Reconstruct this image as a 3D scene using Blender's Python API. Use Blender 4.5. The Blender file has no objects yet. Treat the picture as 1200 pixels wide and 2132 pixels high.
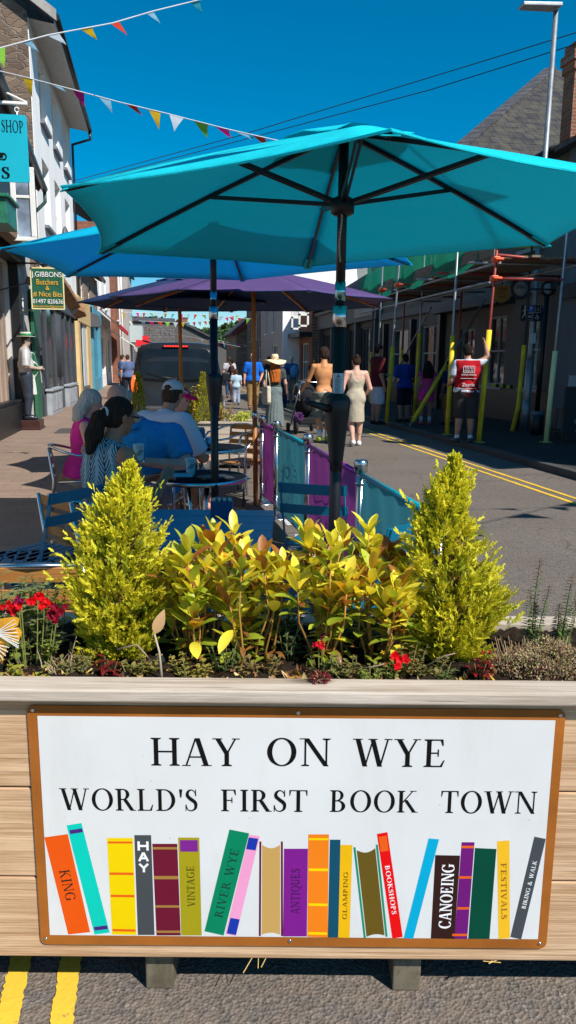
import bpy, math, random
import numpy as np
from mathutils import Vector, Matrix
R = math.radians
rnd = random.Random(7)
scene = bpy.context.scene
col = scene.collection
# ------------------------------------------------------------ camera maths
FOC = 1600.0; TILT = R(11.0); ROLL = R(0.5); EYE = 1.5; PAN = R(9.5)
def yaw_(v):
    x, y, z = v; c, s = math.cos(PAN), math.sin(PAN)
    return np.array([x*c + y*s, -x*s + y*c, z])
c_fw = yaw_((0, math.cos(TILT), -math.sin(TILT)))
_r0 = yaw_((1., 0, 0)); _u0 = yaw_((0, math.sin(TILT), math.cos(TILT)))
c_rt = _r0*math.cos(ROLL) + _u0*math.sin(ROLL)
c_up = _u0*math.cos(ROLL) - _r0*math.sin(ROLL)
EYEP = np.array([0, 0, EYE])
def ray(x, y): return c_fw + c_rt*(x-600)/FOC + c_up*(1066-y)/FOC
def at(x, y, ax, val):
    """measured point of the place: where the sight line meets the plane ax = val"""
    d = ray(x, y); i = 'xyz'.index(ax); k = (val-EYEP[i])/d[i]
    return EYEP + d*k
def atc(x, y, yc):
    """same, on a plane square to the planter, yc metres ahead"""
    d = ray(x, y); n = np.array([math.sin(PAN), math.cos(PAN), 0]); k = yc/np.dot(d, n)
    return EYEP + d*k
def pf(x, y, z=0.):
    """planter-aligned coordinates to world"""
    return yaw_((x, y, z))
# ------------------------------------------------------------ tagging
def tag(o, label=None, cat=None, group=None, kind=None):
    if label: o['label'] = label
    if cat: o['category'] = cat
    if group: o['group'] = group
    if kind: o['kind'] = kind
    return o
def thing(name, label, cat, loc=(0, 0, 0), rz=0, group=None):
    o = bpy.data.objects.new(name, None); col.objects.link(o)
    o.location = loc; o.rotation_euler = (0, 0, rz); o.empty_display_size = .1
    return tag(o, label, cat, group)
def copy_tree(o, parent=None):
    c = o.copy(); col.objects.link(c); c.parent = parent
    for ch in [k for k in bpy.data.objects if k.parent == o]:
        copy_tree(ch, c)
    return c
# ------------------------------------------------------------ mesh builder
class MB:
    def __init__(s):
        s.v = []; s.f = []; s.m = []; s.c = []; s.s = []; s.mat = 0; s.col = (1, 1, 1); s.sm = False; s.M = None
    def V(s, p):
        if s.M is not None: p = s.M @ Vector(p)
        s.v.append((float(p[0]), float(p[1]), float(p[2]))); return len(s.v)-1
    def F(s, idx):
        s.f.append(tuple(idx)); s.m.append(s.mat); s.c.append(s.col); s.s.append(s.sm)
    def poly(s, pts): s.F([s.V(p) for p in pts])
    def box(s, a, b, M=None):
        """axis box from corner a to corner b, optionally through matrix M"""
        x0, y0, z0 = [min(a[i], b[i]) for i in range(3)]; x1, y1, z1 = [max(a[i], b[i]) for i in range(3)]
        P = [(x0,y0,z0),(x1,y0,z0),(x1,y1,z0),(x0,y1,z0),(x0,y0,z1),(x1,y0,z1),(x1,y1,z1),(x0,y1,z1)]
        if M is not None: P = [M @ Vector(p) for p in P]
        i = [s.V(p) for p in P]
        for f in ((0,3,2,1),(4,5,6,7),(0,1,5,4),(1,2,6,5),(2,3,7,6),(3,0,4,7)): s.F([i[k] for k in f])
    def bar(s, p, q, w, h, upv=(0, 0, 1)):
        """rectangular bar from p to q, w across, h along upv"""
        p = Vector(p); q = Vector(q); d = (q-p).normalized(); u = Vector(upv)
        sd = d.cross(u)
        if sd.length < 1e-4: sd = d.cross(Vector((1, 0, 0)))
        sd.normalize(); u = sd.cross(d).normalized()
        i = []
        for e in (p, q):
            for a, b in ((-1,-1),(1,-1),(1,1),(-1,1)): i.append(s.V(e + sd*(a*w/2) + u*(b*h/2)))
        for f in ((3,2,1,0),(4,5,6,7),(0,1,5,4),(1,2,6,5),(2,3,7,6),(3,0,4,7)): s.F([i[k] for k in f])
    def tube(s, pts, r, n=10, cap=True):
        """tube along points; r scalar or list"""
        pts = [Vector(p) for p in pts]; k = len(pts)
        rr = r if isinstance(r, (list, tuple)) else [r]*k
        rings = []; prev = None
        for j in range(k):
            if j == 0: d = pts[1]-pts[0]
            elif j == k-1: d = pts[-1]-pts[-2]
            else: d = (pts[j+1]-pts[j]).normalized() + (pts[j]-pts[j-1]).normalized()
            d.normalize()
            if prev is None:
                a = d.cross(Vector((0, 0, 1)))
                if a.length < 1e-3: a = d.cross(Vector((1, 0, 0)))
            else:
                a = prev - d*prev.dot(d)
                if a.length < 1e-5: a = d.cross(Vector((1, 0, 0)))
            a.normalize(); prev = a; b = d.cross(a)
            rings.append([s.V(pts[j] + (a*math.cos(t*2*math.pi/n) + b*math.sin(t*2*math.pi/n))*rr[j]) for t in range(n)])
        o = s.sm; s.sm = n > 5
        for j in range(k-1):
            for t in range(n):
                t2 = (t+1) % n; s.F((rings[j][t], rings[j][t2], rings[j+1][t2], rings[j+1][t]))
        s.sm = False
        if cap:
            s.F(list(reversed(rings[0]))); s.F(rings[-1])
        s.sm = o
    def lathe(s, prof, c=(0, 0, 0), n=24, sx=1, sy=1, a0=0, cap=True):
        """profile [(r,z)] about vertical axis at c"""
        rings = []
        for r, z in prof:
            rings.append([s.V((c[0] + sx*r*math.cos(a0+2*math.pi*t/n), c[1] + sy*r*math.sin(a0+2*math.pi*t/n), c[2]+z)) for t in range(n)])
        o = s.sm; s.sm = n > 6
        for j in range(len(prof)-1):
            for t in range(n):
                t2 = (t+1) % n; s.F((rings[j][t], rings[j][t2], rings[j+1][t2], rings[j+1][t]))
        s.sm = o
        if not cap:
            return
        if prof[0][0] > 1e-5: s.F(list(reversed(rings[0])))
        if prof[-1][0] > 1e-5: s.F(rings[-1])
    def ell(s, c, r, n=12, m=8, Mx=None):
        rings = []
        for j in range(m+1):
            ph = -math.pi/2 + math.pi*j/m
            ring = []
            for t in range(n):
                th = 2*math.pi*t/n
                p = Vector((r[0]*math.cos(ph)*math.cos(th), r[1]*math.cos(ph)*math.sin(th), r[2]*math.sin(ph)))
                if Mx is not None: p = Mx @ p
                ring.append(s.V(Vector(c)+p))
            rings.append(ring)
        o = s.sm; s.sm = True
        for j in range(m):
            for t in range(n):
                t2 = (t+1) % n; s.F((rings[j][t], rings[j][t2], rings[j+1][t2], rings[j+1][t]))
        s.sm = o
    def prism(s, pts, ax, a, b):
        """polygon pts (2D) extruded along axis ax from a to b; 2D order follows the other two axes"""
        def mk(p, h):
            if ax == 'y': return (p[0], h, p[1])
            if ax == 'x': return (h, p[0], p[1])
            return (p[0], p[1], h)
        A = [s.V(mk(p, a)) for p in pts]; B = [s.V(mk(p, b)) for p in pts]; n = len(pts)
        s.F(list(reversed(A))); s.F(B)
        for i in range(n): s.F((A[i], A[(i+1) % n], B[(i+1) % n], B[i]))
    def slab(s, quad, th):
        """a thick sheet: polygon in space given thickness th against its normal"""
        q = [Vector(p) for p in quad]; n = (q[1]-q[0]).cross(q[2]-q[0]).normalized()*th
        A = [s.V(p) for p in q]; B = [s.V(p-n) for p in q]; k = len(q)
        s.F(A); s.F(list(reversed(B)))
        for i in range(k): s.F((A[i], B[i], B[(i+1) % k], A[(i+1) % k]))
    def build(s, name, mats, parent=None, bevel=0, fix=True):
        me = bpy.data.meshes.new(name); me.from_pydata(s.v, [], s.f)
        if not isinstance(mats, (list, tuple)): mats = [mats]
        for m in mats: me.materials.append(m)
        if len(mats) > 1: me.polygons.foreach_set('material_index', s.m)
        me.polygons.foreach_set('use_smooth', s.s)
        if any(c != (1, 1, 1) for c in s.c):
            ca = me.color_attributes.new('Col', 'FLOAT_COLOR', 'CORNER')
            arr = []
            for p, c in zip(me.polygons, s.c): arr += [c[0], c[1], c[2], 1.0]*p.loop_total
            ca.data.foreach_set('color', arr)
        if fix and len(s.f) < 6000:
            import bmesh
            bm = bmesh.new(); bm.from_mesh(me); bmesh.ops.recalc_face_normals(bm, faces=bm.faces); bm.to_mesh(me); bm.free()
        me.update()
        o = bpy.data.objects.new(name, me); col.objects.link(o); o.parent = parent
        if bevel:
            bv = o.modifiers.new('b', 'BEVEL'); bv.width = bevel; bv.segments = 2; bv.limit_method = 'ANGLE'; bv.angle_limit = R(40)
        return o
# ------------------------------------------------------------ materials
MATS = {}
def nt(m): return m.node_tree.nodes, m.node_tree.links
def base_mat(name, c=(.5, .5, .5), rough=.7, metal=0., spec=.5):
    m = bpy.data.materials.new(name); m.use_nodes = True
    b = m.node_tree.nodes['Principled BSDF']
    b.inputs['Base Color'].default_value = (*c, 1); b.inputs['Roughness'].default_value = rough
    b.inputs['Metallic'].default_value = metal; b.inputs['Specular IOR Level'].default_value = spec
    return m, b
def N(m, t, **kw):
    n = m.node_tree.nodes.new(t)
    for k, v in kw.items():
        if k in n.inputs: n.inputs[k].default_value = v
        else: setattr(n, k, v)
    return n
def L(m, a, b): m.node_tree.links.new(a, b)
def coords(m, scale=(1, 1, 1), obj=True, rot=(0, 0, 0)):
    tc = N(m, 'ShaderNodeTexCoord'); mp = N(m, 'ShaderNodeMapping')
    mp.inputs['Scale'].default_value = scale; mp.inputs['Rotation'].default_value = rot
    L(m, tc.outputs['Object'], mp.inputs['Vector']); return mp.outputs['Vector']
def mixc(m, fac, a, b, mode='MIX'):
    n = N(m, 'ShaderNodeMix', data_type='RGBA', blend_type=mode)
    for sock, val in ((n.inputs[0], fac), (n.inputs[6], a), (n.inputs[7], b)):
        if hasattr(val, 'is_output') or isinstance(val, bpy.types.NodeSocket): L(m, val, sock)
        elif isinstance(val, (tuple, list)): sock.default_value = (*val[:3], 1)
        else: sock.default_value = val
    return n.outputs[2]
def ramp(m, fac, stops):
    n = N(m, 'ShaderNodeValToRGB'); e = n.color_ramp.elements
    while len(e) < len(stops): e.new(.5)
    for i, (p, c) in enumerate(stops):
        e[i].position = p; e[i].color = (*c, 1) if len(c) == 3 else c
    L(m, fac, n.inputs[0]); return n.outputs[0]
def bump(m, b, h, dist=.01, strength=.5):
    n = N(m, 'ShaderNodeBump'); n.inputs['Distance'].default_value = dist; n.inputs['Strength'].default_value = strength
    L(m, h, n.inputs['Height']); L(m, n.outputs[0], b.inputs['Normal'])
def noise(m, vec, scale, detail=6, rough=.6):
    n = N(m, 'ShaderNodeTexNoise'); n.inputs['Scale'].default_value = scale; n.inputs['Detail'].default_value = detail
    n.inputs['Roughness'].default_value = rough; L(m, vec, n.inputs['Vector']); return n.outputs[0]
def sc(c, k): return tuple(min(1, x*k) for x in c)
def plain(c, rough=.6, metal=0., var=.12, scale=8, bmp=.0, spec=.5):
    """painted or plastic or metal surface with faint wear"""
    key = ('p', tuple(c), rough, metal, var, scale, bmp, spec)
    if key in MATS: return MATS[key]
    m, b = base_mat('surface', c, rough, metal, spec)
    v = coords(m); n = noise(m, v, scale, 5)
    L(m, ramp(m, n, [(.3, sc(c, 1-var)), (.7, sc(c, 1+var))]), b.inputs['Base Color'])
    rr = N(m, 'ShaderNodeMapRange'); rr.inputs[3].default_value = max(0, rough-.08); rr.inputs[4].default_value = min(1, rough+.1)
    L(m, n, rr.inputs[0]); L(m, rr.outputs[0], b.inputs['Roughness'])
    if bmp: bump(m, b, noise(m, v, scale*6, 4), bmp, .6)
    MATS[key] = m; return m
def cloth(c, sheen=0, scale=300):
    key = ('c', tuple(c))
    if key in MATS: return MATS[key]
    m, b = base_mat('cloth', c, .9, 0, .2)
    v = coords(m); n = noise(m, v, 25, 5); w = noise(m, v, 9, 3)
    L(m, ramp(m, n, [(.3, sc(c, .85)), (.7, sc(c, 1.12))]), b.inputs['Base Color'])
    bump(m, b, noise(m, coords(m, (1, 1, .6)), 16, 6, .65), .03, .6)
    MATS[key] = m; return m
def skin_mat(c):
    key = ('s', tuple(c))
    if key in MATS: return MATS[key]
    m, b = base_mat('skin', c, .55, 0, .35)
    v = coords(m); n = noise(m, v, 14, 4)
    L(m, ramp(m, n, [(.3, (c[0]*.88, c[1]*.82, c[2]*.8)), (.7, sc(c, 1.08))]), b.inputs['Base Color'])
    MATS[key] = m; return m
def hair_mat(c, c2=None):
    key = ('h', tuple(c))
    if key in MATS: return MATS[key]
    c2 = c2 or sc(c, .45)
    m, b = base_mat('hair', c, .75, 0, .12)
    v = coords(m, (70, 70, 5)); n = noise(m, v, 1.5, 5, .7)
    L(m, ramp(m, n, [(.35, c2), (.62, c)]), b.inputs['Base Color'])
    bump(m, b, n, .012, .9)
    MATS[key] = m; return m
def vcol(name, rough=.5, trans=.0, tint=(1, 1, 1), spec=.4, gloss_noise=False):
    """colour from the 'Col' attribute, optionally leaf-like translucency"""
    m, b = base_mat(name, (.5, .5, .5), rough, 0, spec)
    a = N(m, 'ShaderNodeAttribute', attribute_name='Col')
    L(m, a.outputs['Color'], b.inputs['Base Color'])
    if trans:
        t = N(m, 'ShaderNodeBsdfTranslucent'); mx = N(m, 'ShaderNodeMixShader'); mx.inputs[0].default_value = trans
        tc = mixc(m, 1.0, a.outputs['Color'], tint, 'MULTIPLY'); L(m, tc, t.inputs['Color'])
        L(m, b.outputs[0], mx.inputs[1]); L(m, t.outputs[0], mx.inputs[2])
        L(m, mx.outputs[0], m.node_tree.nodes['Material Output'].inputs['Surface'])
    return m
def wood(name, c1, c2, grain=(1, 18, 18), scale=3., rough=.75, knots=True):
    m, b = base_mat(name, c1, rough, 0, .25)
    v = coords(m, grain); n = noise(m, v, scale, 8, .65)
    d = noise(m, coords(m, (1.2, 2, 2)), 2.5, 3)
    fn_ = noise(m, coords(m, (grain[0]*1.6, grain[1]*4.5, grain[2]*4.5)), scale, 6, .7); c = ramp(m, n, [(.32, c2), (.5, sc(c1, .88)), (.66, c1)]); c = mixc(m, ramp(m, fn_, [(.36, (.8, .8, .8)), (.52, (0, 0, 0))]), c, sc(c2, .9)); cr_ = noise(m, coords(m, (grain[0]*.9, grain[1]*2.2, grain[2]*2.2)), scale*.8, 3, .5); c = mixc(m, ramp(m, cr_, [(.285, (.9, .9, .9)), (.31, (0, 0, 0))]), c, sc(c2, .25))
    c = mixc(m, ramp(m, d, [(.35, (0, 0, 0)), (.7, (.55, .55, .55))]), c, sc(c2, 1.1))
    if knots:
        vo = N(m, 'ShaderNodeTexVoronoi'); vo.inputs['Scale'].default_value = 2.2; L(m, coords(m, (1, 2.6, 2.6)), vo.inputs['Vector'])
        c = mixc(m, ramp(m, vo.outputs[0], [(.0, (1, 1, 1)), (.06, (.75, .75, .75)), (.14, (0, 0, 0))]), c, sc(c2, .35))
    L(m, c, b.inputs['Base Color']); bump(m, b, n, .004, .7)
    return m
def brick_mat(name, c1, c2, mortar, bw=.22, bh=.075, mo=.012, axis='x', dirt=(.08, .07, .06), bmp=.01, jitter=.0, rough=.85):
    """courses on a wall; axis = direction the wall runs in (x or y), or 'z' for a floor"""
    m, b = base_mat(name, c1, rough, 0, .2)
    tc = N(m, 'ShaderNodeTexCoord'); sp = N(m, 'ShaderNodeSeparateXYZ'); cb = N(m, 'ShaderNodeCombineXYZ')
    L(m, tc.outputs['Object'], sp.inputs[0])
    if axis == 'x': L(m, sp.outputs[0], cb.inputs[0]); L(m, sp.outputs[2], cb.inputs[1])
    elif axis == 'y': L(m, sp.outputs[1], cb.inputs[0]); L(m, sp.outputs[2], cb.inputs[1])
    else: L(m, sp.outputs[0], cb.inputs[0]); L(m, sp.outputs[1], cb.inputs[1])
    vec = cb.outputs[0]
    if jitter:
        nz = N(m, 'ShaderNodeTexNoise'); nz.inputs['Scale'].default_value = 2.5; L(m, vec, nz.inputs['Vector'])
        ml = N(m, 'ShaderNodeVectorMath', operation='MULTIPLY_ADD'); ml.inputs[1].default_value = (jitter,)*3
        L(m, nz.outputs[1], ml.inputs[0]); L(m, vec, ml.inputs[2]); vec = ml.outputs[0]
    t = N(m, 'ShaderNodeTexBrick'); t.inputs['Scale'].default_value = 1; t.inputs['Brick Width'].default_value = bw
    t.inputs['Row Height'].default_value = bh; t.inputs['Mortar Size'].default_value = mo; t.inputs['Mortar Smooth'].default_value = .3
    t.inputs['Color1'].default_value = (*c1, 1); t.inputs['Color2'].default_value = (*c2, 1); t.inputs['Mortar'].default_value = (*mortar, 1)
    t.inputs['Bias'].default_value = 0; L(m, vec, t.inputs['Vector'])
    n = noise(m, tc.outputs['Object'], 3, 6)
    c = mixc(m, ramp(m, n, [(.4, (0, 0, 0)), (.75, (.7, .7, .7))]), t.outputs[0], dirt)
    n2 = noise(m, tc.outputs['Object'], 40, 3)
    c = mixc(m, .25, c, n2, 'OVERLAY') if False else c
    L(m, c, b.inputs['Base Color'])
    ad = N(m, 'ShaderNodeMath', operation='MULTIPLY_ADD'); ad.inputs[1].default_value = .35
    L(m, n2, ad.inputs[0]); iv = N(m, 'ShaderNodeMath', operation='SUBTRACT'); iv.inputs[0].default_value = 1; L(m, t.outputs['Fac'], iv.inputs[1])
    L(m, iv.outputs[0], ad.inputs[2]); bump(m, b, ad.outputs[0], bmp, .7)
    return m
def rubble(name, cols, scale=3.2, mort=(.25, .21, .17), dirt=(.06, .05, .045)):
    m, b = base_mat(name, cols[0], .9, 0, .2)
    v = coords(m, (1, 1, 2.0))
    nz = N(m, 'ShaderNodeTexNoise'); nz.inputs['Scale'].default_value = 3; L(m, v, nz.inputs['Vector'])
    ml = N(m, 'ShaderNodeVectorMath', operation='MULTIPLY_ADD'); ml.inputs[1].default_value = (.25,)*3; L(m, nz.outputs[1], ml.inputs[0]); L(m, v, ml.inputs[2])
    vo = N(m, 'ShaderNodeTexVoronoi'); vo.inputs['Scale'].default_value = scale; L(m, ml.outputs[0], vo.inputs['Vector'])
    ve = N(m, 'ShaderNodeTexVoronoi', feature='DISTANCE_TO_EDGE'); ve.inputs['Scale'].default_value = scale; L(m, ml.outputs[0], ve.inputs['Vector'])
    sp = N(m, 'ShaderNodeSeparateColor'); L(m, vo.outputs['Color'], sp.inputs[0])
    k = len(cols); c = ramp(m, sp.outputs[0], [(i/(k-1), cols[i]) for i in range(k)])
    n = noise(m, v, 22, 5); c = mixc(m, ramp(m, n, [(.35, (0, 0, 0)), (.75, (.6, .6, .6))]), c, dirt)
    e = ramp(m, ve.outputs[0], [(.0, (0, 0, 0)), (.07, (1, 1, 1))])
    c = mixc(m, e, mort, c); L(m, c, b.inputs['Base Color'])
    ad = N(m, 'ShaderNodeMath', operation='MULTIPLY_ADD'); ad.inputs[1].default_value = .4; L(m, n, ad.inputs[0]); L(m, e, ad.inputs[2])
    bump(m, b, ad.outputs[0], .03, .8)
    return m
def fabric(name, c, tcol, trans=.45):
    """umbrella or banner cloth that lets sunlight through"""
    m, b = base_mat(name, c, .8, 0, .25)
    v = coords(m); n = noise(m, v, 260, 2); w = noise(m, v, 2.5, 3)
    L(m, ramp(m, n, [(.3, sc(c, .9)), (.7, sc(c, 1.06))]), b.inputs['Base Color']); bump(m, b, noise(m, coords(m, (1, 1, 1), rot=(0, 0, .6)), 5, 7, .55), .05, .55)
    t = N(m, 'ShaderNodeBsdfTranslucent'); t.inputs[0].default_value = (*tcol, 1)
    mx = N(m, 'ShaderNodeMixShader'); mx.inputs[0].default_value = trans
    L(m, b.outputs[0], mx.inputs[1]); L(m, t.outputs[0], mx.inputs[2])
    L(m, mx.outputs[0], m.node_tree.nodes['Material Output'].inputs['Surface'])
    return m
def glass_dark(name='window_glass', c=(.02, .025, .03), rough=.06):
    if name in MATS: return MATS[name]
    m, b = base_mat(name, c, rough, 0, .8)
    v = coords(m); n = noise(m, v, 1.7, 3)
    L(m, ramp(m, n, [(.35, sc(c, .5)), (.7, sc(c, 2.2))]), b.inputs['Base Color'])
    bump(m, b, n, .02, .15); MATS[name] = m; return m
SUN_E = 5.0; SKY_E = .098; EXPO = .28
# ------------------------------------------------------------ organic surfaces (signed distance -> mesh)
def sd_cone(P, a, b, r1, r2):
    a = np.array(a, float); b = np.array(b, float); ba = b-a; l2 = ba@ba; rr = r1-r2
    a2 = l2-rr*rr; il2 = 1/l2
    pa = P-a; y = pa@ba; z = y-l2
    q = pa*l2 - y[..., None]*ba; x2 = np.einsum('...i,...i', q, q)
    y2 = y*y*l2; z2 = z*z*l2
    k = np.sign(rr)*rr*rr*x2
    d = (np.sqrt(np.maximum(x2*a2*il2, 0)) + y*rr)*il2 - r1
    d = np.where(np.sign(z)*a2*z2 > k, np.sqrt(x2+z2)*il2 - r2, d)
    return np.where(np.sign(y)*a2*y2 < k, np.sqrt(x2+y2)*il2 - r1, d)
def sd_ell(P, c, r, M=None):
    q = P-np.array(c, float)
    if M is not None: q = q @ M          # columns of M = local axes
    r = np.array(r, float)
    k0 = np.linalg.norm(q/r, axis=-1); k1 = np.linalg.norm(q/(r*r), axis=-1)
    return k0*(k0-1)/np.maximum(k1, 1e-9)
def smin(a, b, k):
    h = np.maximum(k-np.abs(a-b), 0)/k
    return np.minimum(a, b) - h*h*k*.25
def sdf_mesh(name, prims, mat, parent=None, h=.014, k=.02, infl=0., cuts=(), fold=0., ffreq=(30, 30, 8), post=None, far=.0):
    """prims: ('c',a,b,ra,rb[,flat]) round cones, ('e',centre,radii,M) ellipsoids. cuts: (point, normal) keep the side against the normal"""
    lo = np.full(3, 1e9); hi = -lo
    for p in prims:
        if p[0] == 'c':
            for q, r in ((p[1], p[3]), (p[2], p[4])): lo = np.minimum(lo, np.array(q)-r); hi = np.maximum(hi, np.array(q)+r)
        else: mr = max(p[2]); lo = np.minimum(lo, np.array(p[1])-mr); hi = np.maximum(hi, np.array(p[1])+mr)
    lo -= infl+3*h+k*.5; hi += infl+3*h+k*.5
    n = np.ceil((hi-lo)/h).astype(int)+1
    ax = [lo[i]+h*np.arange(n[i]) for i in range(3)]
    D = np.full(tuple(n), .5)
    for p in prims:
        if p[0] == 'c': mn = np.minimum(np.array(p[1])-p[3], np.array(p[2])-p[4]); mxx = np.maximum(np.array(p[1])+p[3], np.array(p[2])+p[4])
        else: mr = max(p[2]); mn = np.array(p[1])-mr; mxx = np.array(p[1])+mr
        pad = infl+k+2.5*h
        i0 = np.maximum(np.floor((mn-pad-lo)/h).astype(int), 0); i1 = np.minimum(np.ceil((mxx+pad-lo)/h).astype(int)+1, n)
        G = np.stack(np.meshgrid(ax[0][i0[0]:i1[0]], ax[1][i0[1]:i1[1]], ax[2][i0[2]:i1[2]], indexing='ij'), -1)
        if p[0] == 'c':
            d = sd_cone(G, p[1], p[2], p[3], p[4])
            if len(p) > 5 and p[5]:
                t = np.array(p[2], float)-np.array(p[1], float); t /= np.linalg.norm(t)
                d = np.maximum(d, (G-np.array(p[2], float))@t - infl)
        else: d = sd_ell(G, p[1], p[2], p[3] if len(p) > 3 else None)
        s_ = D[i0[0]:i1[0], i0[1]:i1[1], i0[2]:i1[2]]
        kk = p[6] if len(p) > 6 else k
        D[i0[0]:i1[0], i0[1]:i1[1], i0[2]:i1[2]] = smin(s_, d, kk)
    D -= infl
    G = np.stack(np.meshgrid(*ax, indexing='ij'), -1)
    if fold:
        f = np.sin(G[..., 0]*ffreq[0]+2*np.sin(G[..., 2]*ffreq[2]))*np.sin(G[..., 1]*ffreq[1]+G[..., 2]*ffreq[2]) + .6*np.sin(G[..., 2]*ffreq[2]*2.3+G[..., 0]*9+1.3*np.sin(G[..., 1]*14))
        D += fold*f
    if post: D = post(G, D)
    for q, nn in cuts:
        nn = np.array(nn, float); nn /= np.linalg.norm(nn)
        D = np.maximum(D, (G-np.array(q, float))@nn)
    # surface nets
    ins = D < 0
    nx, ny, nz = D.shape
    acc = np.zeros((nx-1, ny-1, nz-1, 3)); cnt = np.zeros((nx-1, ny-1, nz-1))
    S = lambda A, o: A[o[0]:nx-1+o[0], o[1]:ny-1+o[1], o[2]:nz-1+o[2]]
    cor = [(i, j, l) for i in (0, 1) for j in (0, 1) for l in (0, 1)]
    for a_ in cor:
        for d_ in range(3):
            if a_[d_] == 0:
                b_ = list(a_); b_[d_] = 1; b_ = tuple(b_)
                da, db = S(D, a_), S(D, b_); cr = (da < 0) != (db < 0)
                t = np.where(cr, da/np.where(cr, da-db, 1), 0)
                for c_ in range(3): acc[..., c_] += np.where(cr, a_[c_] + (t if c_ == d_ else 0), 0)
                cnt += cr
    act = cnt > 0
    idx = -np.ones(act.shape, int); idx[act] = np.arange(act.sum())
    cell = np.argwhere(act)
    vs = (cell + acc[act]/cnt[act][:, None])*h + lo
    faces = []
    for d_ in range(3):
        sh = [slice(None)]*3; sh2 = [slice(None)]*3; sh[d_] = slice(0, -1); sh2[d_] = slice(1, None)
        A_, B_ = ins[tuple(sh)], ins[tuple(sh2)]; E_ = np.argwhere(A_ != B_)
        o1, o2 = [i for i in range(3) if i != d_]
        ok = (E_[:, o1] > 0) & (E_[:, o2] > 0) & (E_[:, o1] < n[o1]-1) & (E_[:, o2] < n[o2]-1); E_ = E_[ok]
        def g(da, db):
            c_ = E_.copy(); c_[:, o1] += da; c_[:, o2] += db; return idx[c_[:, 0], c_[:, 1], c_[:, 2]]
        q = np.stack([g(-1, -1), g(0, -1), g(0, 0), g(-1, 0)], 1)
        flip = A_[E_[:, 0], E_[:, 1], E_[:, 2]]
        if d_ == 1: flip = ~flip
        q = np.where(flip[:, None], q, q[:, ::-1]); faces.append(q)
    F_ = np.concatenate(faces)
    me = bpy.data.meshes.new(name); me.vertices.add(len(vs)); me.vertices.foreach_set('co', vs.astype(np.float32).ravel())
    me.loops.add(F_.size); me.loops.foreach_set('vertex_index', F_.astype(np.int32).ravel())
    me.polygons.add(len(F_)); me.polygons.foreach_set('loop_start', np.arange(0, F_.size, 4, dtype=np.int32)); me.polygons.foreach_set('loop_total', np.full(len(F_), 4, dtype=np.int32))
    me.polygons.foreach_set('use_smooth', np.ones(len(F_), bool))
    me.materials.append(mat); me.update(); me.validate()
    o = bpy.data.objects.new(name, me); col.objects.link(o); o.parent = parent
    return o
# ------------------------------------------------------------ people
# front of every figure is local +Y
def frame(z, x):
    z = np.array(z, float); z /= np.linalg.norm(z); x = np.array(x, float); x = x - z*(x@z); x /= np.linalg.norm(x)
    return np.stack([x, np.cross(z, x), z], 1)
DEF = dict(pelvis=(0, 0, .525), chest=(0, .0, .70), neck=(0, -.005, .825), head=(0, .012, .925),
           shL=(-.108, 0, .795), shR=(.108, 0, .795), elL=(-.145, -.01, .62), elR=(.145, -.01, .62), wrL=(-.15, .03, .48), wrR=(.15, .03, .48),
           hiL=(-.052, 0, .50), hiR=(.052, 0, .50), knL=(-.056, .01, .275), knR=(.056, .01, .275), anL=(-.058, -.015, .045), anR=(.058, -.015, .045),
           toL=(-.066, .075, .018), toR=(.066, .075, .018))
SEAT = dict(pelvis=(0, 0, .28), chest=(0, .02, .45), neck=(0, .035, .575), head=(0, .07, .675),
            shL=(-.108, .03, .545), shR=(.108, .03, .545), elL=(-.15, .06, .385), elR=(.15, .06, .385), wrL=(-.10, .19, .415), wrR=(.10, .19, .415),
            hiL=(-.055, 0, .265), hiR=(.055, 0, .265), knL=(-.07, .235, .275), knR=(.07, .235, .275), anL=(-.07, .24, .045), anR=(.07, .24, .045),
            toL=(-.075, .33, .018), toR=(.075, .33, .018))
def hand(pr, J, s, H, hs=1.0, curl=.5, fr=.0062):
    w = J['wr'+s]; e = J['el'+s]; d = w-e; d /= np.linalg.norm(d)
    sx = -1. if s == 'L' else 1.
    side = np.array([0, 1., 0]) - d*d[1]                     # thumb side looks forwards
    if np.linalg.norm(side) < .3: side = np.array([-sx, 0, 0]) - d*(-sx*d[0])
    side /= np.linalg.norm(side); nrm = np.cross(d, side); nrm /= np.linalg.norm(nrm)
    if nrm[0]*sx > 0: nrm = -nrm                             # palm towards the body
    pr.append(('e', w+d*.028*H, (.022*H*hs, .012*H*hs, .03*H*hs), np.stack([side, nrm, d], 1)))
    r = fr*H
    for i, (o, ln) in enumerate(((.017, .040), (.006, .046), (-.005, .043), (-.015, .034))):
        b = w+d*.048*H+side*o*H*hs; m = b+(d*.9+nrm*.25*curl)*ln*.55*H; t = m+(d*.55+nrm*.9*curl)*ln*.5*H
        pr.append(('c', b, m, r, r*.95, False, .006)); pr.append(('c', m, t, r*.95, r*.8, False, .006))
    b = w+d*.018*H+side*.018*H; m = b+(d*.5+side*.55+nrm*.25)*.026*H; t = m+(d*.85+side*.1+nrm*.3)*.02*H
    pr.append(('c', b, m, r*1.2, r*1.1, False, .008)); pr.append(('c', m, t, r*1.1, r*.85, False, .006))
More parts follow.
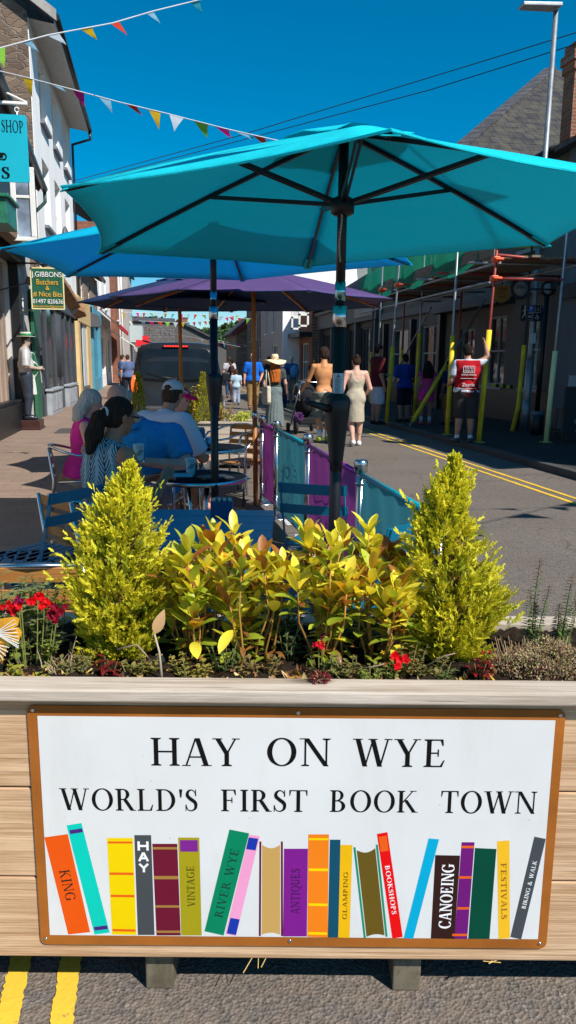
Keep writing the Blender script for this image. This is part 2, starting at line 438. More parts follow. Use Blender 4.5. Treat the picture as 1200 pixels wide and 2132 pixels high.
def figure(label, loc, yaw, H=1.75, pose=None, seat=False, skin=(.55, .33, .23), h=.016, w=1., belly=0., shoes=None,
           top=None, bottom=None, hair=None, face=True, cat='person', name='person', group=None, fem=False, headturn=0, skirt=None, body_mat=None):
    """one standing, walking or sitting person; clothing and hair are children of the person"""
    root = thing(name, label, cat, loc, yaw, group)
    J = {k: np.array(v, float)*H for k, v in {**(SEAT if seat else DEF), **(pose or {})}.items()}
    B = []
    ax = J['neck']-J['pelvis']; T = frame(ax, J['shR']-J['shL']); lat = T[:, 0]
    hipw = .098 if fem else .09; shw = .098 if fem else .108
    tor = [('e', J['pelvis']+ax*.06, (hipw*H*w, (.066+belly*.3)*H, .085*H), T),
           ('e', J['pelvis']+ax*.38+T[:, 1]*belly*.3*H, ((.073+belly*.5)*H*w, (.055+belly)*H, .10*H), T),
           ('e', J['chest']+ax*.08, (shw*H*w*.93, .066*H, .105*H), T),
           ('c', J['shL']*.82+J['shR']*.18-ax*.02, J['shR']*.82+J['shL']*.18-ax*.02, .038*H, .038*H),
           ('c', J['neck']-ax*.12-T[:, 1]*.012*H, J['neck']+ax*.02, .045*H, .034*H)]
    if fem:
        for sx in (-1, 1): tor.append(('e', J['chest']+lat*sx*.045*H+T[:, 1]*.052*H+ax*.02, (.036*H, .036*H, .038*H), T))
    if skirt or fem or True:
        for sx in (-1, 1): tor.append(('e', J['pelvis']+lat*sx*.043*H-T[:, 1]*.035*H-ax*.02, (.05*H*w, .048*H, .058*H), T))
    B += tor
    arm = {}; leg = {}
    for s in 'LR':
        arm[s] = [('c', J['sh'+s], J['el'+s], .031*H*w, .0235*H*w), ('c', J['el'+s], J['wr'+s], .0245*H*w, .0155*H)]
        kn = J['kn'+s]; an = J['an'+s]
        leg[s] = [('c', J['hi'+s], kn, .052*H*w, .034*H*w), ('c', kn, an, .034*H*w, .0205*H)]
        cd = (an-kn); fwd = np.array([0, 1., 0])
        calf = ('c', kn+cd*.12-fwd*.008*H, kn+cd*.55-fwd*.006*H, .033*H*w, .027*H*w)
        B += arm[s]+leg[s]+[calf]; leg[s].append(calf)
        B += [('c', an+np.array([0, -.012*H, -.018*H]), J['to'+s], .022*H, .016*H), ('c', an, J['to'+s]*.5+an*.5, .02*H, .02*H)]
        hand(B, J, s, H, fr=max(.0062, .58*h/H))
    nk, hd = J['neck'], J['head']
    up = hd-nk; up[:2] *= .4
    hx = np.array([math.cos(headturn), math.sin(headturn), 0]); hx = hx if abs(lat[1]) < .9 else lat
    HT = frame(up, hx); f = HT[:, 1]; u = HT[:, 2]; l = HT[:, 0]
    hh = H*(1.0 if H > 1.5 else 1.18)
    B += [('c', nk-ax*.05, hd-u*.02*H-f*.008*H, .034*H, .031*H),
          ('e', hd+u*.012*hh, (.0445*hh, .0545*hh, .052*hh), HT), ('e', hd-u*.022*hh+f*.008*hh, (.036*hh, .043*hh, .045*hh), HT),
          ('e', hd-u*.048*hh+f*.03*hh, (.016*hh, .015*hh, .013*hh), HT)]
    B.append(('c', hd+f*.048*hh+u*.002*hh, hd+f*.060*hh-u*.014*hh, .0055*hh, .008*hh, False, .008))
    for sx in (-1, 1):
        B.append(('e', hd+l*sx*.045*hh-f*.006*hh-u*.005*hh, (.0065*hh, .011*hh, .018*hh), HT, None, None, .006))
    def mouth(G, D):     # eye hollows and a mouth crease
        for sx in (-1, 1):
            e = sd_ell(G, hd+f*.060*hh+l*sx*.018*hh+u*.006*hh, (.013*hh, .011*hh, .009*hh), HT); D = np.maximum(D, -e)
        return D
    body = sdf_mesh('body', B, body_mat or skin_mat(skin), root, h, .022, post=mouth if face else None)
    if face:
        m = MB()
        for sx in (-1, 1): m.ell(hd+f*.047*hh+l*sx*.018*hh+u*.006*hh, (.0062*hh,)*3, 8, 6)
        m.build('eyes', plain((.06, .05, .045), .2), body)
        m = MB(); m.ell(hd+f*.0475*hh-u*.032*hh, (.014*hh, .005*hh, .0045*hh), 8, 6); m.build('mouth', plain((.35, .09, .08), .5), body)
    if shoes:
        pr = []
        for s in 'LR':
            an, to = J['an'+s], J['to'+s]
            pr += [('c', an+np.array([0, -.016*H, -.02*H]), to+np.array([0, .004*H, .004*H]), .026*H, .021*H), ('c', an+np.array([0, 0, -.01*H]), an*.5+to*.5+np.array([0, 0, .005*H]), .026*H, .022*H)]
        zmin = 0.
        for s in 'LR':
            q = [p for p in pr[:2]] if s == 'L' else pr[2:]
            an = J['an'+s]; sh = sdf_mesh('shoe', q, shoes if not isinstance(shoes, tuple) else cloth(shoes), root, h*.8, .02, .002, cuts=[((0, 0, .004), (0, 0, -1)), (an+np.array([0, 0, .012*H]), (0, 0, 1))])
    def garment(kind, prims, mat, infl, cuts, fold=.003, ff=(26, 26, 9), nm=None, kk=.028, post=None):
        return sdf_mesh(nm or kind, prims, mat, root, h, kk, infl, cuts, fold, ff, post)
    def part(a, b, fr): return a + (b-a)*fr
    if top:
        mat, sl, hem, inf = top.get('mat'), top.get('sleeve', .55), top.get('hem', -.02), top.get('infl', .014)
        pr = list(tor)
        if hem < 0: pr.append(('e', J['pelvis']+np.array([0, 0, hem*.5*H]), ((hipw+.022)*H*w, (.092+belly*.4)*H, .13*H), T))
        for s in 'LR':
            if sl > 0:
                a, b, r0, r1 = arm[s][0][1:5]
                if sl <= 1: pr.append(('c', a, part(a, b, sl), r0*1.1, (r0+(r1-r0)*sl)*1.25, True))
                else:
                    a2_, b2_, q0, q1 = arm[s][1][1:5]
                    pr += [('c', a, b, r0*1.08, r1*1.15), ('c', a2_, part(a2_, b2_, sl-1), q0*1.12, (q0+(q1-q0)*(sl-1))*1.2, True)]
        ct = [(J['neck']-ax*top.get('neckdrop', -.04)+T[:, 1]*.02*H, ax/np.linalg.norm(ax)+T[:, 1]*.25), (J['pelvis']+np.array([0, 0, hem*H])-0*ax, (0, 0, -1) if not seat else -ax)]
        scoop = top.get('scoop')
        def po(G, D):
            if scoop:      # low back, arm holes
                e = sd_ell(G, J['neck']-ax*.12-T[:, 1]*.07*H, (.04*H, .07*H, scoop*H), T); D = np.maximum(D, -e)
                for sx in (-1, 1):
                    e = sd_ell(G, J['neck']-ax*.10+lat*sx*.098*H, (.034*H, .1*H, .075*H), T); D = np.maximum(D, -e)
            return D
        garment('top', pr, mat, inf, ct, top.get('fold', .003), nm=top.get('name', 'shirt'), post=po)
    if bottom:
        mat, ln, inf = bottom['mat'], bottom.get('len', 1.9), bottom.get('infl', .012)
        pr = tor[:1]+tor[-2:]
        for s in 'LR':
            a, b, r0, r1 = leg[s][0][1:5]
            if ln <= 1: pr.append(('c', a, part(a, b, ln), r0*1.05, (r0+(r1-r0)*ln)*1.3, True))
            else:
                pr.append(('c', a, b, r0*1.04, r1*1.12)); a2_, b2_, q0, q1 = leg[s][1][1:5]; pr.append(('c', a2_, part(a2_, b2_, ln-1), q0*1.1, (q0+(q1-q0)*(ln-1))*1.35, True))
        garment('trousers', pr, mat, inf, [(J['pelvis']+ax*bottom.get('waist', .14), ax)], .0025, nm=bottom.get('name', 'shorts' if ln <= 1.1 else 'trousers'))
    if skirt:
        mat, z1, r1 = skirt['mat'], skirt['hem'], skirt.get('r', .1)
        pr = [('c', J['pelvis']+np.array([0, 0, .03*H]), np.array([J['pelvis'][0], J['pelvis'][1]+skirt.get('dy', 0)*H, z1*H]), .085*H*w, r1*H, True)]+tor[:1]+tor[-2:]
        if skirt.get('dress'): pr += tor
        sy = skirt.get('dress')
        def po2(G, D):
            n_ = skirt.get('pleat', 0)
            if n_:
                th = np.arctan2(G[..., 1]-J['pelvis'][1], G[..., 0]-J['pelvis'][0]); D = D+n_*np.clip((J['pelvis'][2]+.08*H-G[..., 2])/(.4*H), 0, 1)*np.sin(th*17+1.5*np.sin(G[..., 2]*5))
            if skirt.get('scoop'):
                e = sd_ell(G, J['neck']-ax*.10-T[:, 1]*.07*H, (.042*H, .075*H, skirt['scoop']*H), T); D = np.maximum(D, -e)
                for sx in (-1, 1):
                    e = sd_ell(G, J['neck']-ax*.10+lat*sx*.103*H, (.036*H, .12*H, .085*H), T); D = np.maximum(D, -e)
            return D
        ct = [((0, 0, z1*H), (0, 0, -1)), (J['neck']-ax*.07 if sy else J['pelvis']+ax*.2, ax)]
        garment('skirt', pr, mat, .010, ct, .002, nm='dress' if sy else 'skirt', post=po2)
    if hair:
        hm = hair['mat']; st = hair.get('style', 'short'); g = hair.get('g', 1.)
        pr = [('e', hd+u*.018*hh-f*.006*hh, (.0485*hh*g, .056*hh*g, .053*hh*g), HT)]
        ct = [(hd+f*.028*hh+u*.02*hh, f*1.0-u*.75)]
        if st == 'short': pr.append(('e', hd-f*.02*hh-u*.012*hh, (.045*hh*g, .04*hh*g, .045*hh*g), HT))
        if st in ('long', 'mid'):
            lnn = hair.get('len', .2)
            for a_ in (-.9, -.55, -.2, .2, .55, .9):
                o_ = l*math.sin(a_)*.05*hh - f*math.cos(a_)*.045*hh
                bo = -f*hair.get('back', .0)*H; e_ = hd + o_*1.35 - f*.012*H + bo + np.array([0, 0, -lnn*H])
                pr += [('c', hd+o_*.8+u*.01*hh, hd+o_*1.25+bo+np.array([0, 0, -lnn*.5*H]), .026*hh, .027*hh), ('c', hd+o_*1.25+bo+np.array([0, 0, -lnn*.5*H]), e_, .027*hh, .017*hh)]
        if st == 'pony':
            pr.append(('e', hd-f*.02*hh-u*.008*hh, (.044*hh, .042*hh, .045*hh), HT))
            t0 = hd-f*.058*hh+u*.004*hh; t1 = t0-f*.022*H-u*.02*H; t2 = t1+np.array(hair.get('tail', (0, -.01, -.09)))*H
            pr += [('c', t0, t1, .018*H, .026*H), ('c', t1, t2*.5+t1*.5, .026*H, .03*H), ('c', t2*.5+t1*.5, t2, .03*H, .012*H)]
            mm = MB(); mm.sm = True; mm.lathe([(.019*H, -.008), (.024*H, -.004), (.024*H, .004), (.019*H, .008), (.019*H, -.008)], (0, 0, 0), 12, cap=False)
            tie = mm.build('hair_tie', hair.get('tie', cloth((.55, .6, .62))), root); tie.location = t0-f*.004*H; tie.rotation_euler = Vector(f).to_track_quat('Z', 'Y').to_euler()
        if st == 'bun':
            pr.append(('e', hd-f*.02*hh-u*.008*hh, (.044*hh, .042*hh, .043*hh), HT)); pr.append(('e', hd-f*.045*hh+u*.05*hh, (.024*hh, .024*hh, .024*hh), HT))
        if st in ('long', 'mid'): ct = []
        def ph(G, D):
            th = np.arctan2((G-hd)@l, -((G-hd)@f)); D = D+hair.get('rough', .0035)*(np.sin(th*31+np.sin(G[..., 2]*30)*1.2)+.7*np.sin(th*17+G[..., 2]*22))
            e = sd_ell(G, hd+f*.05*hh-u*.03*hh, (.036*hh, .04*hh, .052*hh), HT); return np.maximum(D, -e)
        sdf_mesh('hair', pr, hm, root, h*.85, .014, 0, ct, post=ph)
    root['hd'] = 0; del root['hd']
    return root, J, dict(tor=tor, hd=hd, u=u, f=f, l=l, H=H, hh=hh, T=T, ax=ax)
def cap_on(root, K, mat, back=True, strapmat=None, k=1.):
    """baseball cap: crown panels and peak"""
    hd, u, f, l, hh = K['hd'], K['u'], K['f'], K['l'], K['hh']*k
    M = Matrix((( *l,), (*f,), (*u,))).transposed()
    m = MB(); m.sm = True
    def rot(p): return M @ Vector(p)
    m.ell(hd+u*.022*hh-f*.004*hh, (.052*hh, .061*hh, .052*hh), 18, 10, M)
    o = sdf_mesh('cap_crown', [('e', hd+u*.024*hh-f*.003*hh, (.052*hh, .0615*hh, .052*hh), np.stack([l, f, u], 1))], mat, root, .011, .01, 0, [(hd+u*.024*hh, -u+f*.12)],
                 post=lambda G, D: np.maximum(D, -sd_ell(G, hd+u*.02*hh-f*.062*hh, (.024*hh, .02*hh, .02*hh), np.stack([l, f, u], 1))))
    sdf_mesh('peak', [('e', hd+u*.026*hh+f*.068*hh, (.042*hh, .045*hh, .010*hh), np.stack([l, f, u], 1))], mat, root, .009, .01)
    mm = MB(); mm.bar(hd+u*.018*hh-f*.058*hh-l*.03*hh, hd+u*.018*hh-f*.058*hh+l*.03*hh, .004, .012); mm.build('cap_strap', mat, root)
def brim_hat(root, K, mat, band, brim=.105, dome=.05, flop=.02, crown=.055, tilt=0, bow=False):
    hd, u, f, l, hh = K['hd'], K['u'], K['f'], K['l'], K['hh']
    e = thing_child('straw_hat', root, hd+u*.03*hh, tilt)
    m = MB(); m.sm = True; n = 40; prof = [(.048, .0), (.052, .001), (.075, -.003), (brim, -flop), (brim, -flop-.003), (.075, -.007), (.05, -.005)]
    rings = []
    for r, z in prof:
        rings.append([m.V((r*hh*math.cos(a)*.96, r*hh*math.sin(a)*1.04, (z + (r-.05)*.25*math.sin(2*a+.8))*hh)) for a in [2*math.pi*t/n for t in range(n)]])
    for j in range(len(prof)-1):
        for t in range(n): m.F((rings[j][t], rings[j][(t+1) % n], rings[j+1][(t+1) % n], rings[j+1][t]))
    m.build('brim', mat, e, fix=True)
    m = MB(); m.sm = True; m.lathe([(.0495*hh, -.004*hh), (.050*hh, crown*.5*hh), (.047*hh, crown*.82*hh), (.036*hh, crown*hh), (0, crown*.96*hh)], (0, 0, 0), 28, 1, 1.12); m.build('crown', mat, e)
    m = MB(); m.sm = True; m.lathe([(.0505*hh, 0), (.0525*hh, .002*hh), (.0525*hh, .016*hh), (.0505*hh, .018*hh), (.0505*hh, 0)], (0, 0, 0), 28, 1, 1.12, cap=False)
    if bow:
        m.sm = False; m.slab([(-.02*hh, -.062*hh, .012*hh), (.02*hh, -.062*hh, .012*hh), (.014*hh, -.105*hh, -.03*hh), (-.012*hh, -.105*hh, -.03*hh)], .003)
        m.slab([(-.010*hh, -.106*hh, -.028*hh), (.016*hh, -.106*hh, -.028*hh), (.02*hh, -.108*hh, -.07*hh), (-.004*hh, -.108*hh, -.075*hh)], .003)
    m.build('hat_band', band, e)
    return e
def thing_child(name, parent, loc, tilt=0, rz=0):
    """a part that has pieces of its own gets a small real mesh core, here an inner sweatband ring"""
    m = MB(); m.sm = True; m.lathe([(.040, -.004), (.044, -.004), (.044, .006), (.040, .006), (.040, -.004)], (0, 0, 0), 20, cap=False)
    o = m.build(name, plain((.2, .17, .12), .9), parent); o.location = loc; o.rotation_euler = (tilt, 0, rz)
    return o
# ------------------------------------------------------------ shared looks
WHITE = plain((.78, .77, .74), .6, 0, .06, 3); OFFW = plain((.62, .58, .5), .7, 0, .1, 3)
BLACK = plain((.012, .012, .014), .4); DARK = plain((.03, .032, .036), .5); IRON = plain((.018, .02, .022), .35, .2)
STEEL = plain((.62, .63, .65), .22, 1., .05, 6); GALV = plain((.33, .35, .37), .5, .7, .18, 5)
SLATE = brick_mat('slate', (.085, .085, .095), (.12, .115, .12), (.03, .03, .033), .32, .2, .008, 'x', (.05, .045, .04), .02)
SLATEY = brick_mat('slate_roof', (.085, .085, .095), (.12, .115, .12), (.03, .03, .033), .32, .2, .008, 'y', (.05, .045, .04), .02)
REDBR = brick_mat('red_brick', (.38, .10, .045), (.27, .07, .035), (.30, .24, .18), .23, .078, .012, 'y')
REDBRX = brick_mat('red_brick_front', (.42, .13, .05), (.30, .08, .035), (.30, .24, .18), .23, .078, .014, 'x')
STONE = rubble('rubble_stone', [(.20, .13, .09), (.30, .21, .15), (.14, .10, .08), (.36, .27, .2)], 2.6)
STONE2 = rubble('pale_rubble', [(.30, .21, .15), (.42, .31, .23), (.24, .17, .13), (.46, .36, .28)], 2.2)
GLASS = glass_dark()
def render_mat(name, c, stain=(.35, .32, .27)):
    m, b = base_mat(name, c, .85, 0, .2); v = coords(m, (1, 1, .35)); n = noise(m, v, 1.6, 7)
    L(m, mixc(m, ramp(m, n, [(.45, (0, 0, 0)), (.8, (.45, .45, .45))]), c, stain), b.inputs['Base Color'])
    bump(m, b, noise(m, coords(m), 30, 5), .006, .5); return m
REND = render_mat('white_render', (.88, .88, .87), (.6, .58, .54)); REND2 = render_mat('grey_render', (.40, .38, .36), (.26, .24, .22)); RENDSH = render_mat('shade_blue_render', (.15, .185, .22), (.11, .12, .14))  # last render: bluish shade of the corner wall put into its colour
# ------------------------------------------------------------ ground
def asphalt(name, c1, c2, sc_=95., agg=.5):
    m, b = base_mat(name, c1, .88, 0, .25); v = coords(m)
    vo = N(m, 'ShaderNodeTexVoronoi'); vo.inputs['Scale'].default_value = sc_; vo.inputs['Randomness'].default_value = 1; L(m, v, vo.inputs['Vector'])
    sp = N(m, 'ShaderNodeSeparateColor'); L(m, vo.outputs['Color'], sp.inputs[0])
    c = ramp(m, sp.outputs[0], [(0, sc(c1, .62)), (.3, c1), (.85, c2), (1, sc(c2, 1.35))])
    big = noise(m, v, .9, 6); c = mixc(m, ramp(m, big, [(.35, (0, 0, 0)), (.7, (.5, .5, .5))]), c, sc(c1, .62))
    med = noise(m, v, 14, 6, .7); c = mixc(m, ramp(m, med, [(.42, (0, 0, 0)), (.66, (.6, .6, .6))]), c, (c2[0]*1.1, c2[1]*.95, c2[2]*.8))
    cr = N(m, 'ShaderNodeTexVoronoi', feature='DISTANCE_TO_EDGE'); cr.inputs['Scale'].default_value = .55
    nz = N(m, 'ShaderNodeTexNoise'); nz.inputs['Scale'].default_value = 2.2; nz.inputs['Detail'].default_value = 6; L(m, v, nz.inputs['Vector'])
    ml = N(m, 'ShaderNodeVectorMath', operation='MULTIPLY_ADD'); ml.inputs[1].default_value = (.9,)*3; L(m, nz.outputs[1], ml.inputs[0]); L(m, v, ml.inputs[2]); L(m, ml.outputs[0], cr.inputs['Vector'])
    c = mixc(m, ramp(m, cr.outputs[0], [(0, (.35, .35, .35)), (.010, (0, 0, 0))]), c, (.02, .02, .02))
    L(m, c, b.inputs['Base Color'])
    ad = N(m, 'ShaderNodeMath', operation='MULTIPLY_ADD'); ad.inputs[1].default_value = .8; L(m, med, ad.inputs[0]); L(m, vo.outputs['Distance'], ad.inputs[2])
    bump(m, b, ad.outputs[0], .007, .7); return m
ASPH = asphalt('asphalt', (.155, .136, .120), (.205, .176, .152), 115)
ASPHD = asphalt('asphalt_far', (.115, .11, .108), (.14, .135, .13), 60)
m = MB(); m.poly([(-260, -60, -.012), (260, -60, -.012), (260, 420, -.012), (-260, 420, -.012)]); tag(m.build('ground', asphalt('earth', (.1, .1, .08), (.12, .11, .09), 3)), kind='structure')
m = MB(); m.poly([(-.72, -20, 0), (5.45, -20, 0), (5.45, 170, 0), (-.72, 170, 0)]); tag(m.build('road', ASPH), kind='structure')
PAVE = brick_mat('pavers', (.31, .22, .165), (.255, .18, .135), (.20, .15, .12), .4, .2, .006, 'z', (.21, .16, .13), .003)
PAVED = brick_mat('pavers_right', (.055, .052, .05), (.047, .044, .042), (.03, .03, .03), .6, .4, .008, 'z', (.045, .04, .038), .003)  # right-hand street shade put into the darker paver colour
KERB = brick_mat('kerbstone', (.30, .27, .25), (.26, .24, .22), (.08, .08, .08), .9, 4, .01, 'z', (.16, .15, .14), .004)
m = MB(); m.box((-30, -20, -.01), (-.86, 170, .06)); tag(m.build('pavement', PAVE), kind='structure')
m = MB(); m.box((-.858, -20, -.01), (-.72, 170, .064)); tag(m.build('kerb', KERB, bevel=.012), kind='structure')
m = MB(); m.box((5.60, -20, -.01), (30, 170, .10)); tag(m.build('pavement', PAVED), kind='structure')
m = MB(); m.box((5.45, -20, -.01), (5.598, 170, .105)); tag(m.build('kerb', plain((.07, .067, .065), .8, 0, .2, 4), bevel=.012), kind='structure')  # kerb colour darkened to carry the shade on this side
def paint(name, c, wear):
    m, b = base_mat(name, c, .7, 0, .3); v = coords(m); n = noise(m, v, 18, 8, .7)
    L(m, mixc(m, ramp(m, n, [(wear, (0, 0, 0)), (wear+.06, (1, 1, 1))]), c, (.12, .105, .09)), b.inputs['Base Color']); bump(m, b, noise(m, v, 60, 4), .004, .6); return m
YEL = paint('yellow_line_paint', (.80, .50, .045), .60); WHT = paint('white_line_paint', (.62, .62, .6), .56)
def strip(x, w, y0, y1, mt, step=.02, jag=.008, z=.004, name='road_marking'):
    m = MB(); n = int((y1-y0)/step); pv = None
    for i in range(n+1):
        y = y0+(y1-y0)*i/n; a = m.V((x-w/2+rnd.uniform(-jag, jag), y, z)); b = m.V((x+w/2+rnd.uniform(-jag, jag), y, z))
        if pv: m.F((pv[0], pv[1], b, a))
        pv = (a, b)
    tag(m.build(name, mt), kind='structure')
for px in (22, 134):
    p = at(px, 2095, 'z', 0); strip(p[0], .052, .6, 2.3, YEL, .01, .003)
for x in (4.5, 4.68): strip(x, .058, -10, 90, YEL, .15, .006)
for i, (px, py) in enumerate(((585, 1062), (603, 1088), (628, 1120), (660, 1165), (560, 1030))):
    p = at(px, py, 'z', 0); strip(p[0], .09, p[1]-.13, p[1]+.13, WHT, .03, .006)
# iron covers in the pavement
m = MB(); p = at(155, 897, 'z', .06); m.box((p[0]-.35, p[1]-.6, .05), (p[0]+.35, p[1]+.6, .066)); tag(m.build('manhole_cover', plain((.13, .11, .1), .6, .5)), 'flat grey iron inspection cover set in the brown pavement', 'manhole cover')
# ------------------------------------------------------------ building kit
def mapL(X): return lambda a, b, d: (X-d, a, b)
def mapR(X): return lambda a, b, d: (X+d, a, b)
def mapF(Y): return lambda a, b, d: (a, Y+d, b)
def holed(m, mp, a0, a1, b0, b1, holes, rv=.18, D=6.):
    A = sorted({a0, a1, *[h[0] for h in holes], *[h[1] for h in holes]}); Bz = sorted({b0, b1, *[h[2] for h in holes], *[h[3] for h in holes]})
    for i in range(len(A)-1):
        for j in range(len(Bz)-1):
            ca, cb = (A[i]+A[i+1])/2, (Bz[j]+Bz[j+1])/2
            if any(h[0] < ca < h[1] and h[2] < cb < h[3] for h in holes): continue
            m.poly([mp(A[i], Bz[j], 0), mp(A[i+1], Bz[j], 0), mp(A[i+1], Bz[j+1], 0), mp(A[i], Bz[j+1], 0)])
    for h in holes:
        for q in (((h[0], h[2]), (h[0], h[3])), ((h[1], h[2]), (h[1], h[3])), ((h[0], h[2]), (h[1], h[2])), ((h[0], h[3]), (h[1], h[3]))):
            (p, r), (s, t) = q; m.poly([mp(p, r, 0), mp(s, t, 0), mp(s, t, rv), mp(p, r, rv)])
    m.poly([mp(a0, b0, 0), mp(a0, b1, 0), mp(a0, b1, D), mp(a0, b0, D)]); m.poly([mp(a1, b0, 0), mp(a1, b1, 0), mp(a1, b1, D), mp(a1, b0, D)])
    m.poly([mp(a0, b1, 0), mp(a1, b1, 0), mp(a1, b1, D), mp(a0, b1, D)]); m.poly([mp(a0, b0, D), mp(a1, b0, D), mp(a1, b1, D), mp(a0, b1, D)])
def bxm(m, mp, a0, a1, b0, b1, d0, d1):
    p, q = mp(a0, b0, d0), mp(a1, b1, d1); m.box(p, q)
def window(mp, h, parent, frame=WHITE, rv=.18, nv=1, nh=1, sill=True, glass=None, fw=.06, sillmat=None, name='window'):
    m = MB(); a0, a1, b0, b1 = h; d0, d1 = rv-.08, rv-.02
    bxm(m, mp, a0, a1, b0, b0+fw, d0, d1); bxm(m, mp, a0, a1, b1-fw, b1, d0, d1); bxm(m, mp, a0, a0+fw, b0+fw, b1-fw, d0, d1); bxm(m, mp, a1-fw, a1, b0+fw, b1-fw, d0, d1)
    for i in range(1, nv+1): a = a0+(a1-a0)*i/(nv+1); bxm(m, mp, a-fw*.3, a+fw*.3, b0+fw, b1-fw, d0+.01, d1-.01)
    for i in range(1, nh+1): b = b0+(b1-b0)*i/(nh+1); bxm(m, mp, a0+fw, a1-fw, b-fw*.4, b+fw*.4, d0+.005, d1-.005)
    w = m.build(name, frame, parent)
    g = MB(); bxm(g, mp, a0+.01, a1-.01, b0+.01, b1-.01, rv-.03, rv); g.build('pane', glass or GLASS, w)
    if sill: s = MB(); bxm(s, mp, a0-.06, a1+.06, b0-.09, b0-.003, -.12, rv-.09); s.build('sill', sillmat or frame, w)
    return w
def roofslab(root, quad, th=.12, mat=None, name='roof'):
    m = MB(); m.slab(quad, th); return m.build(name, mat or SLATE, root)
def gutter(root, p, q, r=.07, mat=None, name='gutter'):
    m = MB(); m.tube([p, q], r, 10); return m.build(name, mat or IRON, root)
def bld(label, cat='building', name='building'): return thing(name, label, cat, (0, 0, 0))
# ------------------------------------------------------------ left row
# tall white building with stone gable
root = bld('tall white rendered building with stone gable end and black gutter, upper left'); mp = mapL(-3.1)
Y0, Y1, ZE = 22.6, 32.2, 10.15
ups = [(24.0, 25.5, 8.1, 9.75), (26.7, 28.2, 8.1, 9.75), (29.4, 30.9, 8.1, 9.75), (23.9, 25.4, 5.3, 7.1), (26.6, 28.1, 5.3, 7.1), (29.4, 30.9, 5.3, 7.1)]
m = MB(); holed(m, mp, Y0, Y1, 0, ZE, ups, .22); m.build('wall', REND, root)
for h in ups: window(mp, h, root, rv=.22, nv=0, sillmat=plain((.16, .17, .2), .7))
m = MB(); m.prism([(-3.12, 0), (-9.1, 0), (-9.1, ZE), (-6.3, 12.6), (-3.12, ZE+.12)], 'y', Y0-.06, Y0-.003); m.build('gable_wall', rubble('gable_stone', [(.19, .12, .085), (.28, .19, .13), (.15, .10, .075), (.33, .23, .16)], 3.4), root)
roofslab(root, [(-2.35, Y0-.25, ZE+.0), (-2.35, Y1+.1, ZE+.0), (-6.3, Y1+.1, 12.9), (-6.3, Y0-.25, 12.9)], .1, SLATEY)
m = MB(); m.poly([(-3.1, Y0, ZE-.02), (-2.42, Y0, ZE-.12), (-2.42, Y1, ZE-.12), (-3.1, Y1, ZE-.02)]); m.box((-2.44, Y0-.2, ZE-.22), (-2.40, Y1, ZE-.02)); m.build('soffit', plain((.5, .49, .46), .8), root)
m = MB(); m.slab([(-2.36, Y0-.3, ZE-.16), (-2.36, Y0-.3, ZE+.1), (-6.3, Y0-.3, 12.95), (-6.3, Y0-.3, 12.7)], -.06); m.build('bargeboard', plain((.42, .40, .37), .8, 0, .3, 2), root)
gutter(root, (-2.36, Y0-.3, ZE-.06), (-2.36, Y1+.05, ZE-.06), .085)
m = MB(); m.tube([(-2.36, Y1-.05, ZE-.12), (-2.36, Y1-.05, ZE-.4), (-3.02, Y1-.05, ZE-.62), (-3.02, Y1-.05, .1)], .055, 8); m.build('downpipe', IRON, root)
m = MB(); m.sm = True; m.ell((-2.62, 24.6, 5.05), (.10, .34, .34), 16, 8); m.tube([(-3.1, 24.6, 5.0), (-2.65, 24.6, 5.05)], .03, 6); m.build('satellite_dish', plain((.12, .12, .13), .5), root)
for (y, z) in ((23.3, 3.9), (26.2, 3.7)): m = MB(); m.bar((-3.1, y, z), (-2.75, y+.25, z+.12), .14, .14); m.build('security_camera', plain((.2, .2, .2), .5), root)
m = MB(); m.box((-3.1, 24.0, 3.9), (-2.95, 24.25, 4.4)); m.build('alarm_box', WHITE, root, .02)
# near shop at the left edge
root = bld('near shop at left edge with cream panelled front, black plinth and slate lean-to roof'); mp = mapL(-3.1)
m = MB(); holed(m, mp, 4, 20.8, 0, 5.35, [(9, 17.6, .55, 3.5)], .12); m.build('wall', render_mat('near_render', (.60, .58, .55)), root)
m = MB()
for i in range(34):
    y = 9+8.6*i/34; m.box((-3.2, y+.02, .55), (-3.16-.03*(i % 2), y+.235, 3.5))
m.build('panelled_front', plain((.40, .29, .22), .7, 0, .2, 1.5), root)
m = MB(); m.box((-3.1, 8.9, 0), (-2.86, 17.7, .6)); m.box((-3.1, 9.2, .6), (-2.94, 17.6, .68)); m.build('plinth', BLACK, root, .01)
m = MB(); m.box((-3.1, 17.7, 0), (-2.9, 18.05, 3.9)); m.box((-3.1, 8.8, 3.52), (-2.8, 18.15, 4.0)); m.build('pilaster', BLACK, root, .01)
m = MB(); m.tube([(-2.97, 18.35, .06), (-2.97, 18.35, 5.0)], .05, 8); m.build('downpipe', WHITE, root)
GA, GB = Vector(at(0, 165, 'z', 5.62)), Vector(at(93, 394, 'z', 5.62)); GA = GA+(GA-GB)*.9
roofslab(root, [GA+Vector((-.08, 0, .02)), GB+Vector((-.08, 0, .02)), (-6.0, 20.9, 7.9), (-6.0, 4, 7.9)], .1, SLATEY)
gutter(root, GA, GB, .08)
m = MB(); m.tube([GB, GB-Vector((0, 0, .3)), (-3.0, 20.6, 4.95), (-3.0, 20.6, 4.2)], .045, 8); m.build('downpipe', plain((.02, .07, .045), .5), root)
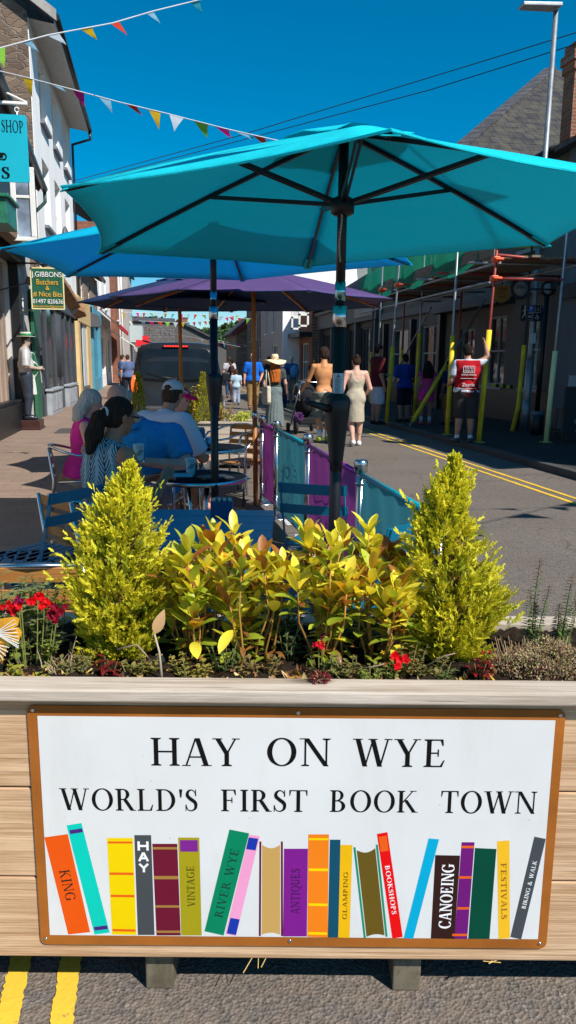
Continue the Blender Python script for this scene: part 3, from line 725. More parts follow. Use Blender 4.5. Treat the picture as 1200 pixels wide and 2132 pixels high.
# oriel window of the near shop
bt = MB(); YO = 14.9; P1 = at(70, 348, 'y', YO); P2 = at(14, 352, 'y', YO); zb = at(68, 502, 'y', YO)[2]; zt = P1[2]
x1 = P1[0]; x2 = -3.1
x2 = P2[0]+.04; bt.box((x2, YO, zb), (x1, YO+.06, zb+.07)); bt.box((x2, YO, zt-.07), (x1, YO+.06, zt))
for x in (x1-.09, x2): bt.box((x, YO-.005, zb+.07), (x+.09, YO+.065, zt-.07))
bt.box((x2+.09, YO+.01, (zb+zt)/2+.10), (x1-.09, YO+.05, (zb+zt)/2+.15))
bw = bt.build('open_casement', WHITE, root, .008); g = MB(); g.box((x2+.02, YO+.025, zb+.02), (x1-.03, YO+.035, zt-.02)); g.build('pane', glass_dark('casement_glass', (.16, .20, .26), .12), bw)
m = MB(); m.box((-3.1, YO-.9, zb-.1), (-3.0, YO+.1, zt+.1)); m.build('window_frame', WHITE, root); m = MB(); m.box((-3.0, YO-.8, zb), (-2.99, YO, zt)); m.build('window_glass', GLASS, root)
# rolled timber awning of near shop with rope bound roller
AWT = wood('awning_timber', (.42, .22, .10), (.16, .085, .04), (2, 2, 2), 5, knots=False)
aw = thing('awning', 'half-rolled timber and canvas awning with brown rope-bound roller over the near left shop', 'awning')
m = MB()
for i in range(7):
    y = 11.2+i*1.25; m = MB(); m.bar((-3.05, y, 4.25), (-2.50, y+.15, 3.76), .07, .10); m.build('rafter', AWT, aw)
m = MB(); m.slab([(-3.06, 10.8, 4.36), (-3.06, 19.6, 4.36), (-2.5, 19.9, 3.86), (-2.5, 10.8, 3.86)], .03); m.build('canvas', cloth((.13, .11, .09)), aw)
m = MB(); m.tube([(-2.55, 10.6, 3.72), (-2.55, 19.9, 3.72)], .11, 12)
for i in range(70): m.lathe([(.115, -.03), (.145, 0), (.115, .03)], (0, 0, 0), 10) if False else None
m.build('roller', cloth((.10, .085, .07)), aw)
m = MB()
for i in range(60):
    y = 10.8+i*.09; m.tube([(-2.55+.135*math.cos(t*.7), y+.05*t/9, 3.72+.135*math.sin(t*.7)) for t in range(10)], .022, 5)
m.build('rope', cloth((.26, .19, .13)), aw)
m = MB(); m.bar((-3.0, 19.4, 3.35), (-1.75, 20.1, 2.75), .05, .17); m.build('end_board', wood('board_end', (.48, .27, .13), (.25, .12, .06), (2, 2, 2), 5, knots=False), aw)
# green bracket box and lamp left edge
gb = thing('wall_box', 'green painted wooden box on the wall under the turquoise sign', 'box'); m = MB(); a = at(-20, 415, 'y', 12.4); b = at(22, 470, 'y', 12.4)
m.box((a[0]-.6, 12.2, b[2]), (b[0], 13.0, a[2])); m.box((a[0]-.6, 12.15, a[2]), (b[0]+.04, 13.05, a[2]+.05)); m.build('box_body', plain((.02, .16, .09), .4, 0, .4, 6), gb, .01)
# butcher's shopfront
root = bld("butcher's dark shopfront with grey panelled stall risers below the white building", 'shopfront', 'shopfront'); mp = mapL(-3.06)
sh = MB(); DBL = plain((.045, .05, .062), .45, 0, .2, 2)
sh.box((-3.09, 20.9, .06), (-2.94, 29.8, .62)); sh.box((-3.09, 20.9, 3.0), (-2.90, 29.8, 3.5))
sh.build('fascia_frame', DBL, root)
m = MB()
for y in (21.0, 22.1, 23.9, 25.2, 26.4, 27.9, 29.4): m = MB(); m.box((-3.09, y, .6), (-2.96, y+.12, 3.0)); m.build('mullion', plain((.06, .065, .075), .5), root)  # awning shade put into the near-black mullion colour
m = MB(); m.box((-3.085, 21, .6), (-3.02, 29.6, 3.0)); m.build('shop_glass', glass_dark('shop_glass', (.018, .024, .035), .08), root)
for y0, y1 in ((21.3, 23.6), (25.4, 27.9)):
    m = MB(); m.box((-2.94, y0, .06), (-2.80, y1, .70)); m.box((-2.96, y0-.05, .70), (-2.76, y1+.05, .76))
    for k in range(3): yy = y0+.12+(y1-y0-.2)*k/3; m.box((-2.80, yy, .16), (-2.785, yy+(y1-y0)/3-.12, .6))
    m.build('stall_riser', plain((.34, .37, .40), .55, 0, .2, 3), root, .008)
m = MB(); m.box((-3.06, 20.1, .06), (-2.98, 20.85, 3.2)); m.build('side_panel', plain((.015, .12, .06), .5), root)
m = MB()
for k in range(10): m.tube([(-2.99, 24+k*.16, 2.9), (-2.99, 24+k*.16, 1.0)], .035, 6)
m.build('door_curtain', plain((.05, .055, .065), .5), root)
# folding arm cassette
aw = thing('awning_cassette', "retracted butcher's awning cassette with brown board end", 'awning'); m = MB()
a = at(105, 560, 'y', 18.5); b = at(168, 655, 'y', 20.5); m.bar(a, b, .28, .18, (0, 1, .3)); m.build('board', wood('cass_wood', (.38, .22, .12), (.2, .1, .05), (3, 3, 3), 4, knots=False), aw)
m = MB(); a = at(138, 618, 'y', 20.3); b = at(162, 650, 'y', 20.3); m.bar(a, b, .5, .22); m.build('end_cap', plain((.30, .29, .28), .4, .5), aw, .02)
m = MB(); m.tube([at(0, 604, 'y', 17), at(60, 588, 'y', 18), at(140, 622, 'y', 20.3)], .014, 5); m.tube([at(40, 652, 'y', 17), at(90, 636, 'y', 18.5), at(130, 657, 'y', 20)], .02, 5); m.build('arms', IRON, aw)
# cream shop, blue shop, stone upper storey
root = bld('low rubble stone building with cream doorway, between white building and white shop'); mp = mapL(-3.1)
m = MB(); holed(m, mp, 32.25, 43.0, 2.9, 5.6, [(34, 35.2, 3.9, 5.1), (37.5, 38.7, 3.9, 5.1)], .15); m.build('wall', STONE2, root)
for h in [(34, 35.2, 3.9, 5.1), (37.5, 38.7, 3.9, 5.1)]: window(mp, h, root, rv=.15)
roofslab(root, [(-2.8, 32.25, 5.65), (-2.8, 43.1, 5.65), (-6, 43.1, 7.4), (-6, 32.25, 7.4)], .1, SLATEY); gutter(root, (-2.72, 32.2, 5.62), (-2.72, 43.2, 5.62), .09, plain((.35, .33, .3), .6))
m = MB(); CRM = plain((.62, .44, .20), .6, 0, .1, 2)
m.box((-3.1, 30.3, .06), (-2.9, 31.0, 3.1)); m.box((-3.1, 33.9, .06), (-2.9, 35.6, 3.1)); m.box((-3.1, 30.3, 2.95), (-2.88, 35.6, 3.9)); m.build('cream_surround', CRM, root, .01)
m = MB(); m.box((-3.1, 31.0, .5), (-3.04, 33.9, 2.95)); m.build('doorway', GLASS, root)
m = MB(); m.box((-3.04, 32.6, .5), (-2.96, 33.9, 2.95)); m.build('door', plain((.5, .56, .6), .5), root); m = MB(); m.box((-3.1, 31.05, .06), (-2.86, 33.85, .5)); m.build('step', plain((.12, .11, .1), .8), root)
BLU = plain((.08, .30, .42), .5, 0, .15, 2)
m = MB(); m.box((-3.1, 36.6, .06), (-2.88, 37.2, 4.0)); m.box((-3.1, 41.2, .06), (-2.9, 41.8, 3.6)); m.box((-3.1, 36.6, 3.3), (-2.86, 41.8, 3.9)); m.box((-3.1, 37.2, .06), (-2.95, 41.2, .7)); m.build('blue_shopfront', BLU, root, .01)
m = MB(); m.box((-3.1, 37.2, .7), (-3.05, 41.2, 3.3)); m.build('shop_glass', glass_dark('blue_glass', (.02, .05, .08), .1), root)
m = MB(); m.prism([(-3.05, 3.0), (-2.55, 3.0), (-2.6, 3.5), (-3.05, 3.7)], 'y', 36.2, 36.9); m.build('bracket', plain((.10, .10, .11), .6), root)
# white shop
root = bld('white plastered shop with long sloping red-edged awning beyond the blue shopfront'); mp = mapL(-3.1)
hs = [(45, 46.2, 4.6, 6.2), (49, 50.2, 4.6, 6.2), (44.6, 47.4, .8, 2.9), (48.4, 49.6, .06, 2.9), (50.6, 53, .8, 2.9)]
m = MB(); holed(m, mp, 43.2, 54.5, 0, 7.4, hs, .15); m.build('wall', REND, root)
for h in hs: window(mp, h, root, rv=.15, sill=h[2] > 1)
roofslab(root, [(-2.8, 43.2, 7.45), (-2.8, 54.5, 7.45), (-6, 54.5, 9.2), (-6, 43.2, 9.2)], .1, SLATEY)
aw = thing('awning', 'dark sloping shop awning with red edge on the white shop far left', 'awning')
m = MB(); m.slab([(-3.05, 43.3, 4.2), (-3.05, 54, 4.2), (-2.0, 54, 3.3), (-2.0, 43.3, 3.3)], .06); m.build('canopy', cloth((.10, .085, .08)), aw)
m = MB(); m.box((-2.02, 43.3, 3.2), (-1.94, 54, 3.42)); m.build('valance', cloth((.50, .03, .04)), aw)
# brick house, pale bay
root = bld('red brick town house with white pipes, far down the left side'); mp = mapL(-2.75)
hs = [(56, 57.2, 4.3, 6.0), (59, 60.2, 4.3, 6.0)]
m = MB(); holed(m, mp, 54.6, 62.5, 0, 10.5, hs, .15); m.build('wall', REDBR, root)
for h in hs: window(mp, h, root, rv=.15)
m = MB()
for y in (57.8, 61.6): m.tube([(-2.66, y, .1), (-2.66, y, 10)], .08, 6)
m.build('downpipe', WHITE, root)
roofslab(root, [(-2.4, 54.5, 10.5), (-2.4, 62.6, 10.5), (-6, 62.6, 12.5), (-6, 54.5, 12.5)], .1, SLATEY)
ch = MB(); ch.box((-4.4, 58, 12), (-3.6, 59.2, 13.6)); ch.build('chimney', REDBR, root)
root = bld('pale grey bay-fronted house past the red brick house'); mp = mapL(-2.2)
hs = [(64, 65, 4.6, 7), (66, 67, 4.6, 7), (68, 69, 4.6, 7)]
m = MB(); holed(m, mp, 62.6, 72, 0, 8.6, hs, .15); m.build('wall', REND2, root)
for h in hs: window(mp, h, root, rv=.15)
m = MB(); m.box((-2.2, 64, 3.0), (-1.2, 69.5, 4.3)); m.build('bay', plain((.45, .52, .52), .6), root); roofslab(root, [(-1.9, 62.6, 8.6), (-1.9, 72, 8.6), (-5.5, 72, 10.6), (-5.5, 62.6, 10.6)], .1, SLATEY)
aw = thing('awning', 'bright white sloping awning beside the grey van', 'awning'); m = MB(); m.slab([(-2.9, 46.5, 3.35), (-2.9, 52, 3.35), (-1.35, 52, 2.35), (-1.35, 46.5, 2.35)], .06); m.build('canopy', cloth((.74, .73, .7)), aw); m = MB(); m.box((-1.36, 46.5, 2.1), (-1.32, 52, 2.36)); m.build('valance', cloth((.7, .69, .66)), aw)
# far end of the street
root = bld('grey brick gabled building with slate roof and tall chimney closing the street'); Y = 84.
a = at(298, 690, 'y', Y); b = at(364, 690, 'y', Y); zt = at(330, 668, 'y', Y)[2]
GBR = brick_mat('grey_brick', (.20, .185, .175), (.155, .145, .14), (.09, .085, .08), .6, .26, .03, 'x')
m = MB(); m.box((a[0]-6, Y, 0), (b[0], Y+8, zt)); m.build('wall', GBR, root)
q = at(440, 720, 'y', Y+1)
m = MB(); m.prism([(b[0], 0), (q[0]+2, 0), (q[0]+2, q[2]-.3), (b[0]+1.3, zt-.1), (b[0], zt-.1)], 'y', Y+.6, Y+8); m.build('side_wing', plain((.10, .095, .09), .8), root)
roofslab(root, [(b[0]+.2, Y+.3, zt+.1), (q[0]+2.4, Y+.3, q[2]-.35), (q[0]+2.4, Y+9, q[2]-.35), (b[0]+.2, Y+9, zt+.1)], -.15, SLATE)
roofslab(root, [(a[0]-6.2, Y-.2, zt+.05), (b[0]+.1, Y-.2, zt-.02), (b[0]+.1, Y+4, zt+.5), (a[0]-6.2, Y+4, zt+.5)], .12, SLATE)
c0 = at(378, 700, 'y', Y+1); c1 = at(391, 663, 'y', Y+1); m = MB(); m.box((c0[0], Y+1, zt-2), (c1[0], Y+2, c1[2])); m.box((c0[0]-.06, Y+.94, c1[2]), (c1[0]+.06, Y+2.06, c1[2]+.12)); m.build('chimney', REDBRX, root)
cs = thing('shop_sign', 'small red projecting cross-shaped sign left of the grey van', 'sign'); p = at(300, 716, 'y', 48); m = MB(); m.box((p[0]-.42, 46, p[2]-.18), (p[0]+.42, 46.1, p[2]+.18)); m.box((p[0]-.05, 45.997, p[2]-.42), (p[0]+.32, 46.103, p[2]+.42)); m.build('sign_panel', plain((.75, .02, .03), .4), cs)
# ------------------------------------------------------------ right row
# far stone gable
root = bld('rubble stone house with gable towards the street, far right of the lane'); Y = 68.
xl = at(492, 700, 'y', Y)[0]; xr = 9.5; zl = at(487, 692, 'y', Y)[2]; xa = at(534, 655, 'y', Y)[0]; za = at(534, 656, 'y', Y)[2]
m = MB(); m.prism([(xl, 0), (xr, 0), (xr, zl), (xa, za), (xl, zl)], 'y', Y, Y+10); m.build('wall', STONE2, root)
m = MB(); m.slab([(xl-.35, Y-.3, zl-.2), (xa, Y-.3, za+.12), (xa, Y+10.3, za+.12), (xl-.35, Y+10.3, zl-.2)], -.16); m.build('roof', SLATE, root)
m = MB(); m.bar((xl-.35, Y-.33, zl-.25), (xa, Y-.33, za+.07), .05, .28); m.build('bargeboard', plain((.25, .03, .03), .6), root)
root = bld('dark stone terrace house with tall sash windows next to the stone gable'); mp = mapR(7.6)
hs = [(58, 59, 3.2, 5.2), (61, 62, 3.2, 5.2), (64, 65, 3.2, 5.2), (58, 60, .8, 2.6)]
m = MB(); holed(m, mp, 56.2, 68, 0, 6.4, hs, .15, 7); m.build('wall', rubble('terrace_stone', [(.22, .17, .13), (.3, .24, .19), (.17, .13, .1)], 2.4), root)
for h in hs: window(mp, h, root, rv=.15, sillmat=REND2)
roofslab(root, [(7.3, 56.1, 6.4), (7.3, 68, 6.4), (11, 68, 8.6), (11, 56.1, 8.6)], -.12, SLATEY)
root = bld('white rendered house with bright gable wall above the long dark shop'); mp = mapR(7.3)
hs = [(49, 50, 3.4, 5.4), (52.4, 53.4, 3.4, 5.4), (48, 50.5, .9, 2.6)]
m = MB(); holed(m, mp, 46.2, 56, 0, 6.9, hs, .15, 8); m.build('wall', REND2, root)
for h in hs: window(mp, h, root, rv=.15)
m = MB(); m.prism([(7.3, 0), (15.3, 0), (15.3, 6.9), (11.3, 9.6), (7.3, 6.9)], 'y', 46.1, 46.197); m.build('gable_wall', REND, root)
roofslab(root, [(7.0, 46, 6.9), (7.0, 56, 6.9), (11.3, 56, 9.8), (11.3, 46, 9.8)], -.12, SLATEY)
# dark low link with hanging frames
root = bld('dark low shop with brown tiled wall between white gable and long shop', 'shop', 'shop'); mp = mapR(8.3)
hs = [(43.2, 45.4, .5, 2.6)]
m = MB(); holed(m, mp, 42.2, 46.0, 0, 5.0, hs, .2, 6); m.build('wall', REDBR, root); window(mp, hs[0], root, rv=.2, nv=2)
m = MB(); m.box((7.6, 42.2, 2.9), (8.3, 46, 3.15)); m.build('canopy', BLACK, root)
for px0, px1, y0, y1, yy, nm in ((607, 626, 640, 686, 40.5, 'square white-framed hanging sign nearest the white gable'), (622, 644, 634, 680, 37.5, 'white-framed hanging sign overlapping another beside the gable')):
    s = thing('hanging_sign', nm, 'hanging sign', group='white framed hanging signs'); a = at(px0, y1, 'y', yy); b = at(px1, y0, 'y', yy); m = MB(); t_ = .09
    m.box((a[0], yy, a[2]), (a[0]+t_, yy+.08, b[2])); m.box((b[0]-t_, yy, a[2]), (b[0], yy+.08, b[2])); m.box((a[0], yy, a[2]), (b[0], yy+.08, a[2]+t_)); m.box((a[0], yy, b[2]-t_), (b[0], yy+.08, b[2])); m.box((a[0], yy, (a[2]+b[2])/2), (b[0], yy+.08, (a[2]+b[2])/2+t_)); m.build('frame', WHITE, s)
    m = MB(); m.box((a[0]+t_, yy+.03, a[2]*.5+b[2]*.5+t_), (b[0]-t_, yy+.05, b[2]-t_)); m.build('sign_panel', plain((.6, .62, .62), .5), s); m = MB(); m.tube([(b[0], yy+.04, b[2]-.15), (8.8, yy+.04, b[2]-.15)], .03, 6); m.build('bracket', IRON, s)
# long dark shop
root = bld('long single-storey dark shopfront with slate roof and classical fascia'); mp = mapR(8.8)
hs = [(31.2, 33.6, .9, 3.0), (34.4, 35.6, .1, 3.0), (36.2, 38.4, .9, 3.0), (39.2, 41.4, .9, 3.0)]
DK = plain((.022, .021, .021), .6, 0, .2, 2)
m = MB(); holed(m, mp, 30.4, 42.1, 0, 4.3, hs, .16, 6); m.build('wall', DK, root)
for h in hs: window(mp, h, root, frame=plain((.13, .125, .12), .6), rv=.16, nv=3, nh=0, sill=False)
m = MB(); m.box((8.55, 30.4, 3.25), (8.8, 42.1, 3.95)); m.box((8.4, 30.4, 3.95), (8.8, 42.1, 4.1)); m.box((8.25, 30.4, 4.2), (8.8, 42.1, 4.38)); m.build('cornice', plain((.10, .095, .09), .6), root)
m = MB()
for y in (30.9, 34.0, 36.0, 38.9, 41.9): m = MB(); m.box((8.62, y-.14, .1), (8.8, y+.14, 3.25)); m.build('pilaster', plain((.09, .088, .085), .6), root)
m = MB(); a = at(738, 662, 'x', 8.53); b = at(776, 652, 'x', 8.53); m.box((8.51, b[1], 3.42), (8.547, a[1], 3.8)); m.build('name_board', plain((.30, .25, .23), .6), root)
roofslab(root, [(8.2, 30.3, 4.4), (8.2, 42.2, 4.4), (13.5, 42.2, 7.6), (13.5, 30.3, 7.6)], -.12, SLATEY)
m = MB(); m.box((11, 31, 4.4), (15, 41, 8.6)); m.build('rear_block', brick_mat('weatherboard', (.72, .70, .66), (.66, .65, .62), (.35, .34, .33), 30, .22, .02, 'x'), root)
# scaffolded public house
root = bld('white-walled public house behind scaffolding, with sash windows and hipped slate roof'); mp = mapR(8.8)
hs = [(19.0, 20.2, .95, 2.75), (17.0, 17.9, .95, 2.75), (21.0, 22.1, .1, 2.5), (23.6, 25.6, .95, 2.75), (27, 29, .95, 2.75), (17.3, 18.4, 4.2, 5.8), (20.6, 21.8, 4.2, 5.8), (24.5, 25.7, 4.2, 5.8)]
m = MB(); holed(m, mp, 16.3, 30.3, 0, 6.0, hs, .16, 8); m.build('wall', render_mat('pub_render', (.17, .15, .135), (.10, .09, .075)), root)  # white wall coloured dark, shade of this side painted in
for i, h in enumerate(hs): window(mp, h, root, plain((.34, .34, .33), .6), rv=.16, nv=1, sill=(i != 2))  # white frames greyed, shade put into their colour
m = MB(); m.box((8.72, 16.3, .1), (8.8, 20.9, .9)); m.box((8.72, 22.2, .1), (8.8, 30.3, .9)); m.build('black_plinth', BLACK, root)
m = MB(); m.box((8.3, 18.6, 3.0), (8.8, 23.4, 3.14)); m.box((8.66, 16.3, 3.15), (8.8, 30.3, 3.4)); m.build('door_canopy', DARK, root)
for y in (23.3, 26.1, 29.4): m = MB(); m.box((8.6, y, .1), (8.8, y+.2, 3.0)); m.build('pilaster', BLACK, root)
pk = at(1146, 146, 'y', 28.5); el = at(966, 302, 'y', 23.0); dl = (pk-el); el = el-dl*((el[2]-6.2)/dl[2])
LICH = brick_mat('lichen_slate', (.040, .040, .046), (.066, .060, .062), (.015, .015, .017), .34, .24, .012, 'x', (.13, .12, .08), .02)
zpk = pk[2]; zel = el[2]; xe = el[0]; ye = el[1]
m = MB(); m.slab([(xe, ye, zel), (22, ye, zel), (pk[0], 28.5, zpk)], -.10); m.slab([(xe, ye, zel), (pk[0], 28.5, zpk), (pk[0], 31.4, zpk), (xe, 31.4, zel)], .10); m.build('roof', LICH, root)
m = MB(); n_ = 26
for i in range(n_):
    t0, t1 = i/n_, (i+.93)/n_; A_ = np.array([xe, ye-.05, zel+.06]); B_ = np.array([pk[0], 28.45, zpk+.06]); m.bar(A_+(B_-A_)*t0, A_+(B_-A_)*t1, .42, .05, (-.5, -.6, .7))
m.build('hip_tiles', plain((.085, .08, .085), .7, 0, .4, 3), root)
roofslab(root, [(8.4, 16.2, 6.05), (8.4, 21.2, 6.05), (12, 21.2, 6.9), (12, 16.2, 6.9)], -.1, SLATEY, 'front_roof')
gutter(root, (8.33, 16.2, 5.98), (8.33, 30.3, 5.98), .07)
# brick chimney
c = MB(); x0 = at(1172, 200, 'y', 18.5)[0]; zt = at(1180, 92, 'y', 18)[2]; x1 = x0+1.3
c.box((x0, 18.0, 6.1), (x1, 18.5, zt-.5)); c.box((x0-.04, 17.96, zt-.5), (x1+.05, 18.54, zt-.3)); c.box((x0-.08, 17.92, zt-.3), (x1+.1, 18.58, zt-.1)); c.box((x0-.02, 17.97, zt-.1), (x1+.03, 18.52, zt+.1))
ch = c.build('chimney', REDBRX, root); c = MB(); c.lathe([(.14, 0), (.16, .05), (.13, .1), (.12, .35), (.15, .4), (.12, .42)], (x0+.35, 18.25, zt+.1), 14); c.build('chimney_pot', plain((.06, .04, .035), .8), ch); c = MB(); c.box((x0+.25, 17.96, 6.3), (x1+.04, 17.99, 6.9)); c.build('lead_flashing', plain((.45, .47, .5), .6), ch)
# corner building at right edge, bluish shade put into its wall colour
root = bld('rendered corner building at the right edge, bluish shade painted into its walls'); mp = mapR(8.72)
m = MB(); holed(m, mp, 6, 16.25, 0, 6.0, [(9, 10, 4, 5.6), (13.6, 14.7, 3.9, 5.5)], .16, 8); m.build('wall', RENDSH, root)
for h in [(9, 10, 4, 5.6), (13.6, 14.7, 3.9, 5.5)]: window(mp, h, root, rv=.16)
m = MB(); m.box((8.62, 6, 2.9), (8.72, 16.25, 3.2)); m.build('dark_band', DARK, root)
roofslab(root, [(8.3, 5.8, 6.0), (8.3, 16.2, 6.0), (12.5, 16.2, 6.9), (12.5, 5.8, 6.9)], -.1, SLATEY)
# ------------------------------------------------------------ hill and far wood
hm = MB(); hm.sm = True; nx, ny = 60, 14
idx = {}
for i in range(nx+1):
    for j in range(ny+1):
        x = -140+300*i/nx; y = 190+14*j; z = -1+ (1-math.exp(-(j/6.)**2))*(13.5+3*math.sin(i*.35)+1.5*math.sin(i*.9+1)); idx[i, j] = hm.V((x, y, z))
for i in range(nx):
    for j in range(ny): hm.F((idx[i, j], idx[i+1, j], idx[i+1, j+1], idx[i, j+1]))
tag(hm.build('hill', plain((.05, .08, .03), .9, 0, .3, .1)), kind='structure')
fm = MB(); rg = random.Random(3)
for i in range(1100):
    y = 196+rg.random()*150; x = -15+rg.random()*70*(y/240) ; j = (y-190)/14.; ii = (x+140)/5.
    z = -1+(1-math.exp(-(j/6.)**2))*(13.5+3*math.sin(ii*.35)+1.5*math.sin(ii*.9+1))
    R_ = rg.uniform(2.0, 4.2); g = rg.uniform(.5, 1.3); fm.col = (.055*g, .11*g, .03*g)
    for k in range(26):
        a = rg.uniform(0, 6.28); b = rg.uniform(-.3, 1.5); c_ = Vector((x+R_*math.cos(a)*math.cos(b), y+R_*math.sin(a)*math.cos(b), z+R_*.7+R_*1.1*math.sin(b))); s_ = rg.uniform(.5, 1.2)
        d1 = Vector((rg.uniform(-1, 1), rg.uniform(-1, 1), rg.uniform(-.4, 1))).normalized()*s_; d2 = d1.cross(Vector((rg.uniform(-1, 1), rg.uniform(-1, 1), rg.uniform(-1, 1)))).normalized()*s_
        g2 = g*rg.uniform(.7, 1.4); fm.col = (.055*g2, .105*g2, .028*g2); fm.poly([c_-d1, c_+d2, c_+d1, c_-d2])
fo = fm.build('woodland', vcol('far_foliage', .8, .15), fix=False); tag(fo, 'distant green wooded hillside closing the view at the end of the street', 'woodland', kind='stuff')
# far cottages under the hill
for i, (px0, px1, y0, yt, Y, c) in enumerate(((452, 495, 790, 768, 120, (.34, .33, .33)),)):
    r = bld('low grey-roofed sheds below the wooded hill at street end'); a = at(px0-30, y0, 'y', Y); b = at(px1+30, yt, 'y', Y); m = MB(); m.box((a[0], Y, 0), (b[0], Y+6, b[2]-1)); m.build('wall', plain((.4, .36, .32), .8), r); roofslab(r, [(a[0]-.3, Y-.3, b[2]-1), (b[0]+.3, Y-.3, b[2]-1), (b[0]+.3, Y+4, b[2]+.7), (a[0]-.3, Y+4, b[2]+.7)], .1, plain(c, .8))
p = at(462, 740, 'y', 118); r = thing('chimney_stack', 'lone stone chimney stack in front of the wooded hill', 'chimney'); m = MB(); m.box((p[0]-.8, 118, 0), (p[0]+.6, 119, p[2])); m.box((p[0]-.9, 117.9, p[2]), (p[0]+.7, 119.1, p[2]+.3)); m.build('stack', STONE2, r)
# ------------------------------------------------------------ lettering (drawn with strokes)
def _ring(cx, cy, rx, ry, tx, ty, a0=0, a1=360, n=20):
    """curved stroke of an ellipse, thick tx at the sides and ty at top and bottom"""
    q = []
    for i in range(n):
        A = R(a0+(a1-a0)*i/n); B = R(a0+(a1-a0)*(i+1)/n)
        o = lambda t: (cx+rx*math.cos(t), cy+ry*math.sin(t)); k = lambda t: (cx+(rx-tx)*math.cos(t), cy+(ry-ty)*math.sin(t))
        q.append([k(A), o(A), o(B), k(B)])
    return q
def _st(x, w=.14, y0=0., y1=1., s=.085, top=True, bot=True):
    """upright stem centred on x with slab serifs"""
    q = [[(x-w/2, y0), (x+w/2, y0), (x+w/2, y1), (x-w/2, y1)]]
    if bot: q += [[(x-w/2-s, y0), (x+w/2+s, y0), (x+w/2+s, y0+.035), (x+w/2, y0+.07), (x-w/2, y0+.07), (x-w/2-s, y0+.035)]]
    if top: q += [[(x-w/2-s, y1-.035), (x-w/2, y1-.07), (x+w/2, y1-.07), (x+w/2+s, y1-.035), (x+w/2+s, y1), (x-w/2-s, y1)]]
    return q
def _dg(x0, y0, x1, y1, w):
    return [[(x0-w/2, y0), (x0+w/2, y0), (x1+w/2, y1), (x1-w/2, y1)]]
def _sf(x, y, w, h=.035):
    return [[(x-w/2, y), (x+w/2, y), (x+w/2, y+h), (x-w/2, y+h)]]
def _cap(q, pts):
    P_ = []
    for i in range(len(pts)-1):                 # smooth the stroke with a spline
        a, b, c, d = pts[max(0, i-1)], pts[i], pts[i+1], pts[min(len(pts)-1, i+2)]
        for k in range(4):
            t = k/4; P_.append(tuple(.5*(2*b[j]+(c[j]-a[j])*t+(2*a[j]-5*b[j]+4*c[j]-d[j])*t*t+(3*b[j]-a[j]-3*c[j]+d[j])*t**3) for j in range(3)))
    P_.append(pts[-1]); E_ = []
    for i, (x, y, w) in enumerate(P_):
        x0, y0 = P_[max(0, i-1)][:2]; x1, y1 = P_[min(len(P_)-1, i+1)][:2]; l = math.hypot(x1-x0, y1-y0) or 1; nx, ny = -(y1-y0)/l, (x1-x0)/l; E_.append(((x-nx*w/2, y-ny*w/2), (x+nx*w/2, y+ny*w/2)))
    return q+[[E_[i][0], E_[i+1][0], E_[i+1][1], E_[i][1]] for i in range(len(E_)-1)]
def _curve(f, n=26): return [f(i/n) for i in range(n+1)]
def _S():
    P_ = [(.46, .79, .03), (.41, .90, .04), (.30, .975, .05), (.19, .93, .09), (.13, .82, .12), (.14, .70, .14), (.22, .60, .15), (.32, .51, .16), (.43, .41, .15), (.47, .29, .13), (.45, .14, .11), (.36, .05, .07), (.25, .02, .05), (.14, .08, .04), (.08, .24, .03)]
    return _cap([], P_)+[[(.44, .70), (.49, .70), (.48, 1.0), (.45, 1.0)], [(.055, 0), (.085, 0), (.10, .30), (.05, .30)]]
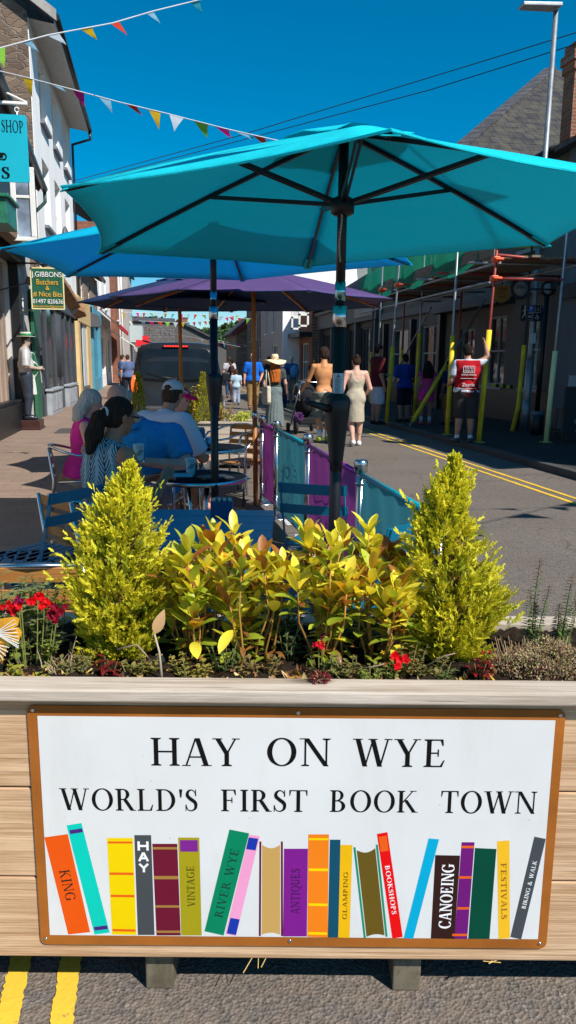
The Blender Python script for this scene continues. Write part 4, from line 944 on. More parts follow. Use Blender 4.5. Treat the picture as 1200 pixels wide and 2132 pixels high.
GL = {
 'H': (.96, lambda: _st(.20)+_st(.76)+[[(.2, .48), (.76, .48), (.76, .54), (.2, .54)]]),
 'A': (.90, lambda: _dg(.12, 0, .42, 1, .055)+_dg(.74, 0, .47, 1, .15)+[[(.22, .30), (.62, .30), (.62, .35), (.22, .35)]]+_sf(.13, 0, .26)+_sf(.74, 0, .32)),
 'Y': (.86, lambda: _st(.43, .14, 0, .5, .085, False)+_dg(.43, .45, .15, 1, .15)+_dg(.44, .45, .70, 1, .06)+_sf(.15, .965, .30)+_sf(.71, .965, .24)),
 'O': (.98, lambda: _ring(.49, .5, .43, .515, .15, .05, 0, 360, 36)),
 'Q': (.98, lambda: _ring(.49, .5, .43, .515, .15, .05, 0, 360, 36)+_cap([], [(.46, .02, .1), (.62, -.12, .09), (.80, -.2, .06), (.95, -.17, .02)])),
 'N': (.94, lambda: _st(.17, .055, 0, 1, .09, False)+_st(.79, .055, 0, 1, .09, True, False)+_dg(.79, 0, .20, 1, .15)+_sf(.12, .965, .24)),
 'W': (1.26, lambda: _dg(.40, 0, .16, 1, .15)+_dg(.40, 0, .64, 1, .05)+_dg(.86, 0, .62, 1, .15)+_dg(.87, 0, 1.10, 1, .055)+_sf(.16, .965, .30)+_sf(.63, .965, .28)+_sf(1.11, .965, .24)),
 'E': (.80, lambda: _st(.20)+[[(.2, 0), (.62, 0), (.70, .25), (.66, .25), (.56, .05), (.2, .05)], [(.2, .95), (.55, .95), (.61, .77), (.65, .77), (.63, 1), (.2, 1)], [(.2, .48), (.5, .48), (.5, .53), (.2, .53)], [(.47, .38), (.51, .38), (.51, .64), (.47, .64)]]),
 'F': (.74, lambda: _st(.20)+[[(.2, .95), (.53, .95), (.59, .75), (.63, .75), (.61, 1), (.2, 1)], [(.2, .48), (.48, .48), (.48, .53), (.2, .53)], [(.45, .38), (.49, .38), (.49, .64), (.45, .64)]]),
 'R': (.88, lambda: _st(.20)+_ring(.34, .745, .27, .255, .14, .05, -90, 90)+[[(.2, .95), (.35, .95), (.35, 1), (.2, 1)], [(.2, .49), (.35, .49), (.35, .54), (.2, .54)]]+_dg(.72, 0, .42, .52, .16)+_sf(.76, 0, .2)),
 'P': (.76, lambda: _st(.20)+_ring(.34, .73, .28, .27, .14, .05, -90, 90)+[[(.2, .95), (.35, .95), (.35, 1), (.2, 1)], [(.2, .46), (.35, .46), (.35, .51), (.2, .51)]]),
 'B': (.82, lambda: _st(.20)+_ring(.36, .76, .24, .24, .13, .05, -90, 90)+_ring(.36, .27, .32, .27, .15, .05, -90, 90)+[[(.2, .95), (.37, .95), (.37, 1), (.2, 1)], [(.2, .49), (.37, .49), (.37, .545), (.2, .545)], [(.2, 0), (.37, 0), (.37, .05), (.2, .05)]]),
 'D': (.92, lambda: _st(.20)+_ring(.36, .5, .46, .5, .15, .05, -90, 90, 24)+[[(.2, .95), (.37, .95), (.37, 1), (.2, 1)], [(.2, 0), (.37, 0), (.37, .05), (.2, .05)]]),
 'L': (.76, lambda: _st(.20)+[[(.2, 0), (.62, 0), (.68, .28), (.64, .28), (.55, .05), (.2, .05)]]),
 'I': (.42, lambda: _st(.21)),
 'T': (.80, lambda: _st(.40, .14, 0, .97, .09, False)+[[(.05, .95), (.75, .95), (.75, 1), (.05, 1)], [(.05, .74), (.08, .74), (.12, .95), (.05, .95)], [(.72, .74), (.75, .74), (.75, .95), (.68, .95)]]),
 'K': (.92, lambda: _st(.20)+_dg(.22, .40, .68, 1, .06)+_dg(.76, 0, .38, .58, .16)+_sf(.69, .965, .26)+_sf(.77, 0, .26)),
 'S': (.60, _S),
 'G': (.98, lambda: _ring(.49, .5, .43, .515, .15, .05, 40, 330, 30)+_st(.78, .13, .06, .46, .08, True, False)+[[(.78, .74), (.82, .74), (.82, 1), (.79, 1)]]),
 'C': (.90, lambda: _ring(.49, .5, .43, .515, .15, .05, 42, 318, 30)+[[(.76, .72), (.80, .72), (.80, 1), (.77, 1)]]),
 'M': (1.16, lambda: _st(.18, .055)+_st(.96, .14)+_dg(.56, 0, .22, 1, .15)+_dg(.56, 0, .93, 1, .055)),
 'V': (.86, lambda: _dg(.43, 0, .16, 1, .15)+_dg(.44, 0, .70, 1, .055)+_sf(.16, .965, .30)+_sf(.71, .965, .24)),
 'U': (.90, lambda: _st(.18, .14, .28, 1, .085, True, False)+_st(.72, .055, .28, 1, .085, True, False)+_ring(.45, .3, .30, .32, .14, .06, 180, 360)),
 "'": (.26, lambda: [[(.10, .62), (.15, .62), (.19, 1), (.06, 1)]]),
 '&': (.92, lambda: _cap([], [(.82, .46, .03), (.70, .25, .05), (.52, .06, .08), (.30, .0, .1), (.13, .13, .13), (.14, .33, .13), (.34, .52, .1), (.50, .70, .09), (.48, .90, .08), (.36, .97, .06), (.25, .87, .1), (.28, .68, .13), (.50, .35, .15), (.74, .05, .14), (.88, .02, .05)])),
 ' ': (.50, lambda: [])}
def letters(m, text, fn, x0, y0, hgt, width=None, sp=.03, mat=0, bold=0, colr=None):
    """write text on a surface: fn(x, y, lift) gives the point; width stretches the line to fit"""
    tw = sum(GL[c][0]+sp for c in text)-sp; kx = (width/tw) if width else hgt
    x = 0; k = 0; om = m.mat; m.mat = mat; oc = m.col
    if colr: m.col = colr
    for ch in text:
        w_, g = GL[ch]
        for q in g():
            k += 1
            m.poly([fn(x0+(x+px)*kx, y0+py*hgt, .00003*(k % 12)) for px, py in q])
            if bold:
                k += 1; m.poly([fn(x0+(x+px+bold)*kx, y0+py*hgt, .00003*(k % 12)+.00001) for px, py in q])
        x += w_+sp
    m.mat = om; m.col = oc
def btext(parent, text, loc, rot, size, mat, name='lettering', width=None, align='CENTER', ext=.002):
    """plain sans lettering as mesh"""
    cu = bpy.data.curves.new('t', 'FONT'); cu.body = text; cu.size = size; cu.align_x = align; cu.align_y = 'CENTER'; cu.extrude = ext
    o = bpy.data.objects.new('t', cu); col.objects.link(o); dg = bpy.context.evaluated_depsgraph_get(); dg.update()
    me = bpy.data.meshes.new_from_object(o.evaluated_get(dg)); bpy.data.objects.remove(o)
    me.materials.clear(); me.materials.append(mat); r = bpy.data.objects.new(name, me); col.objects.link(r)
    if width:
        xs = [v.co.x for v in me.vertices]; k = width/max(1e-4, max(xs)-min(xs))
        for v in me.vertices: v.co.x *= k
    r.parent = parent; r.location = loc; r.rotation_euler = rot; return r
# ------------------------------------------------------------ front planter
YC = 1.58                                   # distance of the planter's face, square to it
def yc_z(py, z): # depth at which a pixel row in the middle has height z
    return
FW = Matrix.Rotation(-PAN, 4, 'Z')
def loc_(p): v_ = FW.inverted() @ Vector(p); return v_
PLW = wood('planter_board', (.80, .55, .345), (.40, .22, .105), (.8, 14, 30), 3.0); PLC = wood('planter_cap', (.66, .57, .48), (.36, .28, .21), (.8, 12, 18), 2.6)
PLD = wood('planter_foot', (.20, .17, .12), (.10, .08, .05), (6, 6, 2), 3)
pl = thing('wooden_planter', 'long weathered timber planter across the foreground carrying the book town sign', 'planter', (0, 0, 0), -PAN)
f0 = loc_(atc(600, 1463, YC)); ztop = f0.z          # lower edge of the cap front
zcap = loc_(atc(600, 1441, YC-.034)).z; zb = loc_(atc(600, 1998, YC)).z
XL, XR = -1.55, 1.35; DEP = .47
rows = [1463, 1640, 1826, 2003]
zr = [loc_(atc(30, y, YC)).z for y in rows]; zr[0] = zcap-.028; zr[-1] = zb
for i in range(3):
    m = MB(); g = .0022; m.box((XL, YC+.0, zr[i+1]+g), (XR, YC+.035, zr[i]-g)); m.box((XL, YC+DEP-.035, zr[i+1]+g), (XR, YC+DEP, zr[i]-g)); m.box((XL, YC+.036, zr[i+1]+g), (XL+.035, YC+DEP-.036, zr[i]-g)); m.box((XR-.035, YC+.036, zr[i+1]+g), (XR, YC+DEP-.036, zr[i]-g))
    m.build('board', PLW, pl, .004)
m = MB(); m.box((XL-.02, YC-.034, zcap-.028), (XR+.02, YC+.042, zcap)); m.build('cap_rail', PLC, pl, .004)
m = MB(); m.box((XL-.02, YC+DEP-.042, zcap-.028), (XR+.02, YC+DEP+.022, zcap)); m.build('cap_rail', PLC, pl, .004)
m = MB(); m.box((XL-.02, YC+.044, zcap-.028), (XL+.05, YC+DEP-.044, zcap)); m.box((XR-.05, YC+.044, zcap-.028), (XR+.02, YC+DEP-.044, zcap)); m.build('end_cap', PLC, pl, .004)
m = MB(); m.box((XL+.036, YC+.036, zb+.03), (XR-.036, YC+DEP-.036, zb+.05)); m.build('base_board', PLD, pl)
for px in (340, 850, -170, 1340):
    q = loc_(atc(px, 2030, YC+.05)); m = MB(); m.box((q.x-.04, YC+.035, 0), (q.x+.028, YC+DEP-.06, zb+.028)); m.build('foot', PLD, pl, .004)
# splintered straw under the edge
m = MB(); rs = random.Random(5)
for k in range(7):
    x = loc_(atc(rs.choice((545, 560, 1030)), 2010, YC)).x+rs.uniform(-.03, .03); m.bar((x, YC+rs.uniform(-.02, .02), zb+.002), (x+rs.uniform(-.03, .05), YC+rs.uniform(-.03, .03), zb-rs.uniform(.0, .012)), .0015, .001)
m.build('splinters', plain((.65, .45, .15), .8), pl)
# soil
sm = MB(); sm.sm = True; nx, ny = 240, 40; idx = {}; rs = random.Random(11)
for i in range(nx+1):
    for j in range(ny+1):
        x = XL+.036+(XR-XL-.072)*i/nx; y = YC+.038+(DEP-.076)*j/ny
        z = zcap-.018+.010*math.sin(x*9)*math.sin(y*17)+rs.uniform(-.006, .007)+.010*math.sin(x*31+1)*math.sin(y*41)
        idx[i, j] = sm.V((x, y, z))
for i in range(nx):
    for j in range(ny): sm.F((idx[i, j], idx[i+1, j], idx[i+1, j+1], idx[i, j+1]))
so_, b = base_mat('soil', (.03, .02, .014), .95, 0, .1); v = coords(so_); n = noise(so_, v, 60, 8, .75); L(so_, ramp(so_, n, [(.35, (.012, .008, .006)), (.6, (.045, .03, .02)), (.75, (.10, .07, .045))]), b.inputs['Base Color']); bump(so_, b, n, .012, 1)
soil = sm.build('soil', so_, pl, fix=False)
# ------------------------------------------------------------ the sign
ORG = plain((.36, .115, .018), .5, 0, .22, 5, .0, .2); SGW = plain((.70, .705, .70), .35, 0, .05, 2.2, .0, .3); INK = plain((.006, .006, .006), .6, 0, .1, 8, 0, .1)
b = SGW.node_tree.nodes['Principled BSDF']; src_ = b.inputs['Base Color'].links[0].from_socket
dn = noise(SGW, coords(SGW, (1, 1, .25)), 7, 8, .7); c_ = mixc(SGW, ramp(SGW, dn, [(.52, (0, 0, 0)), (.78, (.35, .35, .35))]), src_, (.52, .50, .44))
vo_ = N(SGW, 'ShaderNodeTexVoronoi'); vo_.inputs['Scale'].default_value = 22; L(SGW, coords(SGW), vo_.inputs['Vector']); c_ = mixc(SGW, ramp(SGW, vo_.outputs[0], [(0, (.7, .7, .7)), (.035, (.5, .5, .5)), (.05, (0, 0, 0))]), c_, (.40, .37, .32)); L(SGW, c_, b.inputs['Base Color'])
sg = thing('town_sign', 'white book town sign with rust-orange border fixed to the front of the planter', 'sign', (0, 0, 0), -PAN)
YS = YC-.005
tl, tr, bl, br = [loc_(atc(x, y, YS)) for x, y in ((65, 1470), (1175, 1477), (77, 1966), (1141, 1975))]
xl, xr = (tl.x+bl.x)/2, (tr.x+br.x)/2; zt_, zb_ = (tl.z+tr.z)/2, (bl.z+br.z)/2
Wd, Ht = xr-xl, zt_-zb_
# homography from photo measurements of the flat sign to its own rectangle
src = [(65, 1470), (1175, 1477), (1141, 1975), (77, 1966)]; dst = [(0, Ht), (Wd, Ht), (Wd, 0), (0, 0)]
A_ = [];
for (x, y), (X, Y_) in zip(src, dst): A_ += [[x, y, 1, 0, 0, 0, -X*x, -X*y], [0, 0, 0, x, y, 1, -Y_*x, -Y_*y]]
HM = np.append(np.linalg.solve(np.array(A_, float), np.array([c for d in dst for c in d], float)), 1).reshape(3, 3)
def sgn(px, py): q = HM @ np.array([px, py, 1.]); return q[0]/q[2], q[1]/q[2]
def sp_(u_, v_, lift=0): return (xl+u_, YS-lift, zb_+v_)
def rrect(x0, y0, x1, y1, r, n=6):
    P_ = []
    for cx, cy, a in ((x1-r, y1-r, 0), (x0+r, y1-r, 90), (x0+r, y0+r, 180), (x1-r, y0+r, 270)):
        for i in range(n+1): t = R(a+90*i/n); P_.append((cx+r*math.cos(t), cy+r*math.sin(t)))
    return P_
m = MB(); m.prism([(xl+a, zb_+b) for a, b in rrect(0, 0, Wd, Ht, .016)], 'y', YC-.001, YS); m.build('border', ORG, sg)
i0 = sgn(86, 1492); i1 = sgn(1153, 1497); i2 = sgn(1124, 1955); i3 = sgn(97, 1946)
m = MB(); a0, a1 = (i0[0]+i3[0])/2, (i1[0]+i2[0])/2; b1, b0 = (i0[1]+i1[1])/2, (i2[1]+i3[1])/2
m.poly([sp_(a0, b0, .0002), sp_(a1, b0, .0002), sp_(a1, b1, .0002), sp_(a0, b1, .0002)]); m.build('white_panel', SGW, sg)
LF = .0004
def sgl(u_, v_, l): return sp_(u_, v_, LF+.0002+l)
def line(text, pxa, pya, pxb, pyt, bold=.0, sp=.03):
    m = MB()
    a = sgn(pxa, pya); b = sgn(pxb, pya); h_ = sgn((pxa+pxb)/2, pyt)[1]-sgn((pxa+pxb)/2, pya)[1]
    letters(m, text, sgl, a[0], a[1], h_, b[0]-a[0], sp, 0, bold); m.build('lettering', INK, sg, fix=False)
line('HAY', 315, 1592, 503, 1535); line('ON', 553, 1592, 690, 1535); line('WYE', 733, 1593, 931, 1536)
line("WORLD'S", 126, 1684, 415, 1639, 0, .0); line('FIRST', 458, 1686, 642, 1641, 0, .0); line('BOOK', 684, 1687, 870, 1642, 0, .0); line('TOWN', 914, 1689, 1117, 1643, 0, .0)
def book(quad, cl, bands=(), text=None, tcol=None, sans=False, note=None, extra=()):
    """one printed book spine: quad in photo measure TL TR BR BL; text runs along u,v box"""
    q = [sgn(*p) for p in quad]; mats = [plain(sc(cl, .9), .5, 0, .05, 3, 0, .15)]; m = MB()
    def uv(s, t, l=0):      # s across 0..1, t up 0..1
        x = (q[3][0]*(1-s)+q[2][0]*s)*(1-t)+(q[0][0]*(1-s)+q[1][0]*s)*t; y = (q[3][1]*(1-s)+q[2][1]*s)*(1-t)+(q[0][1]*(1-s)+q[1][1]*s)*t
        return sp_(x, y, LF+l)
    m.poly([uv(0, 0), uv(1, 0), uv(1, 1), uv(0, 1)])
    for (s0, s1, t0, t1, c) in bands:
        m.mat = len(mats); mats.append(plain(sc(c, .9), .5, 0, .05, 3, 0, .15)); m.poly([uv(s0, t0, .0002), uv(s1, t0, .0002), uv(s1, t1, .0002), uv(s0, t1, .0002)])
    if text:
        mode, s0, s1, t0, t1, tc, bold = tcol; m.mat = len(mats); mats.append(plain(tc, .6, 0, .1, 8, 0, .1))
        if mode == 'up': fn = lambda a, b, l: uv(s0+(s1-s0)*(1-b), t0+(t1-t0)*a, .0004+l)     # reads bottom to top
        elif mode == 'down': fn = lambda a, b, l: uv(s0+(s1-s0)*b, t1-(t1-t0)*a, .0004+l)
        letters(m, text, fn, 0, 0, 1, 1, .03, m.mat, bold)
    for e in extra: e(m, mats, uv)
    o = m.build('book_picture', mats, sg, fix=False); tag(o, note); return o
W_ = (.85, .85, .85); K_ = (.02, .018, .015)
book([(92,1741),(141,1734),(181,1940),(135,1945)], (.85,.10,.005), (), 'KING', ('down', .28, .72, .34, .66, K_, 0), note='leaning orange book picture lettered KING')
book([(139,1716),(170,1711),(222,1941),(190,1945)], (.0,.62,.50), [(.1,.95,.92,.955,(.06,.02,.22)), (.08,.95,.035,.07,(.06,.02,.22))], note='leaning turquoise book picture')
O1 = (.85,.13,.01)
book([(222,1742),(276,1742),(278,1946),(227,1945)], (.92,.66,.0), [(.03,.97,.945,.965,O1),(.03,.97,.625,.65,O1),(.03,.97,.395,.42,O1),(.03,.97,.035,.06,O1)], note='yellow book picture with orange bands')
def hay(m, mats, uv):
    m.mat = len(mats); mats.append(plain(W_, .4)); k = 0
    def bar(p, q, w): 
        (x0, y0), (x1, y1) = p, q; dx, dy = (x1-x0)*30, (y1-y0)*205; l = math.hypot(dx, dy); nx, ny = -dy/l*w/30, dx/l*w/205
        m.poly([uv(x0-nx, y0-ny, .0004), uv(x1-nx, y1-ny, .0004+.0001), uv(x1+nx, y1+ny, .0005), uv(x0+nx, y0+ny, .0004)])
    def G(y0, y1, L_): 
        f = lambda x, y: (.24+.52*x, y0+(y1-y0)*y)
        for a in L_: bar(f(*a[0]), f(*a[1]), 2.1)
    G(.85, .94, [((0,0),(0,1)),((1,0),(1,1)),((0,.5),(1,.5))]); G(.745, .83, [((0,0),(.5,1)),((1,0),(.5,1)),((.2,.35),(.8,.35))]); G(.635, .72, [((.5,0),(.5,.5)),((.5,.5),(0,1)),((.5,.5),(1,1))])
book([(279,1736),(314,1736),(316,1946),(281,1946)], (.065,.075,.085), (), extra=(hay,), note='dark grey book picture lettered HAY')
G1 = (.40,.21,.05)
book([(316,1754),(368,1754),(371,1947),(320,1947)], (.16,.008,.03), [(.0,1,.94,.965,G1),(.0,1,.62,.655,G1),(.0,1,.31,.335,G1),(.0,1,.03,.055,G1)], note='maroon book picture with gold bands')
book([(370,1741),(414,1741),(415,1947),(372,1947)], (.40,.34,.01), [(.08,.92,.86,.975,(.22,.02,.28))], 'VINTAGE', ('up', .36, .72, .30, .72, (.07,.06,.01), 0), note='olive green book picture lettered VINTAGE')
book([(477,1724),(518,1732),(461,1947),(421,1938)], (.0,.24,.11), (), 'RIVER WYE', ('up', .30, .72, .16, .84, (.01,.06,.04), 0), note='leaning green book picture lettered RIVER WYE')
book([(518,1735),(540,1738),(487,1948),(465,1944)], (.92,.36,.62), [(.02,.92,.86,.975,(.01,.04,.40)),(.1,.98,.01,.17,(.01,.04,.40))], note='leaning pink book picture')
def openb(qd, side, paper, note):
    q = [sgn(*p) for p in qd]; m = MB(); mats = [plain(side, .5, 0, .1, 8, 0, .15), plain(paper, .5, 0, .05, 3, 0, .15)]
    def uv(s, t, l=0):
        x = (q[3][0]*(1-s)+q[2][0]*s)*(1-t)+(q[0][0]*(1-s)+q[1][0]*s)*t; y = (q[3][1]*(1-s)+q[2][1]*s)*(1-t)+(q[0][1]*(1-s)+q[1][1]*s)*t
        return sp_(x, y, LF+l)
    for s0, s1 in ((0, .085), (.915, 1)): m.poly([uv(s0, 0, .0001), uv(s1, 0, .0001), uv(s1, 1, .0001), uv(s0, 1, .0001)])
    m.mat = 1; n = 14
    for i in range(n):
        s0 = .12+.76*i/n; s1 = .12+.76*(i+1)/n; d = lambda s: .035*math.sin((s-.12)/.76*math.pi)
        m.poly([uv(s0, .015+d(s0)*.6), uv(s1, .015+d(s1)*.6), uv(s1, .965-d(s1)), uv(s0, .965-d(s0))])
    tag(m.build('book_picture', mats, sg, fix=False), note)
openb([(539,1749),(588,1749),(586,1948),(535,1948)], (.13,.01,.03), (.55,.33,.10), 'tan page-block book picture with maroon covers')
book([(590,1764),(640,1764),(636,1949),(586,1949)], (.22,.012,.27), (), 'ANTIQUES', ('up', .32, .68, .26, .78, (.05,.01,.07), 0), note='purple book picture lettered ANTIQUES')
Y_ = (.95,.68,.0)
book([(641,1734),(684,1734),(680,1951),(637,1950)], (.93,.23,.01), [(.03,.97,.945,.965,Y_),(.03,.97,.65,.675,Y_),(.03,.97,.31,.335,Y_),(.03,.97,.025,.05,Y_)], note='orange book picture with yellow bands')
book([(686,1745),(708,1745),(702,1951),(680,1951)], (.005,.08,.14), note='narrow dark teal book picture')
book([(708,1756),(733,1756),(726,1952),(702,1951)], (.90,.50,.005), (), 'GLAMPING', ('up', .34, .70, .20, .72, (.10,.04,.01), 0), note='amber book picture lettered GLAMPING')
openb([(735,1761),(786,1755),(806,1949),(756,1953)], (.0,.25,.13), (.13,.085,.01), 'brown page-block book picture with green covers')
book([(784,1733),(806,1729),(838,1950),(816,1953)], (.85,.004,.006), [(.12,.86,.83,.97,(.90,.12,.01))], 'BOOKSHOPS', ('down', .30, .74, .23, .70, W_, .03), note='leaning red book picture lettered BOOKSHOPS')
book([(892,1742),(914,1744),(860,1954),(840,1952)], (.0,.42,.68), note='leaning sky blue book picture')
book([(906,1777),(958,1778),(947,1954),(897,1953)], (.035,.012,.01), (), 'CANOEING', ('up', .30, .80, .12, .90, W_, .06), note='dark brown book picture lettered CANOEING')
book([(961,1750),(988,1750),(974,1954),(947,1954)], (.17,.01,.19), [(.03,.97,.94,.965,O1),(-.03,1.0,.63,.655,O1),(.03,.97,.31,.335,O1),(-.2,.97,.03,.055,O1)], note='purple book picture with red bands')
book([(989,1762),(1034,1764),(1021,1954),(976,1954)], (.0,.07,.04), note='plain dark green book picture')
book([(1035,1748),(1061,1746),(1064,1952),(1040,1954)], (.95,.53,.02), (), 'FESTIVALS', ('down', .30, .74, .20, .78, (.25,.10,.02), 0), note='golden book picture lettered FESTIVALS')
book([(1113,1738),(1137,1743),(1088,1955),(1065,1950)], (.065,.075,.085), (), 'BIKING & WALK', ('up', .36, .72, .30, .78, W_, .03), note='leaning dark grey book picture lettered BIKING & WALK')
for px, py in ((77, 1480), (623, 1484), (1164, 1488), (88, 1954), (600, 1959), (1127, 1964)):
    u_, v_ = sgn(px, py); m = MB(); c_ = sp_(u_, v_, 0); m.M = Matrix.Translation(c_) @ Matrix.Rotation(R(90), 4, 'X'); m.lathe([(.0045, 0), (.0045, .0012), (.003, .0022), (.0014, .0012)], (0, 0, 0), 12); m.build('screw', STEEL, sg)
# ------------------------------------------------------------ parasols
TEAL = fabric('turquoise_canvas', (.01, .80, .90), (.0, .58, .70), .38); BLUEC = fabric('blue_canvas', (.0, .66, .86), (.0, .50, .90), .42); NAVY = fabric('navy_canvas', (.022, .045, .13), (.006, .007, .02), .1); PURP = fabric('purple_canvas', (.105, .062, .19), (.005, .004, .012), .1)
PWOOD = wood('parasol_wood', (.50, .20, .045), (.30, .10, .02), (6, 6, 1), 3, .4, False)
def canopy_parasol(label, base, apex, tips, canv, ribm, wooden=False, pole_r=.019, low_r=.024, join=None, lean=(0, 0), hub_drop=.30, chain=False, group=None, ncap=True, sag=.012, second=None, pole_mat=None):
    """tips are points of the rib ends in order; canopy panels hang in a gentle curve between ribs"""
    root = thing('parasol', label, 'parasol', (base[0], base[1], 0), 0, group)
    B = Vector(base); loc = lambda p: Vector(p)-Vector((B.x, B.y, 0))
    ap = loc(apex); T_ = [loc(t) for t in tips]; n = len(T_)
    m = MB(); m.sm = True; pts = [(0, 0, base[2]), ap-Vector((0, 0, .0))]
    lo = Vector((0, 0, base[2])); hi = ap-Vector((0, 0, .03)); jz = join or 1.15; f_ = lambda z: lo+(hi-lo)*((z-lo.z)/(hi.z-lo.z))
    m.tube([lo, f_(jz)], low_r, 16); m.build('lower_pole', pole_mat or ribm, root)
    m = MB(); m.tube([f_(jz), hi], pole_r, 16); m.build('upper_pole', pole_mat or ribm, root)
    m = MB(); m.tube([f_(jz-.06), f_(jz+.02)], low_r+.004, 16); m.build('joint_collar', STEEL, root)
    # canopy: radial grid
    K_ = 9; S_ = 10
    def rib_pt(i, t, ins=0): a = ap-Vector((0, 0, ins)); p = a+(T_[i]-a)*t; p.z += .012*math.sin(math.pi*t); return p
    m = MB(); m.sm = True; grid = {}
    for i in range(n):
        j = (i+1) % n
        for a in range(S_+1):
            for k in range(K_+1):
                t = k/K_; s = a/S_; p = rib_pt(i, t)*(1-s)+rib_pt(j, t)*s; edge = 4*s*(1-s)
                c0 = ap.copy(); c0.z = p.z
                p = p + (c0-p)*(.055*edge*t*t)                       # scalloped edge
                p.z -= sag*.45*edge*t*(1-.3*t)
                grid[i, a, k] = m.V(p)
        for a in range(S_):
            for k in range(K_): m.F((grid[i, a, k], grid[i, a+1, k], grid[i, a+1, k+1], grid[i, a, k+1]))
    cn = m.build('canopy', canv if not second else [canv, second], root, fix=False)
    if second:
        for p_ in cn.data.polygons: p_.material_index = 1 if (p_.index//(S_*K_)) in (4, 5, 6, 7) else 0
    so = cn.modifiers.new('t', 'SOLIDIFY'); so.thickness = .0025
    # seam hem along the rim
    m = MB(); rim = [cn.data.vertices[grid[i, a, K_]].co.copy() for i in range(n) for a in range(S_)]; m.tube(rim+[rim[0]], .0042, 5, False); m.build('hem', canv, root)
    # vent cap
    m = MB(); m.sm = True; vg = {}
    for i in range(n*4):
        a = i/4.; i0 = int(a) % n; fr = a-int(a)
        for k in range(4):
            t = (.0, .09, .17, .235)[k]; p = rib_pt(i0, t)*(1-fr)+rib_pt((i0+1) % n, t)*fr; p.z += .018-.008*(k/3)+.010*math.sin(i*1.7)*(k/3); vg[i, k] = m.V(p)
    for i in range(n*4):
        for k in range(3): i2 = (i+1) % (n*4); m.F((vg[i, k], vg[i2, k], vg[i2, k+1], vg[i, k+1]))
    vt = m.build('vent_flap', canv, root, fix=False); so = vt.modifiers.new('t', 'SOLIDIFY'); so.thickness = .002
        # ribs and struts
    hub = f_(ap.z-hub_drop)
    for i in range(n):
        m = MB(); w_ = .016 if not wooden else .022; pts = [rib_pt(i, t)-Vector((0, 0, .012)) for t in (0, .25, .5, .75, .985)]
        for q in range(4): m.bar(pts[q], pts[q+1], w_*.75, w_)
        rb = m.build('rib', ribm, root)
        m = MB(); e_ = rib_pt(i, .47)-Vector((0, 0, .016)); d_ = (e_-hub); side = d_.cross(Vector((0, 0, 1))).normalized()*(.008)
        m.bar(hub+side, e_+side, .008, .015); m.bar(hub-side, e_-side, .008, .015); m.build('strut', ribm, rb)
        m = MB(); pk = rib_pt(i, .93); m.slab([rib_pt(i, .90)+Vector((0, 0, -.016))+side*3, rib_pt(i, .90)+Vector((0, 0, -.016))-side*3, rib_pt(i, 1.0)+Vector((0, 0, -.014))-side*3, rib_pt(i, 1.0)+Vector((0, 0, -.014))+side*3], .003); m.build('pocket', canv, rb)
    m = MB(); m.lathe([(low_r+.004, -.04), (.045, -.03), (.048, .01), (.036, .025), (low_r, .03)], hub, 16); m.build('sliding_hub', ribm, root)
    return root, f_, loc
def crank(root, f_, zc, mat, side=-1, k=1.):
    m = MB(); m.sm = True; c = f_(zc); m.lathe([(.026*k, -.20), (.030*k, -.15), (.043*k, -.03), (.052*k, .04), (.056*k, .085), (.05*k, .10), (.03*k, .115), (.02, .12)], c, 20); h = m.build('crank_housing', mat, root)
    if side:
        m = MB(); a = c+Vector((side*.04, -.03, .055)); b = c+Vector((side*.15*k, -.045, .085)); m.tube([a, b], [.017, .010], 10); m.tube([b, b+Vector((0, -.07, .012))], .009, 8); m.build('crank_handle', mat, h)
PBL = plain((.012, .013, .016), .4, .3, .2, 5)
def tip_(px, py, z): return at(px, py, 'z', z)
z1 = 2.05
c1 = pf(.20, 3.12); tips = [tip_(128, 388, z1), tip_(207, 524, z1), tip_(640, 555, z1), tip_(1140, 508, z1), tip_(1440, 384, z1), tip_(815, 270, z1)]
ap1 = at(706, 262, 'z', 2.395); ap1 = np.array([c1[0], c1[1], 2.395-.03])
U1, f1, _ = canopy_parasol('turquoise six-ribbed parasol in the foreground with black crank pole', (c1[0]-.012, c1[1], 0), ap1, tips, TEAL, PBL, join=1.70, hub_drop=.27)
m = MB(); m.lathe([(.0212, -.035), (.0212, .035)], f1(1.775), 18); m.build('chrome_sleeve', plain((.25, .55, .6), .15, 1.), U1)
pz = atc(703, 840, 3.12)[2]; crank(U1, f1, pz-.075, PBL, -1, .95)
# warning label on the pole
m = MB(); za, zb2 = atc(700, 777, 3.1)[2], atc(700, 820, 3.1)[2]
for i in range(8):
    t0, t1 = R(-90-55+110*i/8)-PAN, R(-90-55+110*(i+1)/8)-PAN; c_ = f1((za+zb2)/2); rr = .0265
    m.sm = True; m.poly([(c_.x+rr*math.cos(t0), c_.y+rr*math.sin(t0), zb2), (c_.x+rr*math.cos(t1), c_.y+rr*math.sin(t1), zb2), (c_.x+rr*math.cos(t1), c_.y+rr*math.sin(t1), za), (c_.x+rr*math.cos(t0), c_.y+rr*math.sin(t0), za)])
lb = m.build('warning_label', plain((.42, .52, .58), .5), U1)
m = MB(); cc = f1(za); fy = lambda x: cc.y-.0272
m.poly([(cc.x-.005-.009, fy(0), za-.016), (cc.x-.005+.009, fy(0), za-.016), (cc.x-.005, fy(0), za-.004)])
for i in range(11):
    z = za-.022-i*.0052; m.box((cc.x-.018, fy(0), z-.0011), (cc.x+.006-.003*(i % 3), fy(0)+.0004, z+.0011))
m.build('label_print', plain((.10, .12, .14), .6), lb)
